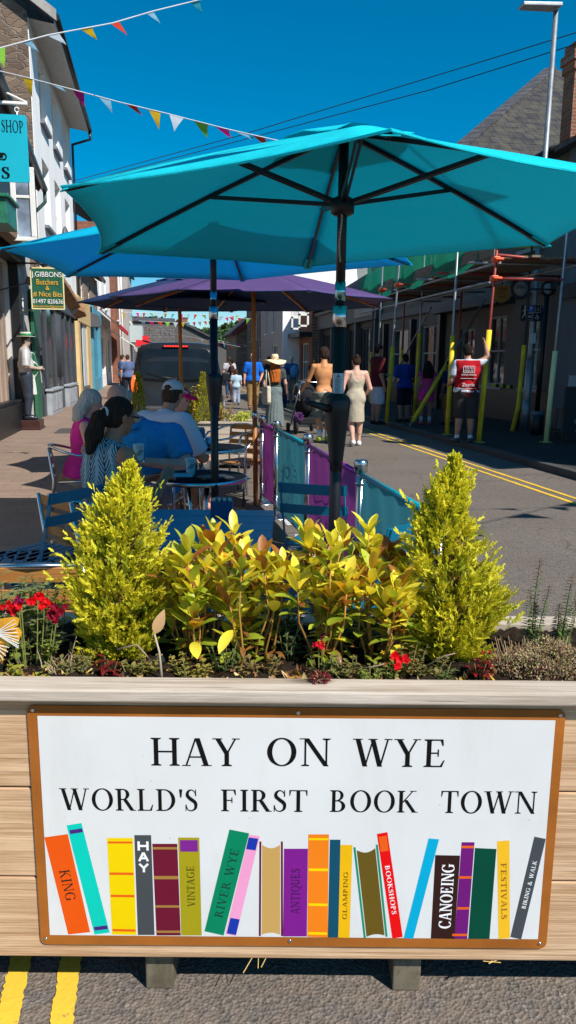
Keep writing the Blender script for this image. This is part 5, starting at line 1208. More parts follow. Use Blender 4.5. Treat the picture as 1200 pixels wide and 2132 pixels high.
# adjusting chain
m = MB(); m.sm = False; ctop = f1(ap1[2]-.27)+Vector((-.0, -.03, 0)); L_ = .215
for i in range(34):
    z = -i*L_/34; a = (i % 2)*math.pi/2; r_ = .0038; p = ctop+Vector((-.012+.004*math.sin(i*.2), 0, z)); m.tube([p+Vector((r_*math.cos(t)*math.cos(a), r_*math.cos(t)*math.sin(a), r_*1.3*math.sin(t))) for t in [q*math.pi/3 for q in range(7)]], .0009, 4, False)
m.build('chain', STEEL, U1)
# second parasol
c2 = pf(-.475, 4.90); z2 = 2.19; c2b = pf(-.50, 5.22)
tips = [tip_(-4, 517, z2), tip_(139, 574, z2), tip_(506, 583, z2), tip_(857, 549, z2), pf(.72, 4.42, z2+.01), pf(-.34, 3.86, z2+.02)]
U2, f2, _ = canopy_parasol('blue six-ribbed parasol with dark pole, just behind the foreground parasol', (c2[0], c2[1], 0), (c2b[0], c2b[1], 2.50), tips, BLUEC, PBL, join=1.83, pole_r=.021, low_r=.026)
m = MB(); m.lathe([(.0212, -.05), (.0212, .045)], f2(1.90), 18); m.build('chrome_sleeve', plain((.25, .55, .65), .15, 1.), U2)
pz = atc(446, 790, 4.95)[2]; crank(U2, f2, pz-.075, PBL, 0, 1.0)
# navy and purple parasols on wooden poles
b3 = at(533, 1052, 'z', .0); q3 = pf(-.34, 7.95); z3 = 2.02; R3 = 1.45
def ring_tips(c, z, r, a0, n=8, dz=0): return [(c[0]+r*math.cos(R(a0+360*i/n)), c[1]+r*math.sin(R(a0+360*i/n)), z+dz*math.cos(R(a0+360*i/n))) for i in range(n)]
U3, f3, _ = canopy_parasol('navy and purple parasol on a wooden pole beside the barrier', (b3[0], b3[1], 0), (b3[0]-.03, b3[1], 2.44), ring_tips((b3[0]-.02, b3[1]), 2.10, R3, 12), NAVY, PWOOD, True, .022, .026, join=.98, second=PURP, hub_drop=.2)
b4 = atc(379, 900, 9.6)
U4, f4, _ = canopy_parasol('dark navy parasol on a wooden pole behind the seated diners', (b4[0], b4[1], 0), (b4[0]-.0, b4[1], 2.50), ring_tips((b4[0], b4[1]), 2.17, 1.20, 8), NAVY, PWOOD, True, .022, .026, join=1.0, hub_drop=.2)
for rt_ in (U1, U2):
    m = MB(); m.lathe([(.22, .0), (.22, .06), (.05, .08), (.032, .30), (.03, .31)], (0, 0, 0), 24); m.build('base_weight', DARK, rt_)
# ------------------------------------------------------------ tables
TBL = plain((.0, .19, .35), .38, 0, .12, 4)
a = loc_(at(325, 1062, 'z', .72)); b_ = loc_(at(568, 1062, 'z', .72)); fr_ = loc_(at(597, 1140, 'z', .72))
def blue_table(label, cx, cy, w, d, rz):
    t = thing('folding_table', label, 'table', (cx, cy, 0), rz); m = MB(); k = 5
    for i in range(k): m.box((-w/2, -d/2+d*i/k+.003, .70), (w/2, -d/2+d*(i+1)/k-.003, .722))
    m.build('tabletop', TBL, t, .003)
    m = MB()
    for y in (-d/2+.04, d/2-.04): m.box((-w/2+.05, y-.012, .672), (w/2-.05, y+.012, .699))
    m.build('apron', TBL, t)
    for sx in (-1, 1):
        for sy in (-1, 1): m = MB(); m.tube([(sx*(w/2-.06), sy*(d/2-.05), .69), (-sx*(w/2-.10), sy*(d/2-.05), .0)], .012, 8); m.build('leg', TBL, t)
    return t
BT = pf((a.x+b_.x)/2, (a.y+fr_.y)/2); blue_table('blue slatted folding table behind the golden leaves', BT[0], BT[1], b_.x-a.x+.02, .86, -PAN)
DTOP = plain((.006, .008, .013), .7, 0, .2, 6, 0, .06)
def round_table(label, c, r, z=.72):
    t = thing('round_table', label, 'table', (c[0], c[1], 0)); m = MB(); m.lathe([(r-.01, z-.022), (r-.004, z-.02), (r-.004, z), (0, z)], (0, 0, 0), 40); m.build('tabletop', DTOP, t)
    m = MB(); m.lathe([(r-.004, z-.026), (r+.004, z-.022), (r+.004, z+.001), (r-.004, z+.003), (r-.006, z-.01)], (0, 0, 0), 40, cap=False); m.build('rim', STEEL, t)
    for i in range(4):
        a_ = R(45+90*i); m = MB(); m.tube([(.10*math.cos(a_), .10*math.sin(a_), z-.03), (.06*math.cos(a_), .06*math.sin(a_), .42), (.12*math.cos(a_), .12*math.sin(a_), .2), (r*.85*math.cos(a_), r*.85*math.sin(a_), .015)], .014, 8); m.build('leg', STEEL, t)
    return t
rc = pf(-.63, 5.28); round_table('round dark cafe table with metal rim in front of the seated woman', rc, .345)
rc2 = at(432, 931, 'z', .72); round_table('farther round cafe table crowded with jugs and caddies', rc2, .36)
# ------------------------------------------------------------ chairs
CHB = plain((.0, .16, .27), .42, 0, .12, 5); SLATW = wood('chair_slat', (.58, .27, .07), (.38, .15, .04), (1.5, 12, 12), 3, .45, False)
def bistro(label, loc, rz, group=None):
    """folding metal bistro chair; sitter faces local +Y"""
    t = thing('folding_chair', label, 'chair', loc, rz, group); w = .40
    for k in range(6):
        m = MB(); m.box((-w/2+.012, -.17+k*.062, .440), (w/2-.012, -.17+k*.062+.052, .452)); m.build('seat_slat', CHB, t, .003)
    for z0, z1_ in ((.775, .835), (.655, .71)):
        m = MB(); n = 8; tl_ = lambda z: -.20-.10*(z-.44)/.4
        for i in range(n):
            x0, x1 = -w/2+w*i/n, -w/2+w*(i+1)/n; c0, c1_ = -.018*(1-(2*x0/w)**2), -.018*(1-(2*x1/w)**2)
            m.slab([(x0, tl_(z0)+c0, z0), (x1, tl_(z0)+c1_, z0), (x1, tl_(z1_)+c1_, z1_), (x0, tl_(z1_)+c0, z1_)], .004)
        m.build('back_slat', CHB, t)
    for sx in (-1, 1):
        m = MB(); x = sx*(w/2-.015); m.bar((x, .22, .0), (x, -.19, .45), .006, .022, (0, 1, 1)); m.bar((x, -.19, .45), (x, -.30, .83), .006, .022, (0, 1, .3)); m.build('back_leg_frame', CHB, t)
        m = MB(); x = sx*(w/2-.03); m.bar((x, -.26, .0), (x, .18, .44), .006, .022, (0, 1, 1)); m.build('front_leg', CHB, t)
    for yy in (.17, -.2): m = MB(); m.tube([(-w/2+.02, yy, .09), (w/2-.02, yy, .09)], .006, 6); m.build('stretcher', CHB, t)
    return t
def armchair(label, loc, rz, group=None):
    """aluminium tube armchair with timber slats; sitter faces local +Y"""
    t = thing('armchair', label, 'chair', loc, rz, group); w, r = .50, .0125
    for k in range(6):
        m = MB(); m.box((-.22, -.2+k*.072, .435), (.22, -.2+k*.072+.058, .447)); m.build('seat_slat', SLATW, t, .003)
    for z in (.52, .61, .70):
        m = MB(); y = -.225-.05*(z-.44)/.3; m.slab([(-.19, y, z-.028), (.19, y, z-.028), (.19, y-.008, z+.028), (-.19, y-.008, z+.028)], .010); m.build('back_slat', SLATW, t)
    pts = [Vector((w/2*1.02, .24, .0)), Vector((w/2*1.03, .22, .40)), Vector((w/2*1.03, .20, .60)), Vector((w/2*1.02, .14, .655))]
    arc = []
    for i in range(0, 13):
        a_ = R(0+180*i/12); arc.append(Vector((w/2*1.02*math.cos(a_), -.03-.25*math.sin(a_), .665+.075*math.sin(a_))))
    m = MB(); m.tube(pts+arc+[Vector((-p.x, p.y, p.z)) for p in reversed(pts)], r, 10); m.build('arm_rail', STEEL, t)
    for sx in (-1, 1):
        m = MB(); m.tube([(sx*.235, -.29, 0), (sx*.205, -.24, .44), (sx*.195, -.28, .735)], r, 8); m.build('back_leg', STEEL, t)
    m = MB(); m.tube([(-.24, .22, .43), (.24, .22, .43)], r*.8, 8); m.tube([(-.22, -.2, .425), (-.22, .22, .425)], r*.8, 8); m.tube([(.22, -.2, .425), (.22, .22, .425)], r*.8, 8); m.build('seat_frame', STEEL, t)
    return t
def chair_from_back(fn, label, pL, pR, zt, back_off=.30, flip=False, group=None):
    """place a chair whose top back rail runs from pL to pR (photo measure), seen ends at height zt"""
    A_, B_ = at(*pL, 'z', zt), at(*pR, 'z', zt); mid = (A_+B_)/2; d = B_-A_; ang = math.atan2(d[1], d[0])
    if flip: ang += math.pi
    return fn(label, (mid[0]-back_off*math.sin(ang), mid[1]+back_off*math.cos(ang), 0), ang, group)
chair_from_back(bistro, 'blue folding chair between parasol pole and banner barrier, back slats facing the camera', (579, 1006), (722, 1014), .83)
ch2 = bistro('blue folding chair turned sideways, half hidden by leaves at the barrier', tuple(pf(.30, 3.42)), R(52)-PAN)
chair_from_back(bistro, 'blue folding chair in front of the ponytailed woman, back slats tilted up to the right', (108, 1030), (212, 1010), .83)
lc = pf(-1.08, 3.98); 
bistro('blue folding chair at the far left seen edge-on', tuple(pf(-1.48, 4.0)), R(-80)-PAN)
q = pf(-.99, 3.08); armchair('aluminium armchair with timber slats half hidden by the left flowers', (q[0], q[1], 0), R(4)-PAN)
q = pf(-1.22, 5.30); WCH = armchair('aluminium armchair under the woman in the leaf-print top', (q[0], q[1], 0), R(-38)-PAN)
q = pf(-.50, 8.35); armchair('empty aluminium armchair with timber slats beside the wooden parasol pole, nearer of two', (q[0], q[1], 0), R(128))
q = pf(-.70, 9.45); armchair('empty aluminium armchair farther back by the pale planter', (q[0], q[1], 0), R(140))
# ------------------------------------------------------------ things on tables
def cup(label, p, r=.037, h=.10, c=(.35, .60, .66), lid=False):
    t = thing('paper_cup', label, 'cup', p); m = MB(); m.sm = True; m.lathe([(r*.76, 0), (r*.80, .004), (r, h), (r*1.06, h+.002), (r*.98, h+.004), (r*.93, h-.004), (r*.75, .01), (0, .01)], (0, 0, 0), 24); m.build('cup_body', plain(c, .5), t)
    m = MB(); rr = r*.92+.0012
    for k in range(3):
        pts = [(rr*(1+.0)*math.cos(R(-100+i*9+k*22-30)), rr*math.sin(R(-100+i*9+k*22-30)), h*.30+h*.06*i) for i in range(7)]
        m.tube([(x*(0.93+.13*(z/h)), y*(.93+.13*(z/h)), z) for x, y, z in pts], .0022, 5)
    m.build('swirl_print', plain((.04, .09, .12), .5), t); return t
p = at(397, 984, 'z', .724); cup('turquoise printed paper cup standing on the round cafe table', tuple(p))
p = at(290, 957, 'z', .80); CUPH = cup('pale turquoise printed paper cup held in front of the blue polo shirt', tuple(p), .04, .11)
def nbox(label, p, w=.11, d=.09, h=.085, rz=0, c=(.0, .06, .16)):
    t = thing('condiment_box', label, 'box', p, rz); m = MB(); th = .006
    m.box((-w/2, -d/2, 0), (w/2, d/2, .008)); m.box((-w/2, -d/2, .008), (w/2, -d/2+th, h)); m.box((-w/2, d/2-th, .008), (w/2, d/2, h)); m.box((-w/2, -d/2+th, .008), (-w/2+th, d/2-th, h)); m.box((w/2-th, -d/2+th, .008), (w/2, d/2-th, h)); m.build('box_body', plain(c, .4), t, .001)
    for i in range(7):
        m = MB(); x = -w/2+.016+(w-.03)*i/6; m.sm = True; m.ell((x, (.012 if i % 2 else -.012), h+.004), (.011, .016, .014), 8, 6); m.build('sachet', plain((.12, .13, .16) if i % 2 else (.4, .42, .45), .4), t)
    return t
p = loc_(at(463, 1076, 'z', .724)); pw = pf(p.x, p.y+.0, .724); nbox('blue caddy of sachets at the back edge of the blue folding table', tuple(pw), rz=-PAN)
m_ = thing('menu', 'dark folded menu lying on the round cafe table', 'menu', tuple(pf(-.50, 5.20, .724)), R(20)); m = MB(); m.box((-.11, -.08, 0), (.11, .08, .006)); m.box((-.10, -.07, .0065), (.10, .075, .011)); m.build('cover', plain((.02, .03, .035), .5), m_, .002)
nb = thing('notebook', 'turquoise sheet of paper lying on the round table', 'paper', tuple(pf(-.78, 5.30, .724)), R(-10)); m = MB(); m.box((-.12, -.09, 0), (.12, .09, .003)); m.build('sheet', plain((.05, .35, .45), .5), nb)
for i, (px, py, lab, w_, h_, c) in enumerate(((412, 926, 'white printed jug on the farther round table', .075, .10, (.30, .45, .55)), (436, 927, 'blue caddy standing right on the farther round table', .08, .075, (.0, .07, .2)), (396, 932, 'glass jar at the left of the farther round table', .05, .09, (.10, .2, .28)))):
    p = at(px, py, 'z', .724); t = thing('jug' if i == 0 else ('caddy' if i == 1 else 'jar'), lab, ('jug', 'caddy', 'jar')[i], tuple(p)); m = MB(); m.sm = True; m.lathe([(w_/2, 0), (w_/2*1.02, h_*.5), (w_/2*.96, h_*.96), (w_/2, h_), (w_/2*.9, h_), (w_/2*.85, .01), (0, .01)], (0, 0, 0), 20); m.build('vessel', plain(c, .35), t)
    m = MB(); m.tube([(w_/2, 0, h_*.8), (w_/2+.03, 0, h_*.7), (w_/2+.03, 0, h_*.3), (w_/2, 0, h_*.2)], .004, 6); m.build('handle', plain(c, .35), t)
p = at(413, 893, 'z', .9); bx_ = nbox('small blue box raised above the crowded round table', (p[0], p[1], .82), .12, .1, .08, 0, (.0, .12, .28))
p = at(403, 900, 'z', .82); t = thing('sauce_bottle', 'small glass sauce bottle at the left of the raised blue box', 'bottle', (rc2[0]-.06, rc2[1]+.05, .724)); m = MB(); m.sm = True; m.lathe([(.022, 0), (.022, .10), (.010, .14), (.010, .17), (0, .172)], (0, 0, 0), 14); m.build('glass_body', plain((.25, .2, .12), .2), t)
# stand that carries the raised box
t = thing('cake_stand', 'low dark stand under the small blue box', 'stand', (bx_.location[0], bx_.location[1], .724)); m = MB(); m.lathe([(.05, 0), (.05, .008), (.01, .02), (.01, .085), (.06, .09), (.06, .096)], (0, 0, 0), 16); m.build('stand_body', DARK, t)
# ------------------------------------------------------------ banner barrier
PUR = fabric('purple_banner', (.30, .08, .30), (.28, .05, .26), .35); TBN = fabric('teal_banner', (.07, .30, .36), (.06, .28, .34), .35)
PURS = plain((.26, .02, .28), .4); TLS = plain((.0, .30, .40), .4)
POST = [at(546, 868, 'z', .93), at(576, 880, 'z', .93), at(642, 908, 'z', .93), at(752, 963, 'z', .93), at(1030, 1120, 'z', .93)]
bp = [np.array([p[0], p[1]]) for p in POST]
bp[4] = bp[3]+(bp[3]-bp[2])*.80
ords = ('farthest chrome barrier post, by the wooden parasol pole', 'chrome barrier post between the far purple and teal banners', 'chrome barrier post at the left end of the near purple banner', 'largest chrome barrier post right of the black parasol pole', 'chrome barrier post hidden behind the right conifer')
for i, p in enumerate(bp):
    t = thing('barrier_post', ords[i], 'barrier post', (p[0], p[1], 0), 0, 'chrome posts of the cafe barrier'); m = MB(); m.tube([(0, 0, .02), (0, 0, .90)], .026, 18); m.build('tube', STEEL, t)
    m = MB(); m.sm = True; m.lathe([(.026, .87), (.040, .875), (.041, .93), (.036, .945), (0, .95)], (0, 0, 0), 20); m.build('cap', STEEL, t)
    m = MB(); m.sm = True; m.lathe([(.17, 0), (.17, .008), (.10, .022), (.03, .04), (.027, .06)], (0, 0, 0), 28); m.build('base', STEEL, t)
    m = MB(); m.lathe([(.027, .80), (.034, .80), (.034, .815), (.027, .815)], (0, 0, 0), 16); m.lathe([(.027, .20), (.034, .20), (.034, .21), (.027, .21)], (0, 0, 0), 16); m.build('clamp_ring', STEEL, t)
cols_ = [(PUR, PURS, 'purple', 'far purple cafe barrier banner beside the wooden pole'), (TBN, TLS, 'teal', 'far teal cafe barrier banner with faint white lettering'), (PUR, PURS, 'purple', 'near purple barrier banner behind the blue folding chair'), (TBN, TLS, 'teal', 'near teal barrier banner running behind the right conifer')]
BTX = fabric('pale_print', (.75, .6, .78), (.85, .6, .85), .6); BTT = fabric('pale_print_teal', (.6, .78, .8), (.6, .85, .9), .6)
for i, (mt, rl, cn, lb_) in enumerate(cols_):
    A_, B_ = bp[i], bp[i+1]; d = B_-A_; ln = np.linalg.norm(d); d = d/ln; ang = math.atan2(d[1], d[0]); t = thing('banner', lb_, 'banner', (A_[0], A_[1], 0), ang)
    m = MB(); m.sm = True; nx, nz = 24, 14; g = {}
    for a in range(nx+1):
        for k in range(nz+1):
            x = .045+(ln-.09)*a/nx; z = .10+.75*k/nz; y = .012*math.sin(x*9+i)*math.sin(3.14*k/nz)+.006*math.sin(x*23+z*7); g[a, k] = m.V((x, y, z))
    for a in range(nx):
        for k in range(nz): m.F((g[a, k], g[a+1, k], g[a+1, k+1], g[a, k+1]))
    m.build('cloth', mt, t, fix=False)
    m = MB(); m.tube([(.03, 0, .86), (ln-.03, 0, .86)], .017, 12); m.build('rail', rl, t)
    m = MB(); m.tube([(.03, 0, .10), (ln-.03, 0, .10)], .010, 10); m.build('bottom_rail', STEEL, t)
    for s_, mtx in ((1, BTX if cn == 'purple' else BTT),):
        btext(t, ('OPEN', 'HELLO', 'CAFE', 'HOTEL')[0] if False else ('COFFEE', 'HOTEL', 'COFFEE', 'HOTEL')[i], (ln*.5, .020, .56), (R(90), 0, 0), .17, mtx, 'lettering', ln*.55, ext=.0004)
        m = MB()
        for q_ in range(3):
            m.tube([(ln*(.3+.12*q_)+.03*math.sin(u_*.8), -.024, .40-.02*u_) for u_ in range(12)], .004, 5)
            m.tube([(ln*(.3+.12*q_)+.03*math.sin(u_*.8), .022, .40-.02*u_) for u_ in range(12)], .004, 5)
        m.build('steam_motif', mtx, t)
# ------------------------------------------------------------ grey van
VW, VL, VH = 1.92, 4.9, 1.90
vp = at(372, 905, 'z', 0); vx = (at(288, 800, 'y', 16.6)[0]+at(447, 800, 'y', 16.6)[0])/2
van = thing('van', 'dark grey people carrier van seen from behind with red brake lights lit', 'van', (vx, 16.6, 0), R(-4.5))
VP = plain((.028, .029, .033), .18, .35, .06, 2); VG = plain((.008, .011, .015), .2, 0, .5, 1.5, 0, .3)
# body as lofted sections, tail at y=0
secs = []
def vsec(y, hw, z0, zb_, ztp, tw, r=.12):
    P_ = []
    pts = [(0, z0), (hw*.80, z0), (hw*.97, z0+.12), (hw, z0+.35), (hw, zb_-.10), (hw*.985, zb_), (hw*(.985+tw)/2+.01, (zb_+ztp)/2), (hw*tw+.02, ztp-.14), (hw*tw-.06, ztp-.04), (hw*tw*.6, ztp), (0, ztp+.015)]
    full = pts+[(-x, z) for x, z in reversed(pts[1:-1])]
    return [(x, y, z) for x, z in full]
for y, hw, z0, zb_, ztp, tw in ((.0, .84, .42, .98, 1.20, .82), (-.02, .90, .38, 1.0, 1.55, .80), (.05, .945, .34, 1.02, 1.80, .80), (.16, .96, .32, 1.03, 1.88, .82), (.6, .96, .28, 1.04, 1.90, .83), (3.2, .96, .28, 1.05, 1.88, .83), (3.9, .95, .28, 1.05, 1.55, .80), (4.5, .90, .30, .92, 1.10, .85), (4.88, .72, .36, .62, .78, .85)): secs.append(vsec(y, hw, z0, zb_, ztp, tw))
# lower tail slopes outward to bumper
m = MB(); m.sm = True; ids = [[m.V(p) for p in s] for s in secs]
for a, b2 in zip(ids, ids[1:]):
    for k in range(len(a)): k2 = (k+1) % len(a); m.F((a[k], a[k2], b2[k2], b2[k]))
m.F(ids[0]); m.F(list(reversed(ids[-1]))); body = m.build('body', VP, van)
m = MB(); m.sm = True
def tail_y(z): return .0 if z < 1.2 else (.0+(z-1.2)*.09)
wpts = [(-.66, 1.16), (-.74, 1.24), (-.75, 1.50), (-.70, 1.70), (-.62, 1.76), (.62, 1.76), (.70, 1.70), (.75, 1.50), (.74, 1.24), (.66, 1.16), (.35, 1.13), (-.35, 1.13)]
m.sm = False; F0 = [m.V((x, -.045+tail_y(z)*1.0, z)) for x, z in wpts]; F1 = [m.V((x, .06, z)) for x, z in wpts]; m.F(F0)
for k in range(len(wpts)): k2 = (k+1) % len(wpts); m.F((F0[k], F1[k], F1[k2], F0[k2]))
rw = m.build('rear_window', VG, van)
m = MB(); m.tube([(-.02, -.065, 1.14), (-.25, -.07, 1.18), (-.60, -.06, 1.27)], [.014, .010, .006], 8); m.lathe([(.03, -.02), (.03, .02)], (-.02, -.05, 1.14), 12); m.build('wiper', BLACK, rw)
RL, b = base_mat('brake_light', (.7, .01, .01), .3); b.inputs['Emission Color'].default_value = (1, .03, .02, 1); b.inputs['Emission Strength'].default_value = 2.5
OL, b = base_mat('tail_light', (.7, .06, .01), .3); b.inputs['Emission Color'].default_value = (1, .12, .02, 1); b.inputs['Emission Strength'].default_value = 1.5
hb = MB(); hb.box((-.27, -.03, 1.795), (.27, .04, 1.835)); hbo = hb.build('high_brake_light', plain((.12, .01, .01), .3), van, .006)
for i in range(9): m = MB(); m.box((-.24+i*.055, -.034, 1.803), (-.205+i*.055, -.030, 1.827)); m.build('lamp', RL, hbo)
for sx in (-1, 1): m = MB(); m.sm = True; m.ell((sx*.875, .02, 1.02), (.075, .09, .20), 12, 10); m.build('tail_light', OL, van)
m = MB(); m.box((-.93, -.12, .34), (.93, .06, .58)); m.build('bumper', plain((.04, .042, .046), .5), van, .05)
m = MB(); m.box((-.26, -.06, .68), (.26, -.03, .80)); m.build('number_plate', plain((.75, .6, .05), .5), van, .004)
em = MB(); em.sm = True; em.M = Matrix.Translation((.0, -.05, .985)) @ Matrix.Rotation(R(90), 4, 'X'); n = 24
em.tube([(.055*math.cos(2*math.pi*i/n), .055*math.sin(2*math.pi*i/n), 0) for i in range(n+1)], .007, 6)
for i in range(3): a_ = R(90+120*i); em.tube([(0, 0, 0), (.052*math.cos(a_), .052*math.sin(a_), 0)], [.010, .003], 6)
em.build('round_emblem', STEEL, van)
for sx in (-1, 1):
    for y0, y1 in ((.35, 1.5), (1.6, 2.7)):
        m = MB(); m.slab([(sx*.955, y0, 1.10), (sx*.955, y1, 1.10), (sx*.83, y1-.05, 1.72), (sx*.83, y0+.1, 1.72)], .02*sx); m.build('side_window', VG, van)
    m = MB(); m.box((sx*.96, 3.3, 1.02), (sx*1.16, 3.42, 1.24)); m.build('wing_mirror', BLACK, van, .03)
    for y in (.75, 3.95):
        m = MB(); m.M = Matrix.Translation((sx*.90, y, .33)) @ Matrix.Rotation(R(90), 4, 'Y'); m.sm = True; m.lathe([(.20, -.10), (.32, -.09), (.33, 0), (.32, .09), (.2, .10)], (0, 0, 0), 28); wh = m.build('wheel', plain((.02, .02, .02), .8), van)
        m = MB(); m.M = Matrix.Translation((sx*1.0, y, .33)) @ Matrix.Rotation(R(90), 4, 'Y'); m.lathe([(.19, -.02), (.19, .02), (.05, .03), (0, .03)], (0, 0, 0), 10); m.build('rim', GALV, wh)
m = MB()
for sx in (-1, 1): m.tube([(sx*.70, .3, 1.93), (sx*.70, 3.0, 1.93)], .02, 6)
m.build('roof_rails', BLACK, van)
# ------------------------------------------------------------ scaffolding
sc_ = thing('scaffolding', 'tube scaffolding with yellow padded poles, boarded deck and green netting over the right pavement', 'scaffolding')
SY = plain((.78, .56, .02), .7, 0, .3, 3); SYP = plain((.72, .74, .38), .6, 0, .1, 4); RUST = plain((.30, .05, .04), .5, .3)
def bt_(px, py): p = at(px, py, 'z', .10); return Vector((p[0], p[1], .10))
stds = [((997, 921), (1034, 530), 2.10, RUST, SY, .03), ((931, 905), (952, 540), 2.05, GALV, SY, .03), ((863, 868), (884, 540), 2.3, GALV, SY, .028), ((805, 880), (830, 570), 1.9, GALV, SY, .028), ((782, 872), (797, 560), 1.9, GALV, SY, .028), ((1137, 921), (1176, 540), 1.75, GALV, SYP, .03)]
tops = []
for i, (b0, t0, zs, mt, sm_, r_) in enumerate(stds):
    B_ = bt_(*b0); T_ = Vector(at(t0[0], t0[1], 'y', B_.y)); d = (T_-B_); tops.append((B_, T_)); e = B_+d*((4.6-.1)/d.z)
    m = MB(); m.tube([B_, e], .0245, 10); st = m.build('standard', mt, sc_)
    m = MB(); m.tube([B_+d*.0, B_+d*((zs-.1)/d.z)], .047, 12); m.build('yellow_sleeve', sm_, st)
    m = MB(); m.box((B_.x-.09, B_.y-.09, .10), (B_.x+.09, B_.y+.09, .112)); m.build('base_plate', plain((.45, .4, .08), .6), st)
def ontube(i, z): B_, T_ = tops[i]; d = T_-B_; return B_+d*((z-.1)/d.z)
inner = []
for i, (b0, t0, zs) in enumerate((((1052, 898), (1073, 560), 1.9), ((957, 872), (968, 560), 0), ((900, 850), (922, 560), 1.95), ((846, 838), (852, 560), 1.9), ((800, 850), (806, 560), 0))):
    B_ = bt_(*b0); B_.x = 7.55; B_.z = .1; T_ = Vector((7.62, B_.y, 4.6)); inner.append(B_.y); d = T_-B_
    m = MB(); m.tube([B_, T_], .0245, 10); st = m.build('standard', RUST if i in (1, 2) else DARK, sc_)
    if zs: m = MB(); m.tube([B_+Vector((-.12 if i == 0 else 0, 0, 0)), B_+Vector((-.02, 0, .5)), B_+d*((zs-.1)/d.z)], .045, 12); m.build('yellow_sleeve', SY, st)
zD = 3.42
for (x, z, y0, y1, mt) in ((6.1, zD-.12, 13.6, 23.5, GALV), (6.1, zD+.9, 13.6, 23.5, GALV), (7.6, zD-.12, 13.6, 23.5, GALV), (6.1, 3.0, 14, 23.5, GALV)):
    m = MB(); m.tube([(x, y0, z), (x, y1, z)], .0245, 8); m.build('ledger', mt, sc_)
for i, y in enumerate((14.2, 15.9, 17.2, 18.4, 19.8, 21.4, 23)):
    m = MB(); m.tube([(5.75, y, zD-.06), (8.5, y, zD-.06)], .0245, 8); m.build('transom', RUST if i % 2 else GALV, sc_)
m = MB(); m.tube([tuple(ontube(0, 3.38)), (8.5, 14.6, 3.45)], .03, 8); m.tube([tuple(ontube(0, 2.98)), tuple(ontube(5, 2.98))], .028, 8); m.build('red_ledger', RUST, sc_)
SB = wood('scaffold_board', (.30, .24, .18), (.14, .11, .08), (12, 1, 12), 2.2, .8, False)
for k in range(6):
    m = MB(); x = 6.15+k*.245; m.box((x, 13.7-.12*(k % 3), zD-.03), (x+.228, 23.6, zD+.008)); m.build('deck_board', SB, sc_)
m = MB(); m.box((6.02, 13.7, zD+.01), (6.06, 23.5, zD+.24)); m.build('toe_board', SB, sc_)
p0 = bt_(853, 888); p1 = Vector(at(1003, 636, 'y', 18.0)); d = p1-p0; m = MB(); m.tube([p0, p0+d*1.05], .0245, 10); br_ = m.build('brace', GALV, sc_); m = MB(); m.tube([p0+d*.04, p0+d*.62], .047, 12); m.build('yellow_sleeve', SY, br_)
p0 = Vector(at(830, 765, 'x', 7.3)); p1 = Vector(at(898, 640, 'x', 7.0)); m = MB(); m.tube([p0, p1], .0245, 8); m.build('brace', GALV, sc_)
ORC = plain((.85, .10, .02), .45)
for i, z in ((0, 3.3), (0, 2.98), (3, 3.3), (4, 3.3), (0, 3.6)):
    p = ontube(i, z); m = MB(); m.box((p.x-.07, p.y-.08, p.z-.05), (p.x+.05, p.y+.05, p.z+.05)); m.tube([(p.x-.06, p.y-.10, p.z), (p.x+.1, p.y-.10, p.z)], .03, 8); m.build('coupler', ORC, sc_, .01)
nmt, b = base_mat('green_net', (.01, .42, .24), .8); tn = N(nmt, 'ShaderNodeBsdfTransparent'); mx_ = N(nmt, 'ShaderNodeMixShader'); mx_.inputs[0].default_value = .30; tl2 = N(nmt, 'ShaderNodeBsdfTranslucent'); tl2.inputs[0].default_value = (.01, .35, .22, 1); m2_ = N(nmt, 'ShaderNodeMixShader'); m2_.inputs[0].default_value = .5
L(nmt, b.outputs[0], m2_.inputs[1]); L(nmt, tl2.outputs[0], m2_.inputs[2]); L(nmt, m2_.outputs[0], mx_.inputs[1]); L(nmt, tn.outputs[0], mx_.inputs[2]); L(nmt, mx_.outputs[0], nmt.node_tree.nodes['Material Output'].inputs['Surface'])
m = MB(); m.sm = True; g = {}; nx, nz = 70, 12
for a in range(nx+1):
    for k in range(nz+1):
        y = 14.4+9.1*a/nx; z = zD-.02+1.3*k/nz-(.16*(1-k/nz)*math.sin(y*1.3)**2); g[a, k] = m.V((6.0+.05*math.sin(y*2.2+k*.3)+.02*math.sin(y*6), y, z))
for a in range(nx):
    for k in range(nz): m.F((g[a, k], g[a+1, k], g[a+1, k+1], g[a, k+1]))
m.build('netting', nmt, sc_, fix=False)
m = MB(); q0 = at(1025, 802, 'y', 16.6); q1 = at(1068, 806, 'y', 16.6)
for i in range(6):
    a_ = q0+(q1-q0)*i/6; b2 = q0+(q1-q0)*(i+1)/6; m.mat = i % 2; m.bar(a_, b2, .02, .07)
m.build('hazard_tape', [plain((.7, .55, .05), .5), BLACK], sc_)
# ------------------------------------------------------------ lamp post, signs
lp = at(1093, 893, 'z', .10); LY = lp[1]; top_ = at(1158, 22, 'y', LY)
lamp = thing('street_lamp', 'tall galvanised street lamp with flat LED head at the right pavement', 'street lamp', (lp[0], LY, .10)); lx, lz = top_[0]-lp[0], top_[2]-.10
m = MB(); m.tube([(0, 0, 0), (lx*.18, 0, lz*.18)], .085, 14); m.tube([(lx*.18, 0, lz*.18), (lx*.2, 0, lz*.2), (lx, 0, lz)], [.085, .058, .05], 14); m.build('column', GALV, lamp)
m = MB(); hx = at(1085, 8, 'y', LY)-np.array([lp[0], LY, .10]); m.slab([(lx+.06, -.16, lz+.10), (lx+.06, .16, lz+.10), (hx[0], .13, hx[2]), (hx[0], -.13, hx[2])], .07); m.build('lamp_head', plain((.42, .42, .42), .4, .6), lamp, .015)
m = MB(); m.tube([(lx, 0, lz), (lx+.01, 0, lz+.06)], .045, 10); m.build('spigot', GALV, lamp)
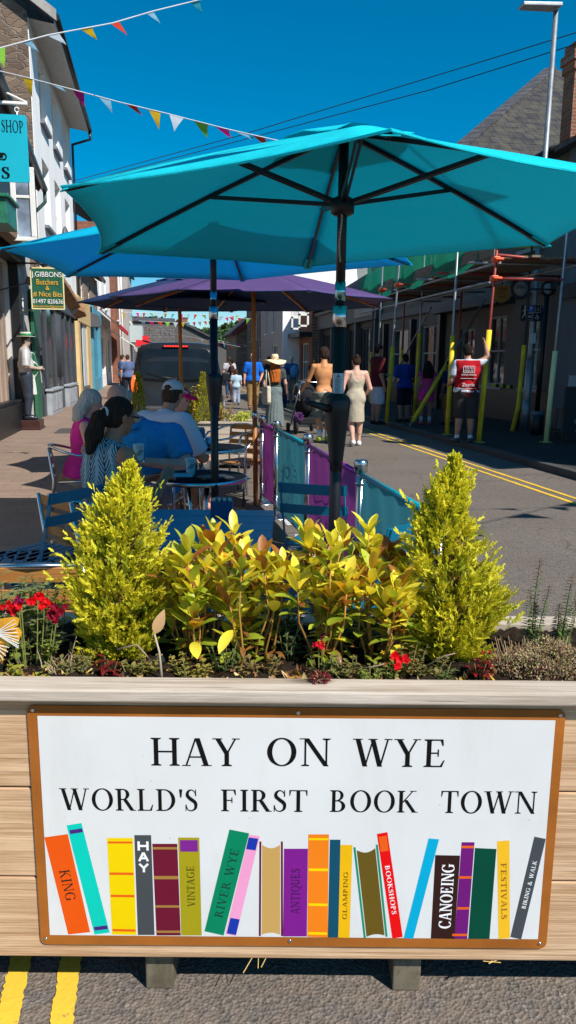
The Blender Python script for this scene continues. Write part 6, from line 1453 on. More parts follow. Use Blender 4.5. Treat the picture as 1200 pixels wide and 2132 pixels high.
m = MB(); m.lathe([(.086, 0), (.088, .3), (.086, .6)], (lx*.05, 0, .05), 14); m.build('door_collar', GALV, lamp)
for (zz, c) in ((1.85, (.6, .62, .62)),): m = MB(); m.box((-.07+lx*.2, -.094, zz), (.05+lx*.2, -.088, zz+.22)); m.build('sticker', plain(c, .5), lamp)
fs = thing('direction_sign', 'black pedestrian direction sign with blue parking square on the lamp post', 'sign'); a = at(1083, 668, 'y', LY-.12); b2 = at(1133, 636, 'y', LY-.12)
m = MB(); m.prism([(a[0], a[2]), (b2[0]-.05, a[2]), (b2[0], (a[2]+b2[2])/2), (b2[0]-.05, b2[2]), (a[0], b2[2])], 'y', LY-.14, LY-.12); m.build('sign_panel', BLACK, fs)
w_, h_ = b2[0]-a[0], b2[2]-a[2]
m = MB(); m.box((a[0]+w_*.30, LY-.144, a[2]+h_*.56), (a[0]+w_*.55, LY-.141, a[2]+h_*.95)); m.build('parking_square', plain((.02, .10, .45), .5), fs)
WL = plain((.65, .66, .66), .5)
btext(fs, 'P', (a[0]+w_*.425, LY-.147, a[2]+h_*.75), (R(90), 0, 0), h_*.42, WL, 'lettering'); btext(fs, 'WC', (a[0]+w_*.42, LY-.146, a[2]+h_*.26), (R(90), 0, 0), h_*.26, WL, 'lettering')
btext(fs, 'i', (a[0]+w_*.72, LY-.146, a[2]+h_*.75), (R(90), 0, 0), h_*.36, WL, 'lettering')
m = MB(); cx, cz = a[0]+w_*.16, a[2]+h_*.5
m.ell((cx, LY-.145, cz+.13), (.022, .004, .022), 8, 6); m.bar((cx, LY-.146, cz+.10), (cx, LY-.146, cz), .004, .028, (1, 0, 0)); m.bar((cx, LY-.146, cz), (cx-.05, LY-.146, cz-.11), .004, .018, (1, 0, 0)); m.bar((cx, LY-.146, cz), (cx+.05, LY-.146, cz-.11), .004, .018, (1, 0, 0)); m.bar((cx, LY-.146, cz+.08), (cx+.06, LY-.146, cz+.02), .004, .013, (1, 0, 0)); m.bar((cx, LY-.146, cz+.08), (cx-.05, LY-.146, cz+.03), .004, .013, (1, 0, 0)); m.build('walking_figure', WL, fs)
m = MB(); cx, cz = a[0]+w_*.70, a[2]+h_*.25; m.tube([(cx+.035*math.cos(t*.5), LY-.146, cz-.01+.035*math.sin(t*.5)) for t in range(-7, 5)], .005, 5); m.bar((cx, LY-.146, cz+.06), (cx+.005, LY-.146, cz), .004, .012, (1, 0, 0)); m.bar((cx, LY-.146, cz), (cx+.05, LY-.146, cz-.02), .004, .01, (1, 0, 0)); m.build('wheelchair_symbol', WL, fs)
m = MB()
for (x0, x1, z0, z1_) in ((.28, .57, .53, .55), (.60, .84, .53, .55), (.30, .55, .06, .08), (.30, .55, .45, .47)): m.box((a[0]+w_*x0, LY-.1445, a[2]+h_*z0), (a[0]+w_*x1, LY-.141, a[2]+h_*z1_))
m.box((a[0]+w_*.60, LY-.1445, a[2]+h_*.55), (a[0]+w_*.61, LY-.141, a[2]+h_*.95)); m.box((a[0]+w_*.83, LY-.1445, a[2]+h_*.55), (a[0]+w_*.84, LY-.141, a[2]+h_*.95)); m.build('border_lines', WL, fs)
# round and shield signs
def disc_sign(label, px, py, y, r, ringc, disc, nm='round_sign'):
    p = at(px, py, 'y', y); t = thing(nm, label, 'sign', tuple(p)); m = MB(); m.M = Matrix.Rotation(R(90), 4, 'X'); m.lathe([(r*.72, -.02), (r, -.02), (r, .03), (r*.72, .03), (r*.72, -.02)], (0, 0, 0), 32, cap=False); m.build('ring', ringc, t)
    m = MB(); m.M = Matrix.Rotation(R(90), 4, 'X'); m.lathe([(r*.73, -.01), (r*.73, .015), (0, .015)], (0, 0, 0), 32); m.build('disc', disc, t); return t, p
t, p = disc_sign('round white pub sign with navy ring under the scaffold deck', 1083, 601, 15.9, .22, plain((.02, .035, .08), .5), plain((.36, .37, .38), .6))
m = MB(); m.tube([(.2, 0, 0), (.75, 0, 0)], .02, 6); m.build('bracket', BLACK, t); btext(t, 'INN', (0, -.035, .03), (R(90), 0, 0), .12, plain((.05, .06, .1), .5)); 
t, p = disc_sign('black pole with ring-shaped top and pale centre beside the lamp post', 1141, 601, 16.6, .17, BLACK, plain((.42, .43, .42), .6), 'ring_pole')
m = MB(); zz = p[2]-.14; bx = at(1118, 868, 'y', 16.6); m.tube([(0, .02, -.14), (bx[0]-p[0], .02, .10-p[2])], .055, 12); m.build('pole', BLACK, t)
p = at(1045, 612, 'y', 15.6); t = thing('shield_sign', 'amber shield-shaped hanging sign beneath the scaffold deck', 'sign', tuple(p)); m = MB(); k = .17
m.prism([(-k, k*1.0), (-k, -k*.6), (0, -k*1.1), (k, -k*.6), (k, k*1.0)], 'y', -.02, .02); m.build('panel', plain((.28, .15, .015), .5), t); btext(t, 'TOP', (0, -.024, .08), (R(90), 0, 0), .09, BLACK, width=.2); btext(t, 'OF THE', (0, -.024, .0), (R(90), 0, 0), .05, BLACK); btext(t, 'TOWN', (0, -.024, -.07), (R(90), 0, 0), .06, BLACK)
m = MB(); m.tube([(0, 0, k), (0, 0, .35)], .012, 6); m.build('hanger', BLACK, t)
# yellow road plate seen under the canopy, litter bin, easel, chalkboard
p = at(1092, 512, 'y', LY-.1); t = thing('yellow_plate', 'yellow plate on the lamp post just under the turquoise canopy', 'sign', tuple(p)); m = MB(); m.box((-.28, 0, -.05), (.28, .012, .28)); m.build('plate', plain((.55, .38, .02), .5), t, .005)
p = at(1117, 905, 'z', .10); t = thing('litter_bin', 'black cylindrical litter bin beside the ring-topped pole', 'bin', (p[0], p[1], .10)); m = MB(); m.lathe([(.11, 0), (.13, .03), (.13, .42), (.10, .44)], (0, 0, 0), 20); m.build('bin_body', BLACK, t); m = MB(); m.lathe([(.13, .40), (.14, .41), (.12, .47), (0, .48)], (0, 0, 0), 20); m.build('lid', plain((.12, .15, .18), .4), t)
p = at(1160, 915, 'z', .10); t = thing('easel', 'small wooden folding easel at the foot of the rendered corner wall', 'easel', (p[0], p[1], .10), R(-20)); EW = plain((.20, .11, .05), .6)
for sx in (-1, 1): m = MB(); m.bar((sx*.17, 0, 0), (sx*.05, .12, .60), .03, .03); m.build('leg', EW, t)
m = MB(); m.bar((0, .42, 0), (0, .12, .58), .025, .025); m.build('rear_leg', EW, t); m = MB(); m.bar((-.14, .03, .15), (.14, .03, .15), .02, .03); m.build('cross_bar', EW, t)
p = at(1196, 925, 'z', .10); t = thing('chalkboard', 'tall black chalkboard with white writing cut off at the right edge', 'chalkboard', (p[0]+.12, p[1], .10), R(-5)); m = MB()
m.box((-.36, -.02, 0), (-.31, .03, 1.02)); m.box((.31, -.02, 0), (.36, .03, 1.02)); m.box((-.31, -.02, .97), (.31, .03, 1.02)); m.box((-.31, -.02, .10), (.31, .03, .15)); m.build('frame', BLACK, t)
m = MB(); m.box((-.31, 0, .15), (.31, .015, .97)); m.build('board', plain((.015, .016, .018), .6), t)
for i, s_ in enumerate(('Food', 'Drinks', 'Today', 'Garden', 'Open')): btext(t, s_, (0, -.004, .88-.16*i), (R(90), 0, 0), .10, plain((.35, .36, .37), .7))
m = MB(); m.box((-.3, -.01, 1.03), (.1, .03, 1.22)); m.build('notice', plain((.3, .32, .33), .5), t)
# ------------------------------------------------------------ left signs
TQ = plain((.0, .42, .56), .45, 0, .03, 2); hsn = thing('hanging_sign', 'turquoise hanging shop sign lettered SHOP, cut off by the left edge', 'hanging sign')
YS2 = 13.4; a = at(55, 240, 'y', YS2); b2 = at(50, 380, 'y', YS2); W2 = 1.35
m = MB(); m.prism([(a[0]-W2+x, b2[2]+z) for x, z in rrect(0, 0, W2, a[2]-b2[2], .04)], 'y', YS2, YS2+.03); m.build('panel', TQ, hsn)
def sn2(px, py): p = at(px, py, 'y', YS2); return p[0], p[2]
m = MB()
def wl(text, pxr, pyb, pyt, sp, bold, wpx):
    x1, z0 = sn2(pxr, pyb); z1_ = sn2(pxr, pyt)[1]; x0 = sn2(pxr-wpx, pyb)[0]; letters(m, text, lambda u_, v_, l: (u_, YS2-.004-l*8, v_), x0, z0, z1_-z0, x1-x0, sp, 0, bold)
wl('SHOP', 51, 277, 252, 0, .0, 47); wl('S', 22, 372, 348, 0, .05, 19); wl('BOOK', -12, 277, 252, 0, 0, 50)
p = sn2(6, 325); m.prism([(p[0]-.12, p[1]-.03), (p[0]+.0, p[1]-.03), (p[0]+.02, p[1]+.05), (p[0]-.14, p[1]+.05)], 'y', YS2-.006, YS2-.002); m.tube([(p[0]+.01+.045*math.sin(t*.4), YS2-.006, p[1]+.04-.045*(1-math.cos(t*.4))) for t in range(9)], .010, 5); m.bar((p[0]-.16, YS2-.005, p[1]-.05), (p[0]+.03, YS2-.005, p[1]-.05), .004, .012); m.build('lettering', INK, hsn)
m = MB(); q0 = at(57, 216, 'y', YS2); m.tube([(-3.1, YS2+.015, q0[2]), (q0[0], YS2+.015, q0[2])], .028, 8); q1 = at(0, 186, 'y', YS2); m.tube([(-3.1, YS2+.015, q1[2]+.35), (q1[0], YS2+.015, q1[2]), (q0[0], YS2+.015, q0[2]+.02)], .016, 8); m.build('bracket', WHITE, hsn)
m = MB(); q = at(35, 228, 'y', YS2); m.tube([(q[0]+.035*math.cos(t), YS2+.015, q[2]+.035*math.sin(t)) for t in [i*.7 for i in range(9)]], .010, 6); m.tube([(q[0], YS2+.015, q[2]-.03), (q[0], YS2+.015, q[2]-.11)], .014, 6); m.build('hook', WHITE, hsn)
bs = thing('butcher_sign', 'dark green hanging sign with gold and white butcher lettering', 'hanging sign'); YB = 17.6
def sb(px, py): p = at(px, py, 'y', YB); return p[0], p[2]
x0, z1_ = sb(62, 556); x1, z0 = sb(136, 645)
m = MB(); m.box((x0, YB, z0), (x1, YB+.04, z1_)); m.build('panel', plain((.01, .10, .05), .5), bs); m = MB(); t_ = .025
for (p0, p1) in (((x0, z0), (x1, z0+t_)), ((x0, z1_-t_), (x1, z1_)), ((x0, z0+t_), (x0+t_, z1_-t_)), ((x1-t_, z0+t_), (x1, z1_-t_))): m.box((p0[0], YB-.008, p0[1]), (p1[0], YB, p1[1]))
m.build('border', plain((.75, .68, .35), .5), bs); cx = (x0+x1)/2; GO = plain((.78, .42, .05), .5); WT = plain((.8, .8, .78), .5)
for s_, py, sz, mt, wd in (('J.GIBBONS', 572, .15, WT, .78), ('Butchers', 588, .16, GO, .55), ('&', 600, .13, GO, None), ('# Nice Bits', 613, .15, GO, .74), ('01497 820636', 628, .13, WT, .78), ('gibbonsbutchers@gmail.com', 638, .07, GO, .8)): btext(bs, s_, (cx, YB-.012, sb(100, py)[1]), (R(90), 0, 0), sz, mt, width=wd*(x1-x0)/.86 if wd else None)
m = MB(); m.tube([(-3.1, YB+.02, z1_+.08), (x1, YB+.02, z1_+.08)], .02, 6); m.tube([(x0+.1, YB+.02, z1_+.08), (x0+.1, YB+.02, z1_)], .01, 6); m.tube([(x1-.1, YB+.02, z1_+.08), (x1-.1, YB+.02, z1_)], .01, 6); m.build('bracket', IRON, bs)
# ------------------------------------------------------------ planting
LEAFM = vcol('leaf', .38, .38, (1.15, 1.1, .5), .5); LEAFD = vcol('dry_leaf', .8, .2, (1, .9, .7), .2); STEMM = vcol('stem', .7, 0)
PETAL = vcol('petal', .6, .35, (1.2, .6, .6), .2); CONM = vcol('golden_conifer', .55, .30, (1.1, 1.05, .5), .3)
ZS = zcap-.03
def rv(r, s=1.): return Vector((r.gauss(0, s), r.gauss(0, s), r.gauss(0, s)))
def blade(m, p, d, n, L_, W_, curl=.3, c=(1, 1, 1), c2=None, seg=4, fold=.25, sm=True, rd=0):
    """curved pointed leaf from p along d, facing n"""
    d = Vector(d).normalized(); n = Vector(n); s = d.cross(n).normalized(); n = s.cross(d).normalized(); m.sm = sm
    rows_ = []
    for i in range(seg+1):
        t = i/seg; w = W_*.5*(math.sin(math.pi*(t**.8)*.97+.05) if not rd else max(0, math.sin(math.pi*t**1.15))**.65); w = max(w, W_*.02)
        ctr = Vector(p)+d*L_*t-n*curl*L_*t*t
        if i in (0, seg): rows_.append([m.V(ctr)])
        else: rows_.append([m.V(ctr-s*w+n*w*fold), m.V(ctr), m.V(ctr+s*w+n*w*fold)])
    for i in range(seg):
        t = (i+.5)/seg; m.col = tuple(c[k]*(1-t)+(c2 or c)[k]*t for k in range(3)); a, b = rows_[i], rows_[i+1]
        if len(a) == 1: m.F((a[0], b[1], b[0])); m.F((a[0], b[2], b[1]))
        elif len(b) == 1: m.F((a[0], a[1], b[0])); m.F((a[1], a[2], b[0]))
        else: m.F((a[0], a[1], b[1], b[0])); m.F((a[1], a[2], b[2], b[1]))
def jit(r, c, k=.2, g=.06): f = 1+r.uniform(-k, k); return tuple(max(0, x*f*(1+r.uniform(-g, g))) for x in c)
# ---- golden conifers
def conifer(label, pxc, ybase, ytop, yc, outline, seed, n=1900):
    """outline: list of (pixel row, left, right) measured crown width"""
    r = random.Random(seed); base = loc_(atc(pxc, ybase, yc)); x0 = base.x; top = loc_(atc(pxc, ytop, yc)).z
    t = thing('golden_conifer', label, 'conifer', tuple(pf(x0, yc, ZS)), -PAN); H_ = top-ZS
    sh_ = lambda l, rr: ((l+rr)/2-(rr-l)*.50+(12 if rr-l < 160 else 2), (l+rr)/2+(rr-l)*.50-(12 if rr-l < 160 else 2))
    rows_ = sorted([(loc_(atc(pxc, y, yc)).z-ZS, loc_(atc(sh_(l, rr)[0], y, yc)).x-x0, loc_(atc(sh_(l, rr)[1], y, yc)).x-x0) for y, l, rr in outline])
    def width(z):
        if z <= rows_[0][0]: return rows_[0][1:]
        for (za, la, ra), (zb2, lb2, rb2) in zip(rows_, rows_[1:]):
            if z <= zb2: k = (z-za)/(zb2-za); return la+(lb2-la)*k, ra+(rb2-ra)*k
        return rows_[-1][1:]
    m = MB(); m.col = (.16, .07, .03); m.tube([(0, 0, -.02), (.005, 0, H_*.5), (((rows_[-1][1]+rows_[-1][2])/2), 0, H_*.93)], [.011, .006, .002], 8)
    for i in range(34):
        z = H_*r.uniform(.04, .62); l, rr = width(z); a = r.uniform(0, 6.28); R_ = ((rr-l)/2)*r.uniform(.5, .85); c = (l+rr)/2
        m.tube([(c*z/H_*.5, 0, z*.8), (c+R_*math.cos(a)*.6, R_*math.sin(a)*.6, z), (c+R_*math.cos(a), R_*math.sin(a), z+.05)], [.0028, .0016, .0008], 5)
    m.build('trunk', STEMM, t)
    m = MB()
    # boughs: each bough is a plume of sprays that rises outward
    nb = n//3
    for bi in range(nb):
        z = H_*(r.random()**1.5); z = min(z, H_*.965); l, rr = width(z); ctr = (l+rr)/2; Rx = (rr-l)/2; a = r.uniform(0, 2*math.pi)
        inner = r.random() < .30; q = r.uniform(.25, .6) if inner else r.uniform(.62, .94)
        lob = .80+.22*math.sin(a*3+z*40+seed)+.16*math.sin(a*5-z*75)+r.uniform(-.08, .14); Ry = max(Rx*.92, .02)*lob; Rx = Rx*lob; ez = Vector((Rx*math.cos(a), Ry*math.sin(a), 0)); start = Vector((ctr, 0, z))+ez*q*(.86-.25*(z/H_)**4)
        out = Vector((math.cos(a), math.sin(a), r.uniform(.7, 1.5)+2.2*(z/H_)**4)).normalized(); Lb = min(.055, .022+Rx*.4)*r.uniform(.7, 1.2)*(1.9 if r.random() < .10 else 1)*(1-.55*(z/H_)**3)
        for si in range(8):
            tt = si/8.; p = start+out*Lb*tt+rv(r, .0025); dr = (out+rv(r, .42)).normalized() if si < 7 else out
            L_ = .027*(1-.30*tt)*r.uniform(.7, 1.25)*(1-.45*(z/H_)**3); pn = dr.cross(rv(r)).normalized(); sd = dr.cross(pn).normalized()
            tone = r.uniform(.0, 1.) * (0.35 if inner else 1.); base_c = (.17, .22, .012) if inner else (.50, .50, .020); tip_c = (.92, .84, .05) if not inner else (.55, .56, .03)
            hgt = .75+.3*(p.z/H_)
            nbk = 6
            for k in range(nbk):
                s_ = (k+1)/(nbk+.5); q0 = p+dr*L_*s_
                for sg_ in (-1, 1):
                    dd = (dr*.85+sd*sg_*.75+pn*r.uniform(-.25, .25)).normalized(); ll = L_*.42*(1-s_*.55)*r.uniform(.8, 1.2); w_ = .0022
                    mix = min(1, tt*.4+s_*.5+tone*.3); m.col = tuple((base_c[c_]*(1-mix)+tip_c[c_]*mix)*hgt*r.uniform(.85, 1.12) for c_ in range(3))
                    pp = dd.cross(pn+rv(r, .5)).normalized()*w_*.5
                    m.poly([q0-pp*.7, q0+dd*ll*.5-pp, q0+dd*ll, q0+dd*ll*.5+pp, q0+pp*.7])
            m.col = tuple(c_*hgt for c_ in tip_c); pp = sd*.0013; m.poly([p-pp, p+dr*L_*.7-pp, p+dr*L_*1.15, p+dr*L_*.7+pp, p+pp])
    m.build('crown', CONM, t, fix=False); return t
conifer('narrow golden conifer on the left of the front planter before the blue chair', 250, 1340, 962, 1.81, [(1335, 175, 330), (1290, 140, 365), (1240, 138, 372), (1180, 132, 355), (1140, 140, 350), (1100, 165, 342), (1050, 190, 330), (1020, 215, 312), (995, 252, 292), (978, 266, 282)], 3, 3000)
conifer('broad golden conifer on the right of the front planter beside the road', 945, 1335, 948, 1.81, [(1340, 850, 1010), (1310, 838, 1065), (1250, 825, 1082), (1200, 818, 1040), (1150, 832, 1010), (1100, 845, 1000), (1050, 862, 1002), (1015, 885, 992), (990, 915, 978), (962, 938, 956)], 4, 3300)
# ---- golden leaved shrubs
def golden_shrub(label, stems, seed, group=None, yc0=1.80, k=1., dull=0):
    r = random.Random(seed); cx = sum(s[0] for s in stems)/len(stems); b = loc_(atc(cx, 1380, yc0)); root = thing('golden_shrub', label, 'shrub', tuple(pf(b.x, yc0, ZS)), -PAN, group)
    ms, ml = MB(), MB()
    xs_ = [s[0] for s in stems]; stems = stems+[(r.uniform(min(xs_)-8, max(xs_)+8), r.uniform(1150, 1270)) for _ in range(5)]
    for (px, py) in stems:
        yc = yc0+r.uniform(-.12, .12); T_ = loc_(atc(px, py+28, yc)); tip = Vector((T_.x-b.x, yc-yc0, T_.z-ZS)); bs_ = Vector(((tip.x*.45)+r.uniform(-.015, .015), (yc-yc0)*.5, -.01))
        mid = bs_*.45+tip*.55+Vector((r.uniform(-.026, .026), r.uniform(-.02, .02), 0)); ms.col = jit(r, (.42, .20, .04), .3); ms.tube([bs_, bs_*.7+mid*.3+Vector((0, 0, .02)), mid, tip], [.0032, .0028, .0022, .0018], 6)
        ax_ = (tip-mid).normalized()
        for whorl in range(4):
            p = tip-ax_*.026*whorl*k-Vector((0, 0, .004*whorl)); nl = (r.randint(3, 6), r.randint(4, 7), r.randint(3, 6), r.randint(1, 4))[whorl]; a0 = r.uniform(0, 6.28)
            for q in range(nl):
                a = a0+6.28*q/nl+r.uniform(-.6, .6); up_ = (2.2, 1.1, .5, -.1)[whorl]+r.uniform(-.3, .35); side = Vector((math.cos(a), math.sin(a), 0)); d = (side+Vector((0, 0, up_))+ax_*.3).normalized()
                nrm = (Vector((0, 0, 1))*1.0-side*up_*.8).normalized()+rv(r, .15); L_ = r.uniform(.038, .076)*k*(1 if whorl else .9)
                u = r.random()
                if u < .54: c, c2 = (.90, .76, .045), (.92, .82, .09)
                elif u < .63: c, c2 = (.80, .42, .02), (.86, .56, .05)
                elif u < .77: c, c2 = (.30, .10, .025), (.42, .16, .03)
                else: c, c2 = (.36, .46, .03), (.56, .58, .05)
                if whorl >= 2 and r.random() < .5: c, c2 = (.22, .34, .025), (.44, .50, .04)
                c = jit(r, c, .15); c2 = jit(r, c2, .15); blade(ml, p+side*.003, d, nrm, L_, L_*r.uniform(.34, .46), r.uniform(-.05, .4), c, c2, 6, .3, True, 1)
        for q in range(r.randint(5, 9)):
            t = r.uniform(.25, .7); p = bs_*(1-t)+mid*t if t < .5 else mid*(1-t)+tip*t; a = r.uniform(0, 6.28); d = Vector((math.cos(a), math.sin(a), r.uniform(-.5, .5))); blade(ml, p, d, (0, 0, 1), r.uniform(.03, .05)*k, .014*k, r.uniform(.1, .5), jit(r, (.30, .13, .03), .3) if r.random() < .5 else jit(r, (.28, .33, .03), .3), None, 4)
    ms.build('stems', STEMM, root, fix=False); ml.build('leaves', LEAFM, root, fix=False); return root
rs = random.Random(21)
def scat(x0, x1, y0, y1, n): return [(x0+(x1-x0)*(i+.5)/n+rs.uniform(-10, 10), rs.uniform(y0, y1)) for i in range(n)]
golden_shrub('golden-leaved shrub against the left conifer, with the tallest upright yellow leaves', [(372, 1150), (392, 1120), (420, 1100), (446, 1085), (455, 1130), (400, 1185), (372, 1205), (430, 1160), (470, 1170), (415, 1225), (360, 1240)], 31)
golden_shrub('golden-leaved shrub in the middle left of the planter in front of the blue table', [(488, 1085), (505, 1130), (525, 1140), (548, 1135), (500, 1175), (532, 1185), (565, 1160), (470, 1215), (515, 1215), (590, 1150), (575, 1195)], 32)
golden_shrub('golden-leaved shrub in the middle right below the black crank pole', [(640, 1090), (660, 1105), (690, 1110), (715, 1095), (670, 1150), (700, 1150), (640, 1150), (735, 1140), (660, 1190), (700, 1195), (620, 1180), (740, 1185)], 33)
golden_shrub('greener golden-leaved shrub tucked against the right conifer', [(768, 1085), (785, 1115), (812, 1130), (760, 1140), (800, 1165), (838, 1150), (775, 1190), (825, 1200), (840, 1240), (800, 1230), (750, 1220)], 34)
# ---- soft leaved plants and flowers
def leafy(label, cat, name, px, py, h_, stems, leafc, seed, L_=.03, W_=.012, yc=1.72, spread=.06, per=9, c2=None, mat=None, curl=.3, up=.6):
    r = random.Random(seed); b = loc_(atc(px, py, yc)); root = thing(name, label, cat, tuple(pf(b.x, yc, ZS)), -PAN); ms, ml = MB(), MB()
    for s in range(stems):
        a = r.uniform(0, 6.28); sp__ = spread*math.sqrt(r.random()); tip = Vector((sp__*math.cos(a), sp__*math.sin(a)*.7, h_*r.uniform(.6, 1.1))); b0 = Vector((tip.x*.3, tip.y*.3, -.005)); ms.col = jit(r, (.16, .15, .05), .3); ms.tube([b0, b0*.5+tip*.5+rv(r, .004), tip], [.0018, .0014, .001], 5)
        for q in range(per):
            t = .25+.75*(q+r.random())/per; p = b0*(1-t)+tip*t; a = q*2.4+r.uniform(-.4, .4); d = Vector((math.cos(a), math.sin(a), up+r.uniform(-.3, .3))); l = L_*r.uniform(.6, 1.15)*(1.1-.4*t)
            blade(ml, p, d, (0, 0, 1), l, W_*l/L_, curl*r.uniform(.3, 1.5), jit(r, leafc, .25), jit(r, c2 or leafc, .2), 4)
    ms.build('stems', STEMM, root, fix=False); ml.build('leaves', mat or LEAFM, root, fix=False); return root
def blossom(root, p, rad, c, seed, n=9):
    rad *= .85
    """head of ruffled petals"""
    r = random.Random(seed); m = MB()
    for q in range(n):
        fc = Vector(p)+Vector((r.gauss(0, rad*.5), r.gauss(0, rad*.35), r.gauss(0, rad*.45)))
        for k in range(5):
            a = k*1.257+r.uniform(-.3, .3); d = Vector((math.cos(a), -.45+r.uniform(-.3, .2), math.sin(a))); blade(m, fc, d, Vector((0, -1, .3))+rv(r, .25), rad*.62, rad*.55, r.uniform(-.1, .3), jit(r, c, .2), jit(r, c, .15), 3, .1)
    m.build('flower_head', PETAL, root, fix=False)
    m = MB(); m.col = (.2, .22, .05); m.tube([(p[0]*.6, p[1]+.01, -.01), (p[0], p[1]+.004, p[2])], .0014, 5); m.build('flower_stalk', STEMM, root)
SAGE = (.20, .26, .10); SAGE2 = (.30, .36, .14)
leafy('grey-green lance-leaved shrub at the left end above the red flowers', 'plant', 'leafy_plant', 30, 1380, .20, 20, SAGE, 41, .050, .015, 1.80, .10, 14, SAGE2)
leafy('grey-green leafy shrub between the left edge and the left conifer', 'plant', 'leafy_plant', 100, 1380, .19, 15, SAGE, 42, .046, .014, 1.80, .06, 14, SAGE2)
def at_flow(root, px, py, yc, rad, c, seed, n=9): q = loc_(atc(px, py, yc)); b = FW.inverted() @ Vector(root.location); blossom(root, (q.x-b.x, q.y-b.y, q.z-b.z), rad, c, seed, n)
REDF = (.78, .006, .012); DRED = (.28, .004, .02)
g = leafy('red-flowering geranium at the left end of the planter', 'flowering plant', 'geranium', 60, 1390, .10, 9, (.12, .19, .05), 43, .030, .026, 1.72, .08, 6, (.3, .34, .06))
for i, (x, y, s_, c) in enumerate(((38, 1262, .020, REDF), (78, 1252, .020, REDF), (92, 1258, .018, REDF), (42, 1246, .013, (.30, .01, .08)), (112, 1282, .022, DRED), (120, 1270, .018, DRED), (20, 1268, .018, (.6, .005, .01)))): at_flow(g, x, y, 1.70, s_, c, 50+i, 7)
g = leafy('small geranium with one ragged red flower in the middle of the planter', 'flowering plant', 'geranium', 668, 1400, .055, 6, (.14, .2, .05), 44, .020, .014, 1.68, .04, 6)
at_flow(g, 664, 1345, 1.68, .016, (.62, .006, .02), 61, 7); at_flow(g, 672, 1322, 1.70, .010, (.22, .01, .04), 62, 4)
g = leafy('small geranium with a bright red flower in front of the right conifer', 'flowering plant', 'geranium', 800, 1395, .05, 8, (.30, .34, .08), 45, .018, .013, 1.67, .05, 7)
at_flow(g, 828, 1370, 1.665, .021, REDF, 63, 9)
leafy('low mint-like green plant right of the leaf on a dry stalk', 'plant', 'low_plant', 470, 1400, .07, 8, (.10, .17, .05), 46, .022, .012, 1.70, .05, 7)
leafy('pale green sedum tuft near the front rail, middle of the planter', 'plant', 'low_plant', 765, 1408, .05, 12, (.28, .36, .06), 47, .016, .008, 1.645, .035, 8)
leafy('green seedling with toothed leaves beneath the central shrubs', 'plant', 'low_plant', 605, 1395, .13, 6, (.10, .15, .06), 48, .026, .014, 1.78, .05, 8)
leafy('bronze-green geranium foliage below the greener golden shrub', 'plant', 'low_plant', 850, 1400, .085, 9, (.24, .22, .08), 49, .022, .020, 1.70, .06, 6, (.3, .2, .06))
leafy('crimson-leaved bedding plant in front of the right conifer', 'plant', 'crimson_plant', 1000, 1408, .085, 5, (.24, .008, .02), 51, .028, .014, 1.66, .03, 8, (.4, .02, .04))
leafy('dark red heuchera below the left conifer', 'plant', 'heuchera', 218, 1400, .055, 5, (.16, .012, .02), 52, .034, .02, 1.67, .035, 5, (.26, .03, .03), None, .8, .5)
leafy('trailing ivy with yellow-green leaves at the bottom left corner of the planter', 'plant', 'ivy', 50, 1405, .04, 9, (.40, .42, .05), 53, .022, .02, 1.655, .07, 4)
leafy('small green weed at the foot of the right conifer', 'plant', 'low_plant', 912, 1400, .045, 7, (.13, .20, .06), 54, .018, .010, 1.66, .05, 6)
for i, (px, lab, c) in enumerate(((150, 'low green weeds among the dead twigs in front of the left conifer', (.14, .20, .06)), (290, 'straggly low plant under the right side of the left conifer', (.18, .24, .05)), (398, 'yellowing low plant right of the dry stalk', (.42, .40, .07)), (540, 'bronze low foliage at the front rail below the middle shrubs', (.24, .17, .07)), (720, 'green and bronze rosette right of the ragged red flower', (.17, .22, .07)), (885, 'grey-green low plant left of the crimson bedding plant', (.20, .24, .10)))):
    leafy(lab, 'plant', 'low_plant', px, 1402, .06, 11, c, 160+i, .022, .013, 1.66+.02*(i % 2), .055, 8, (.36, .26, .08))
for i, (px, lab) in enumerate(((400, 'dark green undergrowth at the back of the planter beside the left conifer'), (560, 'dark green undergrowth behind the middle shrubs of the planter'), (720, 'dark green undergrowth at the back of the planter below the crank pole'))):
    leafy(lab, 'plant', 'undergrowth', px, 1385, .12, 26, (.10, .16, .04), 140+i, .034, .017, 1.90, .12, 12, (.20, .20, .05))
# herb stems on the right
for i, (px, pt, lab) in enumerate(((1112, 1165, 'tall dry-topped herb stems rising beside the road, left of two clumps'), (1172, 1195, 'second clump of upright herb stems at the right end of the planter'))):
    r = random.Random(70+i); b = loc_(atc(px-18, 1380, 1.84)); root = thing('herb', lab, 'plant', tuple(pf(b.x, 1.84, ZS)), -PAN); ms, ml = MB(), MB()
    for s in range(4 if i == 0 else 5):
        T_ = loc_(atc(px+(18, -8, 4, 30, -14)[s], pt+(0, 60, 90, 50, 80)[s], 1.84)); tip = Vector((T_.x-b.x, r.uniform(-.02, .02), T_.z-ZS)); b0 = Vector((tip.x*.4, 0, 0)); ms.col = (.16, .12, .06); ms.tube([b0, b0*.4+tip*.6+rv(r, .004), tip], [.0016, .0012, .0008], 5)
        for q in range(70):
            t = .12+.88*q/70; p = b0*(1-t)+tip*t; a = q*2.1+r.random(); d = Vector((math.cos(a), math.sin(a), .35)); l = .017*(1.25-t*.6)*r.uniform(.7, 1.2); blade(ml, p, d, (0, 0, 1), l, l*.5, .4, jit(r, (.14, .20, .06) if t < .8 else (.16, .10, .05), .3), None, 3)
    ms.build('stems', STEMM, root, fix=False); ml.build('leaves', LEAFM, root, fix=False)
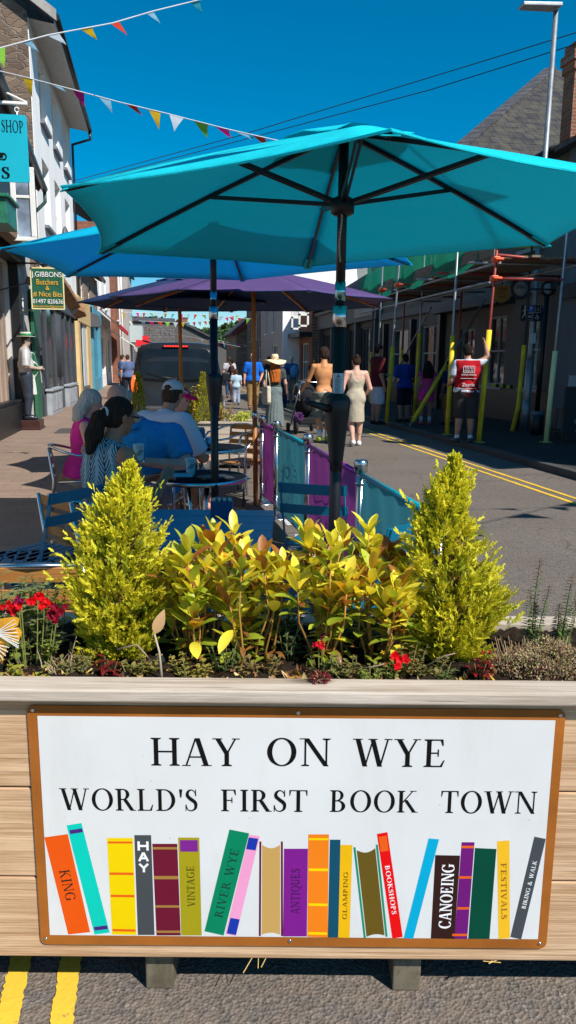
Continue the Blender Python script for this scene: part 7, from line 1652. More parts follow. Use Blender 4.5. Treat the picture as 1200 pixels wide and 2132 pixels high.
# dry beige sedum cushion
r = random.Random(80); b = loc_(atc(1130, 1400, 1.72)); root = thing('dry_sedum', 'dense cushion of dried beige sedum filling the right end of the planter', 'plant', tuple(pf(b.x, 1.72, ZS)), -PAN); ml = MB()
for q in range(5200):
    a = r.uniform(0, 6.28); rr = math.sqrt(r.random()); x = rr*math.cos(a)*.145+.02; y = rr*math.sin(a)*.10; hz = .085*math.sqrt(max(0, 1-rr*rr*.86))*(.8+.25*math.sin(x*40+1)*math.sin(y*50)); z = hz*r.uniform(.65, 1.05); n_ = Vector((x*5, y*7, .7)).normalized()
    c = r.choice(((.46, .33, .20), (.36, .22, .14), (.52, .42, .24), (.26, .13, .09), (.40, .38, .14))); c = jit(r, c, .25); d = (n_+rv(r, .6)).normalized(); blade(ml, (x, y, z), d, rv(r), r.uniform(.004, .009), r.uniform(.003, .0055), .2, c, c, 2, .2, False)
ml.build('florets', LEAFD, root, fix=False)
ms = MB()
for q in range(60): x, y = r.uniform(-.13, .16), r.uniform(-.09, .08); ms.col = jit(r, (.3, .2, .12), .3); ms.tube([(x*.8, y*.8, 0), (x, y, .07)], .0012, 4)
ms.build('stems', STEMM, root, fix=False)
# dry leaf on its stalk, dead twigs
root = thing('dry_stalk', 'single tan dead leaf standing on a bare stalk in front of the left conifer', 'plant'); p0 = atc(338, 1416, 1.625); p1 = atc(322, 1320, 1.63); p2 = atc(336, 1306, 1.63); m = MB(); m.col = (.45, .36, .27); m.tube([p0, p0*.4+p1*.6+np.array([.004, 0, 0]), p1], [.0028, .0024, .002], 7); m.build('stalk', STEMM, root)
m = MB(); blade(m, p1, Vector(atc(343, 1268, 1.63))-Vector(p1), (0, -1, .2), .062, .026, .05, (.60, .36, .16), (.66, .42, .22), 6); m.build('leaf', LEAFD, root, fix=False)
root = thing('dead_twigs', 'clump of bare dead twigs between the geranium and the left conifer', 'plant'); m = MB(); r = random.Random(90)
for q in range(34):
    p = Vector(pf(loc_(atc(r.uniform(90, 168), 1400, 1.68)).x, r.uniform(1.64, 1.75), ZS)); d = Vector((r.uniform(-.7, .7), r.uniform(-.3, .3), r.uniform(.3, 1.2))).normalized(); l = r.uniform(.03, .07); m.col = jit(r, (.38, .27, .18), .4); m.tube([p, p+d*l*.6+rv(r, .004), p+d*l+rv(r, .008)], [.0016, .0012, .0006], 5)
m.build('twigs', STEMM, root, fix=False)
for (x0, y0, x1, y1, x2, y2, lab) in ((245, 1352, 285, 1350, 318, 1378, 'arched bare stem over the soil under the left conifer'), (735, 1392, 780, 1396, 800, 1382, 'thin tan stem lying on the soil by the sedum tuft'), (890, 1385, 925, 1374, 948, 1360, 'pale stem leaning on the soil before the right conifer')):
    root = thing('bare_stem', lab, 'stem'); m = MB(); m.tube([atc(x0, y0, 1.67), atc(x1, y1-8, 1.66), atc(x2, y2, 1.65)], [.0022, .0018, .0014], 6); m.build('stem', plain((.34, .24, .16), .8), root)
# maroon seed head hanging over the rail
root = thing('seed_head', 'withered maroon flower head lying over the planter rail', 'flower head'); m = MB(); r = random.Random(95); c0 = Vector(atc(668, 1415, 1.60))
for q in range(150): d = rv(r).normalized(); m_ = d.copy(); m_.z *= .5; blade(m, c0+Vector((m_.x*.014, m_.y*.008, m_.z*.014+.004)), d, rv(r), r.uniform(.008, .016), .003, .4, jit(r, (.20, .02, .03) if r.random() < .6 else (.30, .15, .08), .4), None, 3)
m.build('petals', LEAFD, root, fix=False)
# butterfly ornament
root = thing('butterfly_ornament', 'orange and white striped butterfly ornament cut off by the left edge', 'ornament', (0, 0, 0), -PAN); m = MB(); yb = 1.66
def bp_(px, py, dy=0): v_ = loc_(atc(px, py, yb+dy)); return (v_.x, yb+dy, v_.z)
for k, poly_ in enumerate(([(-30, 1330), (-18, 1292), (8, 1287), (30, 1284), (41, 1287), (38, 1302), (20, 1312), (0, 1322)], [(-25, 1335), (0, 1318), (22, 1308), (40, 1306), (46, 1318), (40, 1334), (22, 1340), (0, 1338)], [(-28, 1350), (-8, 1336), (8, 1334), (16, 1345), (12, 1362), (2, 1376), (-12, 1382), (-26, 1372)])):
    m.mat = 0; m.slab([bp_(x, y, .004*k) for x, y in poly_], .0015)
wings = m.build('wings', plain((.72, .34, .02), .45, 0, .25, 30), root)
m = MB()
for k in range(9):
    a_ = bp_(-10, 1318, -.003); b__ = bp_(-12+52*math.cos(R(35-k*6)), 1312-38*math.sin(R(35-k*14)), -.003)
    m.bar(a_, b__, .0016, .0016)
for k in range(7): m.bar(bp_(-16, 1340, .001), bp_(-10+30*math.cos(R(-10-k*16)), 1345-34*math.sin(R(-5-k*16)), .004), .0016, .0016)
m.build('veins', plain((.75, .74, .68), .6), root)
# leaf litter
m = MB(); r = random.Random(99)
for q in range(1150):
    px = r.uniform(-60, 1060); py = r.uniform(1355, 1424) if r.random() < .75 else r.uniform(1300, 1400); p = Vector(atc(px, py, 1.6)); yy = r.uniform(1.625, 1.70) if r.random() < .7 else r.uniform(1.70, 1.98); q_ = pf(loc_(p).x*yy/1.6, yy, ZS+r.uniform(-.006, .008))
    c = r.choice(((.56, .38, .16), (.62, .42, .05), (.34, .15, .06), (.46, .28, .13), (.20, .09, .045), (.66, .50, .22))); d = Vector((r.uniform(-1, 1), r.uniform(-1, 1), r.uniform(-.1, .35))); blade(m, q_, d, Vector((0, 0, 1))+rv(r, .35), r.uniform(.015, .036), r.uniform(.008, .019), r.uniform(-.8, .6), jit(r, c, .25), jit(r, c, .25), 4, r.uniform(.2, .8))
for (px, py, c) in ((175, 1400, (.72, .42, .02)), (600, 1358, (.74, .42, .03)), (368, 1388, (.74, .58, .12)), (395, 1398, (.62, .46, .22)), (440, 1395, (.60, .45, .25)), (890, 1420, (.34, .15, .06)), (590, 1370, (.70, .50, .06)), (58, 1388, (.6, .45, .08))):
    p = Vector(at(px, py+8, 'z', ZS+.004)); blade(m, p, Vector((r.uniform(-1, 1), .5, .35)), (r.uniform(-.4, .4), -.7, .8), .030, .019, r.uniform(.4, 1.1), c, sc(c, .75), 5, .5)
tag(m.build('leaf_litter', LEAFD, fix=False), 'dead tan and yellow leaves scattered on the soil along the front rail', 'leaf litter', kind='stuff')
# blue paper scrap... weeds growing at kerb
# ------------------------------------------------------------ second planter, by the van
p0 = loc_(at(365, 878, 'z', .665)); p1 = loc_(at(528, 878, 'z', .665)); YB2 = p0.y
pl2 = thing('wooden_planter', 'pale timber planter full of shrubs between the cafe tables and the grey van', 'planter', (0, 0, 0), -PAN); xa, xb = p0.x-.75, p1.x
for i in range(4): m = MB(); z0 = .06+.144*i; m.box((xa, YB2, z0+.003), (xb, YB2+.04, z0+.141)); m.box((xa, YB2+.56, z0+.003), (xb, YB2+.60, z0+.141)); m.box((xb-.04, YB2+.041, z0+.003), (xb, YB2+.559, z0+.141)); m.box((xa, YB2+.041, z0+.003), (xa+.04, YB2+.559, z0+.141)); m.build('board', PLC, pl2, .004)
m = MB(); m.box((xa-.03, YB2-.03, .642), (xb+.03, YB2+.07, .67)); m.build('cap_rail', PLC, pl2, .004); m = MB(); m.box((xa-.03, YB2+.53, .642), (xb+.03, YB2+.63, .67)); m.build('cap_rail', PLC, pl2, .004)
m = MB(); m.box((xa+.04, YB2+.04, .10), (xb-.04, YB2+.56, .62)); m.build('soil', so_, pl2)
m = MB(); m.box((xb-.09, YB2-.028, .06), (xb-.01, YB2-.003, .64)); m.build('corner_post', PLW, pl2)
def far_con(label, px, pyt, w_, seed):
    r = random.Random(seed); yc = YB2+.3; b = loc_(atc(px, 870, yc)); tz = loc_(atc(px, pyt, yc)).z; root = thing('golden_conifer', label, 'conifer', tuple(pf(b.x, yc, .61)), -PAN); H_ = tz-.61; m = MB(); m.col = (.2, .1, .05); m.tube([(0, 0, 0), (0, 0, H_*.9)], [.015, .004], 6); m.build('trunk', STEMM, root); m = MB()
    for q in range(2600):
        t = r.random()**1.4; a = r.uniform(0, 6.28); R_ = w_*(1-t)**.8*(r.uniform(.6, 1)); p = Vector((R_*math.cos(a), R_*math.sin(a), t*H_)); d = Vector((math.cos(a)*.7, math.sin(a)*.7, 1))+rv(r, .3); mix = r.random(); c = tuple(x*(1-mix)+y*mix for x, y in zip((.24, .28, .02), (.56, .52, .04))); blade(m, p, d, rv(r), r.uniform(.03, .06), .010, .1, c, c, 2, .1, False)
    m.build('crown', CONM, root, fix=False)
far_con('small golden conifer in the far planter, right of the wooden pole', 424, 778, .15, 101)
far_con('small golden conifer in the far planter at its left end by the van tail light', 290, 778, .13, 102)
def far_bush(label, px, pyt, w_, seed, cs_, n=420, L_=.07, nm='shrub'):
    r = random.Random(seed); yc = YB2+.28; b = loc_(atc(px, 872, yc)); tz = loc_(atc(px, pyt, yc)).z; root = thing(nm, label, 'shrub', tuple(pf(b.x, yc, .61)), -PAN); H_ = tz-.61; ms, ml = MB(), MB()
    for s in range(16):
        a = r.uniform(0, 6.28); tip = Vector((w_*math.cos(a)*r.random(), .2*math.sin(a), H_*r.uniform(.6, 1))); ms.col = (.25, .14, .05); ms.tube([(tip.x*.4, tip.y*.4, 0), tip], .004, 4)
        for q in range(n//16): t = r.uniform(.3, 1.05); p = Vector((tip.x*(.4+.6*t), tip.y*(.4+.6*t), tip.z*t))+rv(r, .02); blade(ml, p, rv(r)+Vector((0, 0, .6)), (0, -.5, 1), r.uniform(.5, 1)*L_, L_*.4, .2, jit(r, r.choice(cs_), .2), None, 3)
    ms.build('stems', STEMM, root, fix=False); ml.build('leaves', LEAFM, root, fix=False)
far_bush('golden and rust leaved shrub in the far planter behind the wooden pole', 388, 808, .28, 111, ((.66, .48, .03), (.66, .5, .05), (.36, .14, .03), (.3, .34, .04)), 700)
far_bush('rusty pink-flecked shrub right of the small golden conifer in the far planter', 462, 840, .18, 112, ((.34, .16, .06), (.3, .3, .08), (.45, .12, .08), (.24, .3, .06)), 480, .05)
far_bush('low lime-yellow ground plant at the right end of the far planter', 497, 857, .2, 113, ((.60, .60, .10), (.48, .55, .06)), 520, .045)
# ------------------------------------------------------------ people
def feet(px, py, z=0.): p = at(px, py, 'z', z); return (p[0], p[1], z)
SK_P = (.62, .36, .27); SK_T = (.60, .27, .11); SK_D = (.20, .10, .065); SK_R = (.66, .33, .24)
H_DK = hair_mat((.055, .032, .022), (.012, .008, .006)); H_RED = hair_mat((.60, .17, .03), (.22, .05, .012)); H_GR = hair_mat((.62, .58, .52), (.28, .25, .22)); H_BR = hair_mat((.09, .05, .03), (.03, .018, .012)); H_BK = hair_mat((.018, .014, .012), (.006, .005, .005))
# leaf-print cloth
lpm, b = base_mat('leaf_print_cloth', (.3, .35, .38), .85, 0, .2); v = coords(lpm, (1, 1, 1)); sep = N(lpm, 'ShaderNodeSeparateXYZ'); nz = N(lpm, 'ShaderNodeTexNoise'); nz.inputs['Scale'].default_value = 5; L(lpm, v, nz.inputs['Vector'])
def mth(m, op, a, b_=None, c=None):
    n = N(m, 'ShaderNodeMath', operation=op)
    for i, x in enumerate((a, b_, c)):
        if x is None: continue
        if isinstance(x, (int, float)): n.inputs[i].default_value = x
        else: L(m, x, n.inputs[i])
    return n.outputs[0]
wv = N(lpm, 'ShaderNodeVectorMath', operation='MULTIPLY_ADD'); wv.inputs[1].default_value = (.09, .09, .09); L(lpm, nz.outputs[1], wv.inputs[0]); L(lpm, v, wv.inputs[2]); L(lpm, wv.outputs[0], sep.inputs[0])
ang_ = mth(lpm, 'ADD', mth(lpm, 'MULTIPLY', sep.outputs[0], 9), mth(lpm, 'MULTIPLY', sep.outputs[1], 7)); fr = mth(lpm, 'ABSOLUTE', mth(lpm, 'SUBTRACT', mth(lpm, 'FRACT', ang_), .5))
st_ = mth(lpm, 'SINE', mth(lpm, 'ADD', mth(lpm, 'MULTIPLY', sep.outputs[2], 200), mth(lpm, 'MULTIPLY', fr, -34)))
msk = mth(lpm, 'MULTIPLY', mth(lpm, 'GREATER_THAN', st_, .25), mth(lpm, 'LESS_THAN', fr, .40)); msk = mth(lpm, 'MAXIMUM', msk, mth(lpm, 'LESS_THAN', fr, .028))
L(lpm, mixc(lpm, msk, (.30, .42, .47), (.015, .025, .035)), b.inputs['Base Color']); bump(lpm, b, noise(lpm, v, 9, 3), .03, .5)
W1 = Vector(pf(-1.13, 4.50))
wm, J, K = figure('dark-haired ponytailed woman in a leaf-print top seated with her back to us', (W1.x, W1.y, 0), R(-46)-PAN, 1.68, seat=True, skin=(.36, .17, .10), h=.0125, fem=True, w=1.12,
    pose=dict(neck=(0, .055, .605), chest=(0, .03, .47), shL=(-.118, .045, .572), shR=(.118, .045, .572), head=(.005, .095, .70), elL=(-.16, .13, .40), elR=(.16, .10, .39), wrL=(-.06, .24, .45), wrR=(.05, .25, .47), hiL=(-.06, 0, .265)),
    top=dict(mat=lpm, sleeve=.0, hem=-.03, infl=.018, neckdrop=-.02), bottom=dict(mat=cloth((.05, .055, .065)), len=1.8), hair=dict(mat=H_DK, style='pony', tail=(0, -.045, -.115), rough=.003), shoes=(.05, .05, .05))
WCH.location = (W1.x, W1.y, 0); WCH.rotation_euler = (0, 0, R(-46)-PAN)
T = K['T']; Hh = 1.68; a0 = J['shR']*.75+J['neck']*.25
pts = []
def tor_d(q):
    d = 9.
    for p in K['tor']: d = smin(d, sd_cone(q, *p[1:5]) if p[0] == 'c' else sd_ell(q, *p[1:4]), .028)
    return float(d)
for i in range(17):
    t = i/16; lat_ = T[:, 0]; bk = -T[:, 1]; c0 = J['neck']*(1-t)+J['pelvis']*t+lat_*(-.065+.165*t)*Hh+T[:, 2]*.0; q = c0+bk*.4
    for _ in range(60): q = q-bk*max(.001, (tor_d(q)-.030)*.6)
    pts.append(q)
m = MB()
for p, q in zip(pts, pts[1:]): m.bar(p, q, .042, .006, tuple(-T[:, 1]))
m.build('bag_strap', cloth((.012, .012, .014)), wm)
sgl_ = MB(); sgl_.tube([K['hd']+K['f']*.075*Hh*.62+K['l']*s_*.052*Hh+K['u']*.006*Hh for s_ in (-1, -.5, .5, 1)], .006, 6); sgl_.tube([K['hd']+K['l']*.054*Hh+K['u']*.008*Hh-K['f']*.005*Hh, K['hd']+K['l']*.05*Hh+K['f']*.05*Hh+K['u']*.006*Hh], .0035, 6); sgl_.build('sunglasses', BLACK, wm)
# balding man in blue polo facing us across the table
POLO = cloth((.01, .20, .46)); q = Vector(pf(-1.10, 6.02))
mn, J, K = figure('balding man in a bright blue polo shirt sitting beyond the ponytailed woman', (q.x, q.y, 0), R(180)-PAN-R(8), 1.80, seat=True, skin=(.58, .28, .20), h=.014, w=1.18, belly=.015,
    pose=dict(neck=(.035, .06, .572), head=(.095, .085, .675), chest=(0, .04, .45), elL=(-.20, .09, .40), elR=(.17, .09, .39), wrL=(-.03, .24, .435), wrR=(.06, .23, .43), shL=(-.125, .04, .53), shR=(.125, .045, .56)),
    top=dict(mat=POLO, sleeve=.62, hem=-.02, infl=.018), bottom=dict(mat=cloth((.25, .25, .24)), len=.95))
hd, u_, f_, l_, hh = K['hd'], K['u'], K['f'], K['l'], K['hh']; HT = np.stack([l_, f_, u_], 1)
sdf_mesh('hair', [('e', hd-f_*.012*hh+u_*.004*hh, (.0505*hh, .054*hh, .05*hh), HT)], H_GR, mn, .012, .01, 0, [(hd+u_*.036*hh, u_-f_*.0), (hd+f_*.02*hh, f_)])
m = MB(); w_ = J['wrL']; e_ = J['elL']; d = (w_-e_)/np.linalg.norm(w_-e_); m.tube([w_-d*.05, w_-d*.025], .034, 12); m.build('wristwatch', STEEL, mn)
def collar(root, J, K, mat):
    m = MB(); m.sm = True; a = Vector(K['ax']).normalized(); H_ = K['H']; m.M = Matrix.Translation(Vector(J['neck'])+a*.0) @ a.to_track_quat('Z', 'Y').to_matrix().to_4x4(); m.lathe([(.046*H_, -.012), (.062*H_, -.02), (.056*H_, .012), (.044*H_, .024), (.040*H_, .02), (.042*H_, -.01)], (0, 0, 0), 20); m.build('collar', mat, root)
collar(mn, J, K, POLO)
# man in pale cap
CHK = brick_mat('checked_shirt', (.62, .66, .72), (.58, .62, .70), (.42, .48, .60), .011, .011, .002, 'x', (.5, .55, .62), .001, 0, .9); q = Vector(pf(-1.13, 6.78))
cm, J, K = figure('man in a pale cap and light shirt seated with his back to us', (q.x, q.y, 0), R(-22)-PAN, 1.80, seat=True, skin=(.45, .22, .14), h=.014, w=1.18, belly=.02,
    pose=dict(neck=(-.01, .075, .572), head=(.0, .125, .672), chest=(0, .045, .45), elL=(-.17, .11, .39), elR=(.18, .10, .37)), top=dict(mat=CHK, sleeve=.75, hem=-.03, infl=.022), bottom=dict(mat=cloth((.16, .16, .17)), len=.95), hair=dict(mat=H_BR, style='short'))
cap_on(cm, K, cloth((.52, .52, .56))); collar(cm, J, K, CHK)
q = Vector(pf(-1.93, 7.10)); 
gw, J, K = figure('woman with long grey hair in a bright pink top, leftmost of the seated diners', (q.x, q.y, .0), R(-75)-PAN, 1.68, seat=True, skin=SK_R, h=.016, fem=True, top=dict(mat=cloth((.72, .03, .28)), sleeve=.0, hem=-.02, infl=.014), bottom=dict(mat=cloth((.5, .48, .45)), len=1.8), hair=dict(mat=H_GR, style='mid', len=.10, g=1.1, back=.02), pose=dict(head=(0, .07, .668)))
q = Vector(pf(-1.22, 8.0)); 
pc, J, K = figure('person in a hot pink cap partly hidden behind the man in the pale cap', (q.x, q.y, 0), R(-110)-PAN, 1.70, seat=True, skin=SK_R, h=.018, fem=True, top=dict(mat=cloth((.05, .06, .08)), sleeve=.5, hem=-.02), bottom=dict(mat=cloth((.1, .1, .1)), len=1.8), hair=dict(mat=H_BR, style='short'), pose=dict(head=(0, .07, .655)))
cap_on(pc, K, cloth((.75, .01, .16)))
# chairs that carry the other diners
for (x, y, rz, lab) in ((-1.10, 6.02, 172, 'aluminium armchair under the man in the blue polo'), (-1.13, 6.78, -22, 'aluminium armchair under the man in the pale cap'), (-1.93, 7.10, -75, 'aluminium armchair under the grey-haired woman in pink'), (-1.22, 8.0, -110, 'aluminium armchair under the person in the pink cap')):
    c = copy_tree(WCH); w3 = pf(x, y); c.location = (w3[0], w3[1], 0); c.rotation_euler = (0, 0, R(rz)-PAN); c['label'] = lab
# ---- walkers
GREY = cloth((.16, .20, .20))
hw, J, K = figure('woman with very long red hair under a wide straw hat, in a long grey-green skirt', feet(572, 893), R(-4), 1.64, skin=SK_P, h=.016, fem=True, pose=dict(elR=(.15, .02, .63), wrR=(.17, .10, .53), anL=(-.04, -.08, .06), toL=(-.045, 0, .018)), face=False,
    top=dict(mat=cloth((.06, .08, .07)), sleeve=.5, hem=.03), skirt=dict(mat=GREY, hem=.035, r=.135, pleat=.006), hair=dict(mat=H_RED, style='long', len=.275, g=1.08, rough=.005, back=.035), shoes=(.3, .2, .12))
brim_hat(hw, K, cloth((.78, .66, .42)), cloth((.72, .62, .42)), .165, flop=.035, crown=.075, bow=True)
tb = thing('tote_bag', 'cream canvas tote bag hanging from the shoulder of the straw hat woman', 'bag', tuple(Vector(hw.location)+Vector((-.20, -.06, 0))), R(-75)); m = MB(); m.prism([(-.17, .98), (-.19, .62), (-.16, .56), (.14, .56), (.18, .62), (.16, .98)], 'y', -.05, .05); m.build('bag_body', cloth((.62, .56, .44)), tb, .03)
for y in (-.045, .045): m = MB(); m.tube([(-.11, y, .96), (-.05, y, 1.28), (.03, y*.4, 1.33), (.11, y, .96)], .010, 6); m.build('bag_handle', cloth((.62, .56, .44)), tb)
SH = plain((.55, .70, .08), .5)
sm2, J, K = figure('shirtless tanned man with dark hair pushing the black pushchair', feet(672, 920), R(2), 1.80, skin=SK_T, h=.015, face=False, pose=dict(elL=(-.155, .055, .645), wrL=(-.185, .17, .555), elR=(.135, .05, .65), wrR=(.02, .20, .555), knL=(-.056, -.005, .275), anL=(-.062, -.12, .07), toL=(-.068, -.045, .02), knR=(.056, .045, .28), anR=(.06, .03, .045), toR=(.066, .12, .018), head=(.005, .02, .925)),
    bottom=dict(mat=cloth((.16, .17, .15)), len=.98, infl=.022, waist=.02), hair=dict(mat=H_DK, style='short', g=1.12, rough=.006), shoes=SH)
for s_ in 'LR': m = MB(); an = J['an'+s_]; kn = J['kn'+s_]; d = kn-an; m.tube([an-d*.02, an+d*.30], [.046, .047], 12); m.build('sock', cloth((.72, .72, .72)), sm2)
m = MB(); m.sm = True; m.lathe([(.150, .955), (.158, .96), (.156, .985), (.148, .99)], (0, -.01, -.02), 24, 1.12, .80); m.build('waistband', cloth((.75, .75, .75)), sm2)
DR = cloth((.47, .41, .31))
dw, J, K = figure('woman in a fitted sleeveless beige dress walking away with dark hair pinned up', feet(738, 928), R(2), 1.66, skin=(.66, .38, .29), h=.015, fem=True, face=False, w=1.05, pose=dict(elL=(-.155, -.02, .63), wrL=(-.175, .015, .49), elR=(.165, .0, .63), wrR=(.13, .07, .55), knL=(-.05, .0, .28), anL=(-.045, -.10, .065), toL=(-.05, -.03, .02), anR=(.055, .02, .045), toR=(.062, .11, .018)),
    skirt=dict(mat=DR, hem=.265, r=.098, dress=True, scoop=.075), hair=dict(mat=H_DK, style='bun'), shoes=plain((.72, .72, .70), .5))
cb, J, K = figure('man in a pale cap and blue tee with a blue drawstring bag walking away', feet(606, 838), R(4), 1.76, skin=SK_R, h=.024, face=False, top=dict(mat=cloth((.03, .12, .30)), sleeve=.6, hem=-.03), bottom=dict(mat=cloth((.34, .27, .20)), len=1.0, infl=.02), hair=dict(mat=H_GR, style='short'), shoes=(.04, .04, .05))
cap_on(cb, K, cloth((.62, .60, .52))); bg_ = thing('drawstring_bag', 'light blue drawstring bag on the back of the man in the pale cap', 'bag', tuple(Vector(cb.location)+Vector((.10, -.20, 0)))); m = MB(); m.sm = True; m.ell((0, 0, 1.18), (.17, .08, .23), 14, 10); m.build('bag_body', cloth((.10, .30, .55)), bg_)
bt2, J, K = figure('man in a royal blue tee and tan trousers walking towards us', feet(527, 853), R(175), 1.80, skin=SK_R, h=.020, w=1.15, belly=.015, pose=dict(elL=(-.17, .0, .63), wrL=(-.13, .07, .53), anR=(.058, .04, .045), toR=(.066, .12, .018), anL=(-.058, -.09, .06), toL=(-.062, -.02, .02)), top=dict(mat=cloth((.01, .14, .62)), sleeve=.7, hem=-.02, infl=.02), bottom=dict(mat=cloth((.30, .18, .07)), len=1.85), hair=dict(mat=H_GR, style='short', g=.98), shoes=(.1, .06, .03))
DKC = cloth((.025, .022, .028))
for px, py, H_, yaw, lab, tc, bc, hr, sk in ((482, 835, 1.62, 90, 'slim woman in dark brown in profile by the far stone gable', cloth((.05, .02, .02)), cloth((.05, .02, .02)), H_BK, SK_D), (478, 832, 1.74, 0, 'man in a pale grey tee and jeans with a dark rucksack, farthest down the lane', cloth((.5, .5, .54)), cloth((.03, .06, .13)), H_BR, SK_R), (492, 842, 1.25, 0, 'child in a pale blue top far down the lane', cloth((.40, .55, .65)), cloth((.3, .35, .45)), H_BR, SK_P),
    (560, 838, 1.75, 10, 'person in black beneath the dark trees beside the straw hat', DKC, DKC, H_BK, SK_D), (655, 836, 1.70, 160, 'person in dark clothes standing in shade left of the shirtless man', DKC, DKC, H_BR, SK_T), (683, 838, 1.66, 200, 'second shaded person in black behind the shirtless man', cloth((.018, .018, .025)), DKC, H_BK, SK_T), (588, 836, 1.60, 5, 'woman in navy with a pale sunhat seen past the red-haired woman', cloth((.03, .07, .2)), cloth((.03, .05, .12)), H_GR, SK_P)):
    yv = {482: 29.5, 478: 33.0, 492: 27.5, 560: 31., 655: 33, 683: 31.5, 588: 26.}[px]; p = at(px, 780, 'y', yv)
    figure(lab, (p[0], yv, 0), R(yaw), H_, skin=sk, h=.03, face=False, fem=px in (482, 588), pose=dict(anL=(-.058, -.08, .06), toL=(-.062, 0, .02)), top=dict(mat=tc, sleeve=.5, hem=-.03, infl=.02), bottom=dict(mat=bc, len=.9 if px == 482 else 1.85, infl=.02), hair=dict(mat=hr, style='bun' if px == 482 else 'short'), shoes=(.04, .04, .04))
for px, yv, lab, c in ((256, 31, 'person in a blue tee nearer the wall on the far left pavement', (.06, .18, .36)), (267, 30, 'person in a slate blue tee nearer the van on the far left pavement', (.10, .14, .28))):
    p = at(px, 780, 'y', yv); figure(lab, (p[0], yv, .06), R(-60 if px < 260 else 5), 1.70, skin=SK_R, h=.03, face=False, top=dict(mat=cloth(c), sleeve=.6, hem=-.03, infl=.02), bottom=dict(mat=cloth((.02, .025, .04)), len=1.85), hair=dict(mat=H_BR, style='short'), shoes=(.04, .04, .04))
# ---- under the scaffolding
mr, J, K = figure('heavy-set man in a maroon tee and white shorts beside a yellow padded pole', feet(783, 884, .10), R(-82), 1.84, skin=(.42, .22, .16), h=.02, w=1.22, belly=.02, pose=dict(elL=(-.13, .05, .63), wrL=(-.10, .14, .62)), top=dict(mat=cloth((.10, .012, .018)), sleeve=.75, hem=-.05, infl=.024), bottom=dict(mat=cloth((.50, .56, .66)), len=.95, infl=.028), hair=dict(mat=H_BK, style='short'), shoes=(.02, .02, .025))
figure('boy in a royal blue tee and dark shorts standing between the yellow poles', feet(840, 878, .10), R(12), 1.64, skin=(.40, .22, .16), h=.02, face=False, pose=dict(elL=(-.14, .03, .63), wrL=(-.10, .11, .60), elR=(.14, .03, .63), wrR=(.12, .12, .60)), top=dict(mat=cloth((.01, .05, .28)), sleeve=.7, hem=-.03, infl=.022), bottom=dict(mat=cloth((.015, .02, .04)), len=.98, infl=.025), hair=dict(mat=H_BK, style='short'), shoes=(.03, .03, .03))
pg, J, K = figure('girl in pink top and shorts with long black hair behind the yellow brace', feet(886, 884, .10), R(-8), 1.46, skin=(.34, .18, .14), h=.018, fem=True, face=False, pose=dict(anL=(-.075, -.0, .045), knL=(-.07, 0, .28)), top=dict(mat=cloth((.48, .05, .20)), sleeve=.1, hem=.02), bottom=dict(mat=cloth((.62, .04, .30)), len=.45, infl=.018), hair=dict(mat=H_BK, style='long', len=.18, back=.03), shoes=plain((.55, .06, .10), .6))
for s_ in 'LR': m = MB(); an = J['an'+s_]; kn = J['kn'+s_]; d = kn-an; m.tube([an-d*.02, an+d*.45], [.036, .042], 12); m.build('sock', cloth((.5, .6, .68)), pg)
figure('child in navy tee and mustard shorts half hidden by the nearest yellow poles', feet(932, 884, .10), R(30), 1.48, skin=(.25, .13, .09), h=.02, face=False, top=dict(mat=cloth((.01, .02, .10)), sleeve=.7, hem=-.03, infl=.02), bottom=dict(mat=cloth((.18, .13, .04)), len=.95, infl=.02), hair=dict(mat=H_BK, style='short'), shoes=(.03, .03, .03))
RV = cloth((.42, .008, .015))
vm, J, K = figure('charity worker in a red vest, one arm raised to the yellow pole', feet(966, 922, .10), R(-14), 1.76, skin=(.42, .22, .15), h=.016, w=1.12, face=False, pose=dict(elR=(.20, .02, .865), wrR=(.17, .05, .985), shR=(.115, 0, .815), elL=(-.15, .0, .63), wrL=(-.16, .11, .60), anL=(-.075, .0, .045), toL=(-.11, .07, .018), head=(-.01, .02, .925)),
    top=dict(mat=cloth((.60, .64, .70)), sleeve=.62, hem=-.01, infl=.016), bottom=dict(mat=cloth((.045, .04, .042)), len=.98, infl=.024), hair=dict(mat=H_BK, style='short'), shoes=plain((.02, .025, .04), .5))
Hv = 1.76; tor = [('e', (0, 0, .54*Hv), (.115*Hv, .085*Hv, .09*Hv)), ('e', (0, 0, .63*Hv), (.10*Hv, .075*Hv, .12*Hv)), ('e', (0, 0, .72*Hv), (.118*Hv, .076*Hv, .11*Hv)), ('c', (-.08*Hv, 0, .80*Hv), (.08*Hv, 0, .81*Hv), .045*Hv, .045*Hv)]
vest = sdf_mesh('vest', tor, RV, vm, .016, .05, .028, [((0, 0, .475*Hv), (0, 0, -1)), ((0, 0, .835*Hv), (0, 0, 1))], .003)
yb_ = -.076*Hv-.034-.01
vt_ = plain((.72, .68, .68), .6)
m = MB(); z0, z1_ = 1.25, 1.37
for (a, b2) in (((-.10, z0), (.10, z0+.008)), ((-.10, z1_-.008), (.10, z1_)), ((-.10, z0), (-.092, z1_)), ((.092, z0), (.10, z1_))): m.box((a[0], yb_-.006, a[1]), (b2[0], yb_+.02, b2[1]))
m.build('badge_frame', vt_, vest)
btext(vest, 'THE BIG', (0, yb_-.004, 1.335), (R(90), 0, 0), .05, vt_, ext=.01, width=.15); btext(vest, 'ISSUE', (0, yb_-.004, 1.285), (R(90), 0, 0), .05, vt_, ext=.01, width=.15); btext(vest, 'OFFICIAL VENDOR', (0, yb_-.004, 1.215), (R(90), 0, 0), .036, vt_, ext=.01, width=.26); btext(vest, 'Zayrle', (0, yb_+.002, 1.04), (R(90), 0, 0), .085, vt_, ext=.012, width=.22)
m = MB()
for z in (1.15, .975): m.box((-.14, yb_-.0, z), (.14, yb_+.02, z+.006))
m.build('vest_lines', vt_, vest)
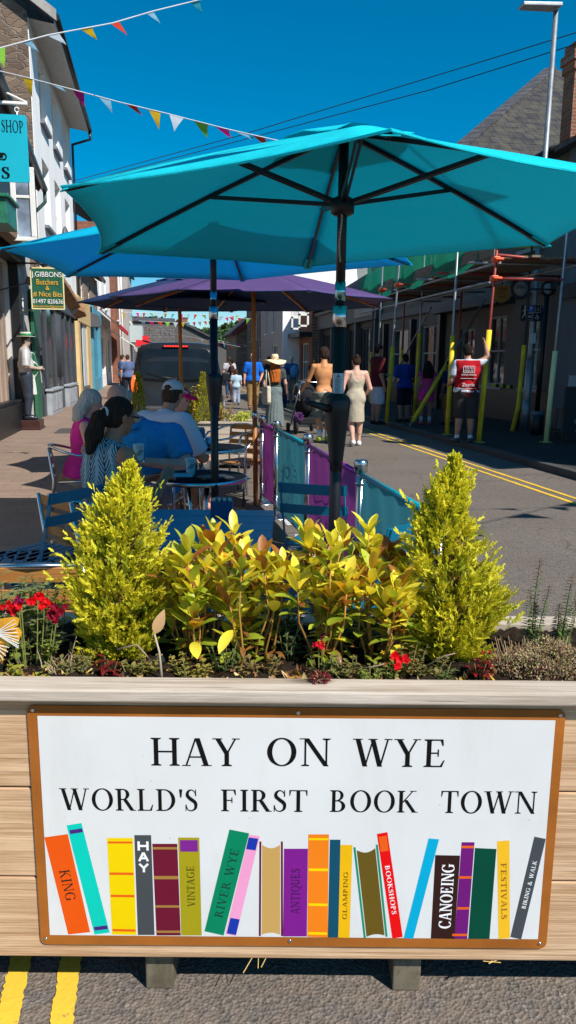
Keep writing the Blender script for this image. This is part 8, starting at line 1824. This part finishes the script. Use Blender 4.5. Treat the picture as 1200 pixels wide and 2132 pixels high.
for s_ in 'LR': m = MB(); an = J['an'+s_]; kn = J['kn'+s_]; d = kn-an; m.tube([an-d*.02, an+d*.16], [.044, .044], 12); m.build('sock', cloth((.7, .72, .75)), vm)
for px, py, r_, lab in ((856, 806, .085, 'upper white balloon beside the boy in blue'), (851, 838, .075, 'lower white balloon with dark print near the yellow pole')):
    p = at(px, py, 'y', 20.6); t = thing('balloon', lab, 'balloon', tuple(p)); m = MB(); m.sm = True; m.ell((0, 0, 0), (r_*1.3, r_*1.2, r_*1.45), 18, 12); m.build('skin', plain((.45, .5, .55), .3), t); m = MB(); m.tube([(0, 0, -r_*1.4), (.03, 0, -r_*1.4-.2)], .004, 4); m.build('string', WHITE, t)
# ---- pushchair
q = feet(640, 905); pcx = thing('pushchair', 'black pushchair with silver hoop handle and a purple flower, pushed by the shirtless man', 'pushchair', (q[0]+.02, q[1]+.42, 0), R(4))
BC = cloth((.018, .018, .022))
sdf_mesh('seat_pod', [('e', (0, .05, .62), (.20, .30, .24)), ('e', (0, -.12, .80), (.19, .16, .20)), ('e', (0, .2, .45), (.17, .26, .14))], BC, pcx, .02, .08)
sdf_mesh('hood', [('e', (0, .0, .88), (.215, .25, .20))], BC, pcx, .02, .02, 0, [((0, 0, .84), (0, .3, -1))], .002)
m = MB(); m.tube([(-.20, -.36, .95), (-.20, -.34, 1.05), (-.15, -.33, 1.10), (.15, -.33, 1.10), (.20, -.34, 1.05), (.20, -.36, .95)], .014, 8); m.build('handle', STEEL, pcx)
m = MB(); m.tube([(-.235, -.05, .80)]+[(-.235+.0*t, -.20+.28*math.cos(R(180-t*18))-.0, .72+.34*math.sin(R(t*18))) for t in range(0, 10)], .012, 8); m.tube([(.22, -.38, .72), (.22, -.40, .90), (.20, -.36, .98)], .012, 8); m.build('hoop', STEEL, pcx)
for sx in (-1, 1):
    m = MB(); m.tube([(sx*.22, -.34, .96), (sx*.23, .35, .14)], .014, 8); m.tube([(sx*.24, -.30, .14), (sx*.2, .10, .62)], .014, 8); m.build('frame_tube', GALV, pcx)
    for (y, r_) in ((-.30, .145), (.42, .10)):
        m = MB(); m.M = Matrix.Translation((sx*.27, y, r_)) @ Matrix.Rotation(R(90), 4, 'Y'); m.sm = True; m.lathe([(r_*.62, -.02), (r_*.95, -.024), (r_, 0), (r_*.95, .024), (r_*.62, .02)], (0, 0, 0), 24); w_ = m.build('wheel', plain((.015, .015, .015), .8), pcx)
        m = MB(); m.M = Matrix.Translation((sx*.27, y, r_)) @ Matrix.Rotation(R(90), 4, 'Y'); m.lathe([(r_*.64, -.012), (r_*.64, .012), (.02, .02), (0, .02)], (0, 0, 0), 8); m.build('rim', DARK, w_)
m = MB(); m.box((-.20, -.28, .20), (.20, .25, .34)); m.build('basket', BC, pcx, .03)
fl = thing('flower_ornament', 'fluffy purple flower ornament hanging on the left of the pushchair', 'ornament', tuple(at(622, 868, 'y', q[1]+.05))); m = MB(); r = random.Random(6)
for k in range(160): d = rv(r).normalized(); c_ = jit(r, (.22, .10, .32), .3); blade(m, d*.02, d, rv(r), .10, .03, .2, c_, c_, 2, .1)
m.build('petals', PETAL, fl, fix=False)
# ---- butcher statue
bz = .06; q = at(62, 893, 'z', bz); sx_, sy_ = q[0], q[1]
st = thing('butcher_statue', 'painted butcher statue in straw boater and striped apron on a dark plinth', 'statue', (sx_, sy_, bz))
m = MB(); m.box((-.32, -.30, 0), (.26, .32, .20)); m.box((-.34, -.32, .0), (.28, .34, .05)); m.build('plinth', plain((.05, .018, .014), .35), st, .01)
sf, J, K = figure('tmp statue', (0, 0, 0), R(-80), 1.78, skin=(.50, .38, .30), h=.018, w=1.22, belly=.04, pose=dict(elL=(-.15, .03, .64), wrL=(-.03, .13, .62), elR=(.17, -.005, .63), wrR=(.05, .14, .60)), top=dict(mat=plain((.42, .42, .42), .35, 0, .15, 6), sleeve=.95, hem=.03, infl=.02), bottom=dict(mat=plain((.03, .04, .06), .35), len=1.9, infl=.016), hair=dict(mat=plain((.03, .02, .015), .4), style='short'), shoes=plain((.015, .018, .03), .3))
Hs = 1.78; apm, b = base_mat('striped_apron', (.02, .2, .08), .4); v = coords(apm); sp2 = N(apm, 'ShaderNodeSeparateXYZ'); L(apm, v, sp2.inputs[0]); s_ = mth(apm, 'GREATER_THAN', mth(apm, 'SINE', mth(apm, 'MULTIPLY', mth(apm, 'ADD', sp2.outputs[0], mth(apm, 'MULTIPLY', sp2.outputs[1], .6)), 95)), .72); L(apm, mixc(apm, s_, (.012, .10, .045), (.6, .62, .55)), b.inputs['Base Color'])
ap_prim = [('c', (0, .035*Hs, .74*Hs), (0, .035*Hs, .30*Hs), .07*Hs, .085*Hs, True)]
sdf_mesh('apron', ap_prim+[('e', (0, .045*Hs, .60*Hs), (.095*Hs, .095*Hs, .12*Hs))], apm, sf, .018, .04, .008, [((0, .06*Hs, 0), (0, -1, 0)), ((0, 0, .27*Hs), (0, 0, -1)), ((0, 0, .80*Hs), (0, 0, 1))])
hat = MB(); hat.sm = False; e = K['hd']+K['u']*.048*Hs; hat.lathe([(.055*Hs, -.004), (.098*Hs, -.006), (.098*Hs, .004), (.056*Hs, .006), (.054*Hs, .05*Hs), (0, .052*Hs)], e, 30, 1, 1.1); ho = hat.build('boater', plain((.62, .58, .45), .4), sf); hat = MB(); hat.lathe([(.057*Hs, .008), (.058*Hs, .034*Hs)], e, 30, 1, 1.1); hat.build('hat_band', plain((.01, .22, .08), .4), ho)
m = MB(); m.slab([(-.05, .30, 1.0), (.06, .29, 1.02), (.07, .30, .78), (-.04, .31, .76)], .01); m.build('paper_sheet', plain((.55, .55, .52), .5), sf)
# the figure's meshes become parts of the statue, on its plinth
off = Matrix.Translation((0, 0, .20)) @ Matrix.Rotation(R(-80), 4, 'Z')
for ch in [o for o in bpy.data.objects if o.parent == sf]:
    mb = ch.matrix_basis.copy(); ch.parent = st; ch.matrix_basis = off @ mb
bpy.data.objects.remove(sf)
# ------------------------------------------------------------ bunting and wires
FC = {'y': (.80, .50, .02), 'b': (.32, .58, .74), 'p': (.70, .02, .22), 'r': (.75, .06, .02), 'g': (.25, .55, .05), 'w': (.55, .62, .68), 't': (.05, .5, .6), 'k': (.15, .25, .08)}
FM = {k: fabric('flag_'+k, c, sc(c, .9), .4) for k, c in FC.items()}
CORD = plain((.62, .63, .64), .6)
def bunting(label, pts, flags, size=.20, cord=.006, seed=1, auto=None, group=None, lean=0.):
    """cord through points; flags: list of (t along cord, colour, swing)"""
    r = random.Random(seed); root = thing('bunting', label, 'bunting', (0, 0, 0), 0, group); P_ = [Vector(p) for p in pts]
    def pos(t):
        t = max(0, min(.9999, t))*(len(P_)-1); i = int(t); return P_[i]*(1-(t-i))+P_[i+1]*(t-i)
    m = MB(); m.tube(P_, cord, 5); m.build('cord', CORD, root)
    if auto: n, seq = auto; flags = [((i+.5)/n, seq[i % len(seq)], r.uniform(-.5, .6)) for i in range(n)]
    tot = sum((P_[i+1]-P_[i]).length for i in range(len(P_)-1))
    for t, c, sw in flags:
        h = size/tot/2*.9; a, b = pos(t-h), pos(t+h); d = (b-a).normalized(); dn = Vector((d.x*sw*.9+.15*sw, d.y*sw*.9+.5*sw, -1+.45*abs(sw))).normalized(); dn = (dn+Vector((r.uniform(-.2, .2), r.uniform(-.5, .5), 0))).normalized()
        m = MB(); m.sm = True; k = 5; rows_ = []
        for j in range(k+1):
            s = j/k; w = 1-s; c0 = (a+b)/2+dn*size*1.12*s*(1-.25*abs(sw)); wob = d.cross(dn)*(.05*size*4*math.sin(s*4+seed)*s*.4); rows_.append([m.V(c0+(a-b)/2*w+wob), m.V(c0+wob*1.6), m.V(c0+(b-a)/2*w+wob)])
        for j in range(k):
            m.F((rows_[j][0], rows_[j][1], rows_[j+1][1], rows_[j+1][0])); m.F((rows_[j][1], rows_[j][2], rows_[j+1][2], rows_[j+1][1]))
        m.build('flag', FM[c], root, fix=False)
    return root
def A(px, py, y): return at(px, py, 'y', y)
def tpx(seq, pts):
    xs = [p[0] for p in pts]; out = []
    for (px, c, sw) in seq:
        for i in range(len(xs)-1):
            if xs[i] <= px <= xs[i+1]: out.append(((i+(px-xs[i])/(xs[i+1]-xs[i]))/(len(xs)-1), c, sw)); break
    return out
pp = [(-220, 162), (0, 100), (100, 73), (235, 48), (320, 23), (430, -4), (700, -90)]
bunting('upper bunting string crossing the sky at top left', [A(x, y, 9.0+.0022*(x-200)) for x, y in pp], tpx([(-60, 'g', .3), (2, 'g', .4), (55, 'b', .9), (110, 'w', 1.0), (178, 'y', .9), (240, 'r', .8), (312, 'b', 1.0), (405, 't', .8)], pp), .185, .006, 2)
pp = [(-200, 115), (0, 148), (50, 160), (150, 186), (250, 213), (350, 237), (470, 268), (580, 293), (760, 330)]
bunting('lower bunting string with yellow and pink flags behind the turquoise parasol', [A(x, y, 9.6-.001*(x-200)) for x, y in pp], tpx([(-60, 'r', 0), (56, 'y', .2), (115, 'b', .9), (163, 'p', .5), (218, 'b', .5), (272, 'r', .7), (322, 'y', .1), (368, 'w', -.2), (418, 'g', .4), (462, 'p', .8), (500, 'b', .9), (538, 'r', .7), (600, 'y', .2)], pp), .185, .006, 3)
seq = 'ybprgwytpbrk'
for i, (pts_, n, lab) in enumerate(((((250, 650, 24), (330, 652, 25), (420, 655, 27), (525, 664, 29)), 17, 'bunting seen just beneath the navy parasols'), (((290, 668, 34), (380, 672, 34), (440, 668, 34), (500, 655, 34)), 16, 'second far bunting string crossing in front of the slate roof'), (((300, 680, 40), (360, 695, 36), (410, 704, 33), (500, 722, 30)), 22, 'long slanting bunting string running above the van roof'), (((440, 705, 60), (480, 714, 60), (530, 722, 60)), 8, 'tiny bunting string against the wooded hill'))):
    bunting(lab, [A(*p) for p in pts_], None, .19, .008, 10+i, (n, seq[i:]+seq[:i]))
# strings over the near street that throw the flag shadows on road and parasol
bunting('near bunting string high over the road, outside the top of the picture', [(-3.0, -1.5, 4.9), (-.5, -.15, 4.55), (2, 1.15, 4.45), (4.6, 2.6, 4.5), (8.6, 4.6, 5.0)], None, .32, .008, 20, (17, seq))
bunting('second near bunting string over the road, outside the picture to the upper right', [(-3.0, 2.6, 5.2), (.5, 3.2, 4.75), (2.8, 3.7, 4.5), (5.2, 3.95, 4.5), (8.7, 3.6, 5.0)], None, .24, .006, 22, (20, seq[3:]+seq[:3]))
for i, (pts_, lab) in enumerate(((((150, 378, 30), (500, 282, 25), (900, 160, 21), (1200, 68, 18)), 'upper of the two thin black overhead wires'), (((150, 385, 30), (500, 293, 25), (900, 186, 21), (1200, 92, 18)), 'lower of the two thin black overhead wires'))):
    w_ = thing('overhead_wire', lab, 'wire'); m = MB(); P_ = [Vector(A(*p)) for p in pts_]; m.tube(P_, .012, 5); m.build('wire', BLACK, w_)
# ------------------------------------------------------------ light, sky, camera
TO_SUN = Vector((.58, -.79, 1.0)).normalized(); el_ = math.asin(TO_SUN.z); az_ = math.atan2(TO_SUN.x, TO_SUN.y)
sl = bpy.data.lights.new('sun', 'SUN'); sl.energy = SUN_E; sl.angle = R(.5); sl.color = (1., .95, .87)
so = bpy.data.objects.new('sun', sl); col.objects.link(so); so.rotation_euler = TO_SUN.to_track_quat('Z', 'Y').to_euler(); so.location = (5, -5, 20)
w = bpy.data.worlds.new('World'); scene.world = w; w.use_nodes = True; wn = w.node_tree.nodes; bg = wn['Background']
sk = wn.new('ShaderNodeTexSky'); sk.sky_type = 'NISHITA'; sk.sun_disc = False; sk.sun_elevation = el_; sk.sun_rotation = az_
sk.altitude = 800; sk.air_density = 1.0; sk.dust_density = .25; sk.ozone_density = 5.0
hs_ = wn.new('ShaderNodeHueSaturation'); hs_.inputs['Saturation'].default_value = 1.5; hs_.inputs['Hue'].default_value = .485; w.node_tree.links.new(sk.outputs[0], hs_.inputs['Color']); w.node_tree.links.new(hs_.outputs[0], bg.inputs[0])
bg.inputs[1].default_value = SKY_E
cd = bpy.data.cameras.new('camera'); co = bpy.data.objects.new('camera', cd); col.objects.link(co)
cd.sensor_fit = 'VERTICAL'; cd.sensor_height = 36; cd.sensor_width = 36; cd.lens = 36*FOC/2132; cd.clip_start = .05; cd.clip_end = 1500
Mx = Matrix(((c_rt[0], c_up[0], -c_fw[0], 0), (c_rt[1], c_up[1], -c_fw[1], 0), (c_rt[2], c_up[2], -c_fw[2], EYE), (0, 0, 0, 1))); co.matrix_world = Mx
scene.camera = co
vs_ = scene.view_settings; vs_.view_transform = 'Standard'; vs_.look = 'None'; vs_.exposure = EXPO; vs_.gamma = 1
scene.cycles.max_bounces = 8; scene.cycles.transparent_max_bounces = 16
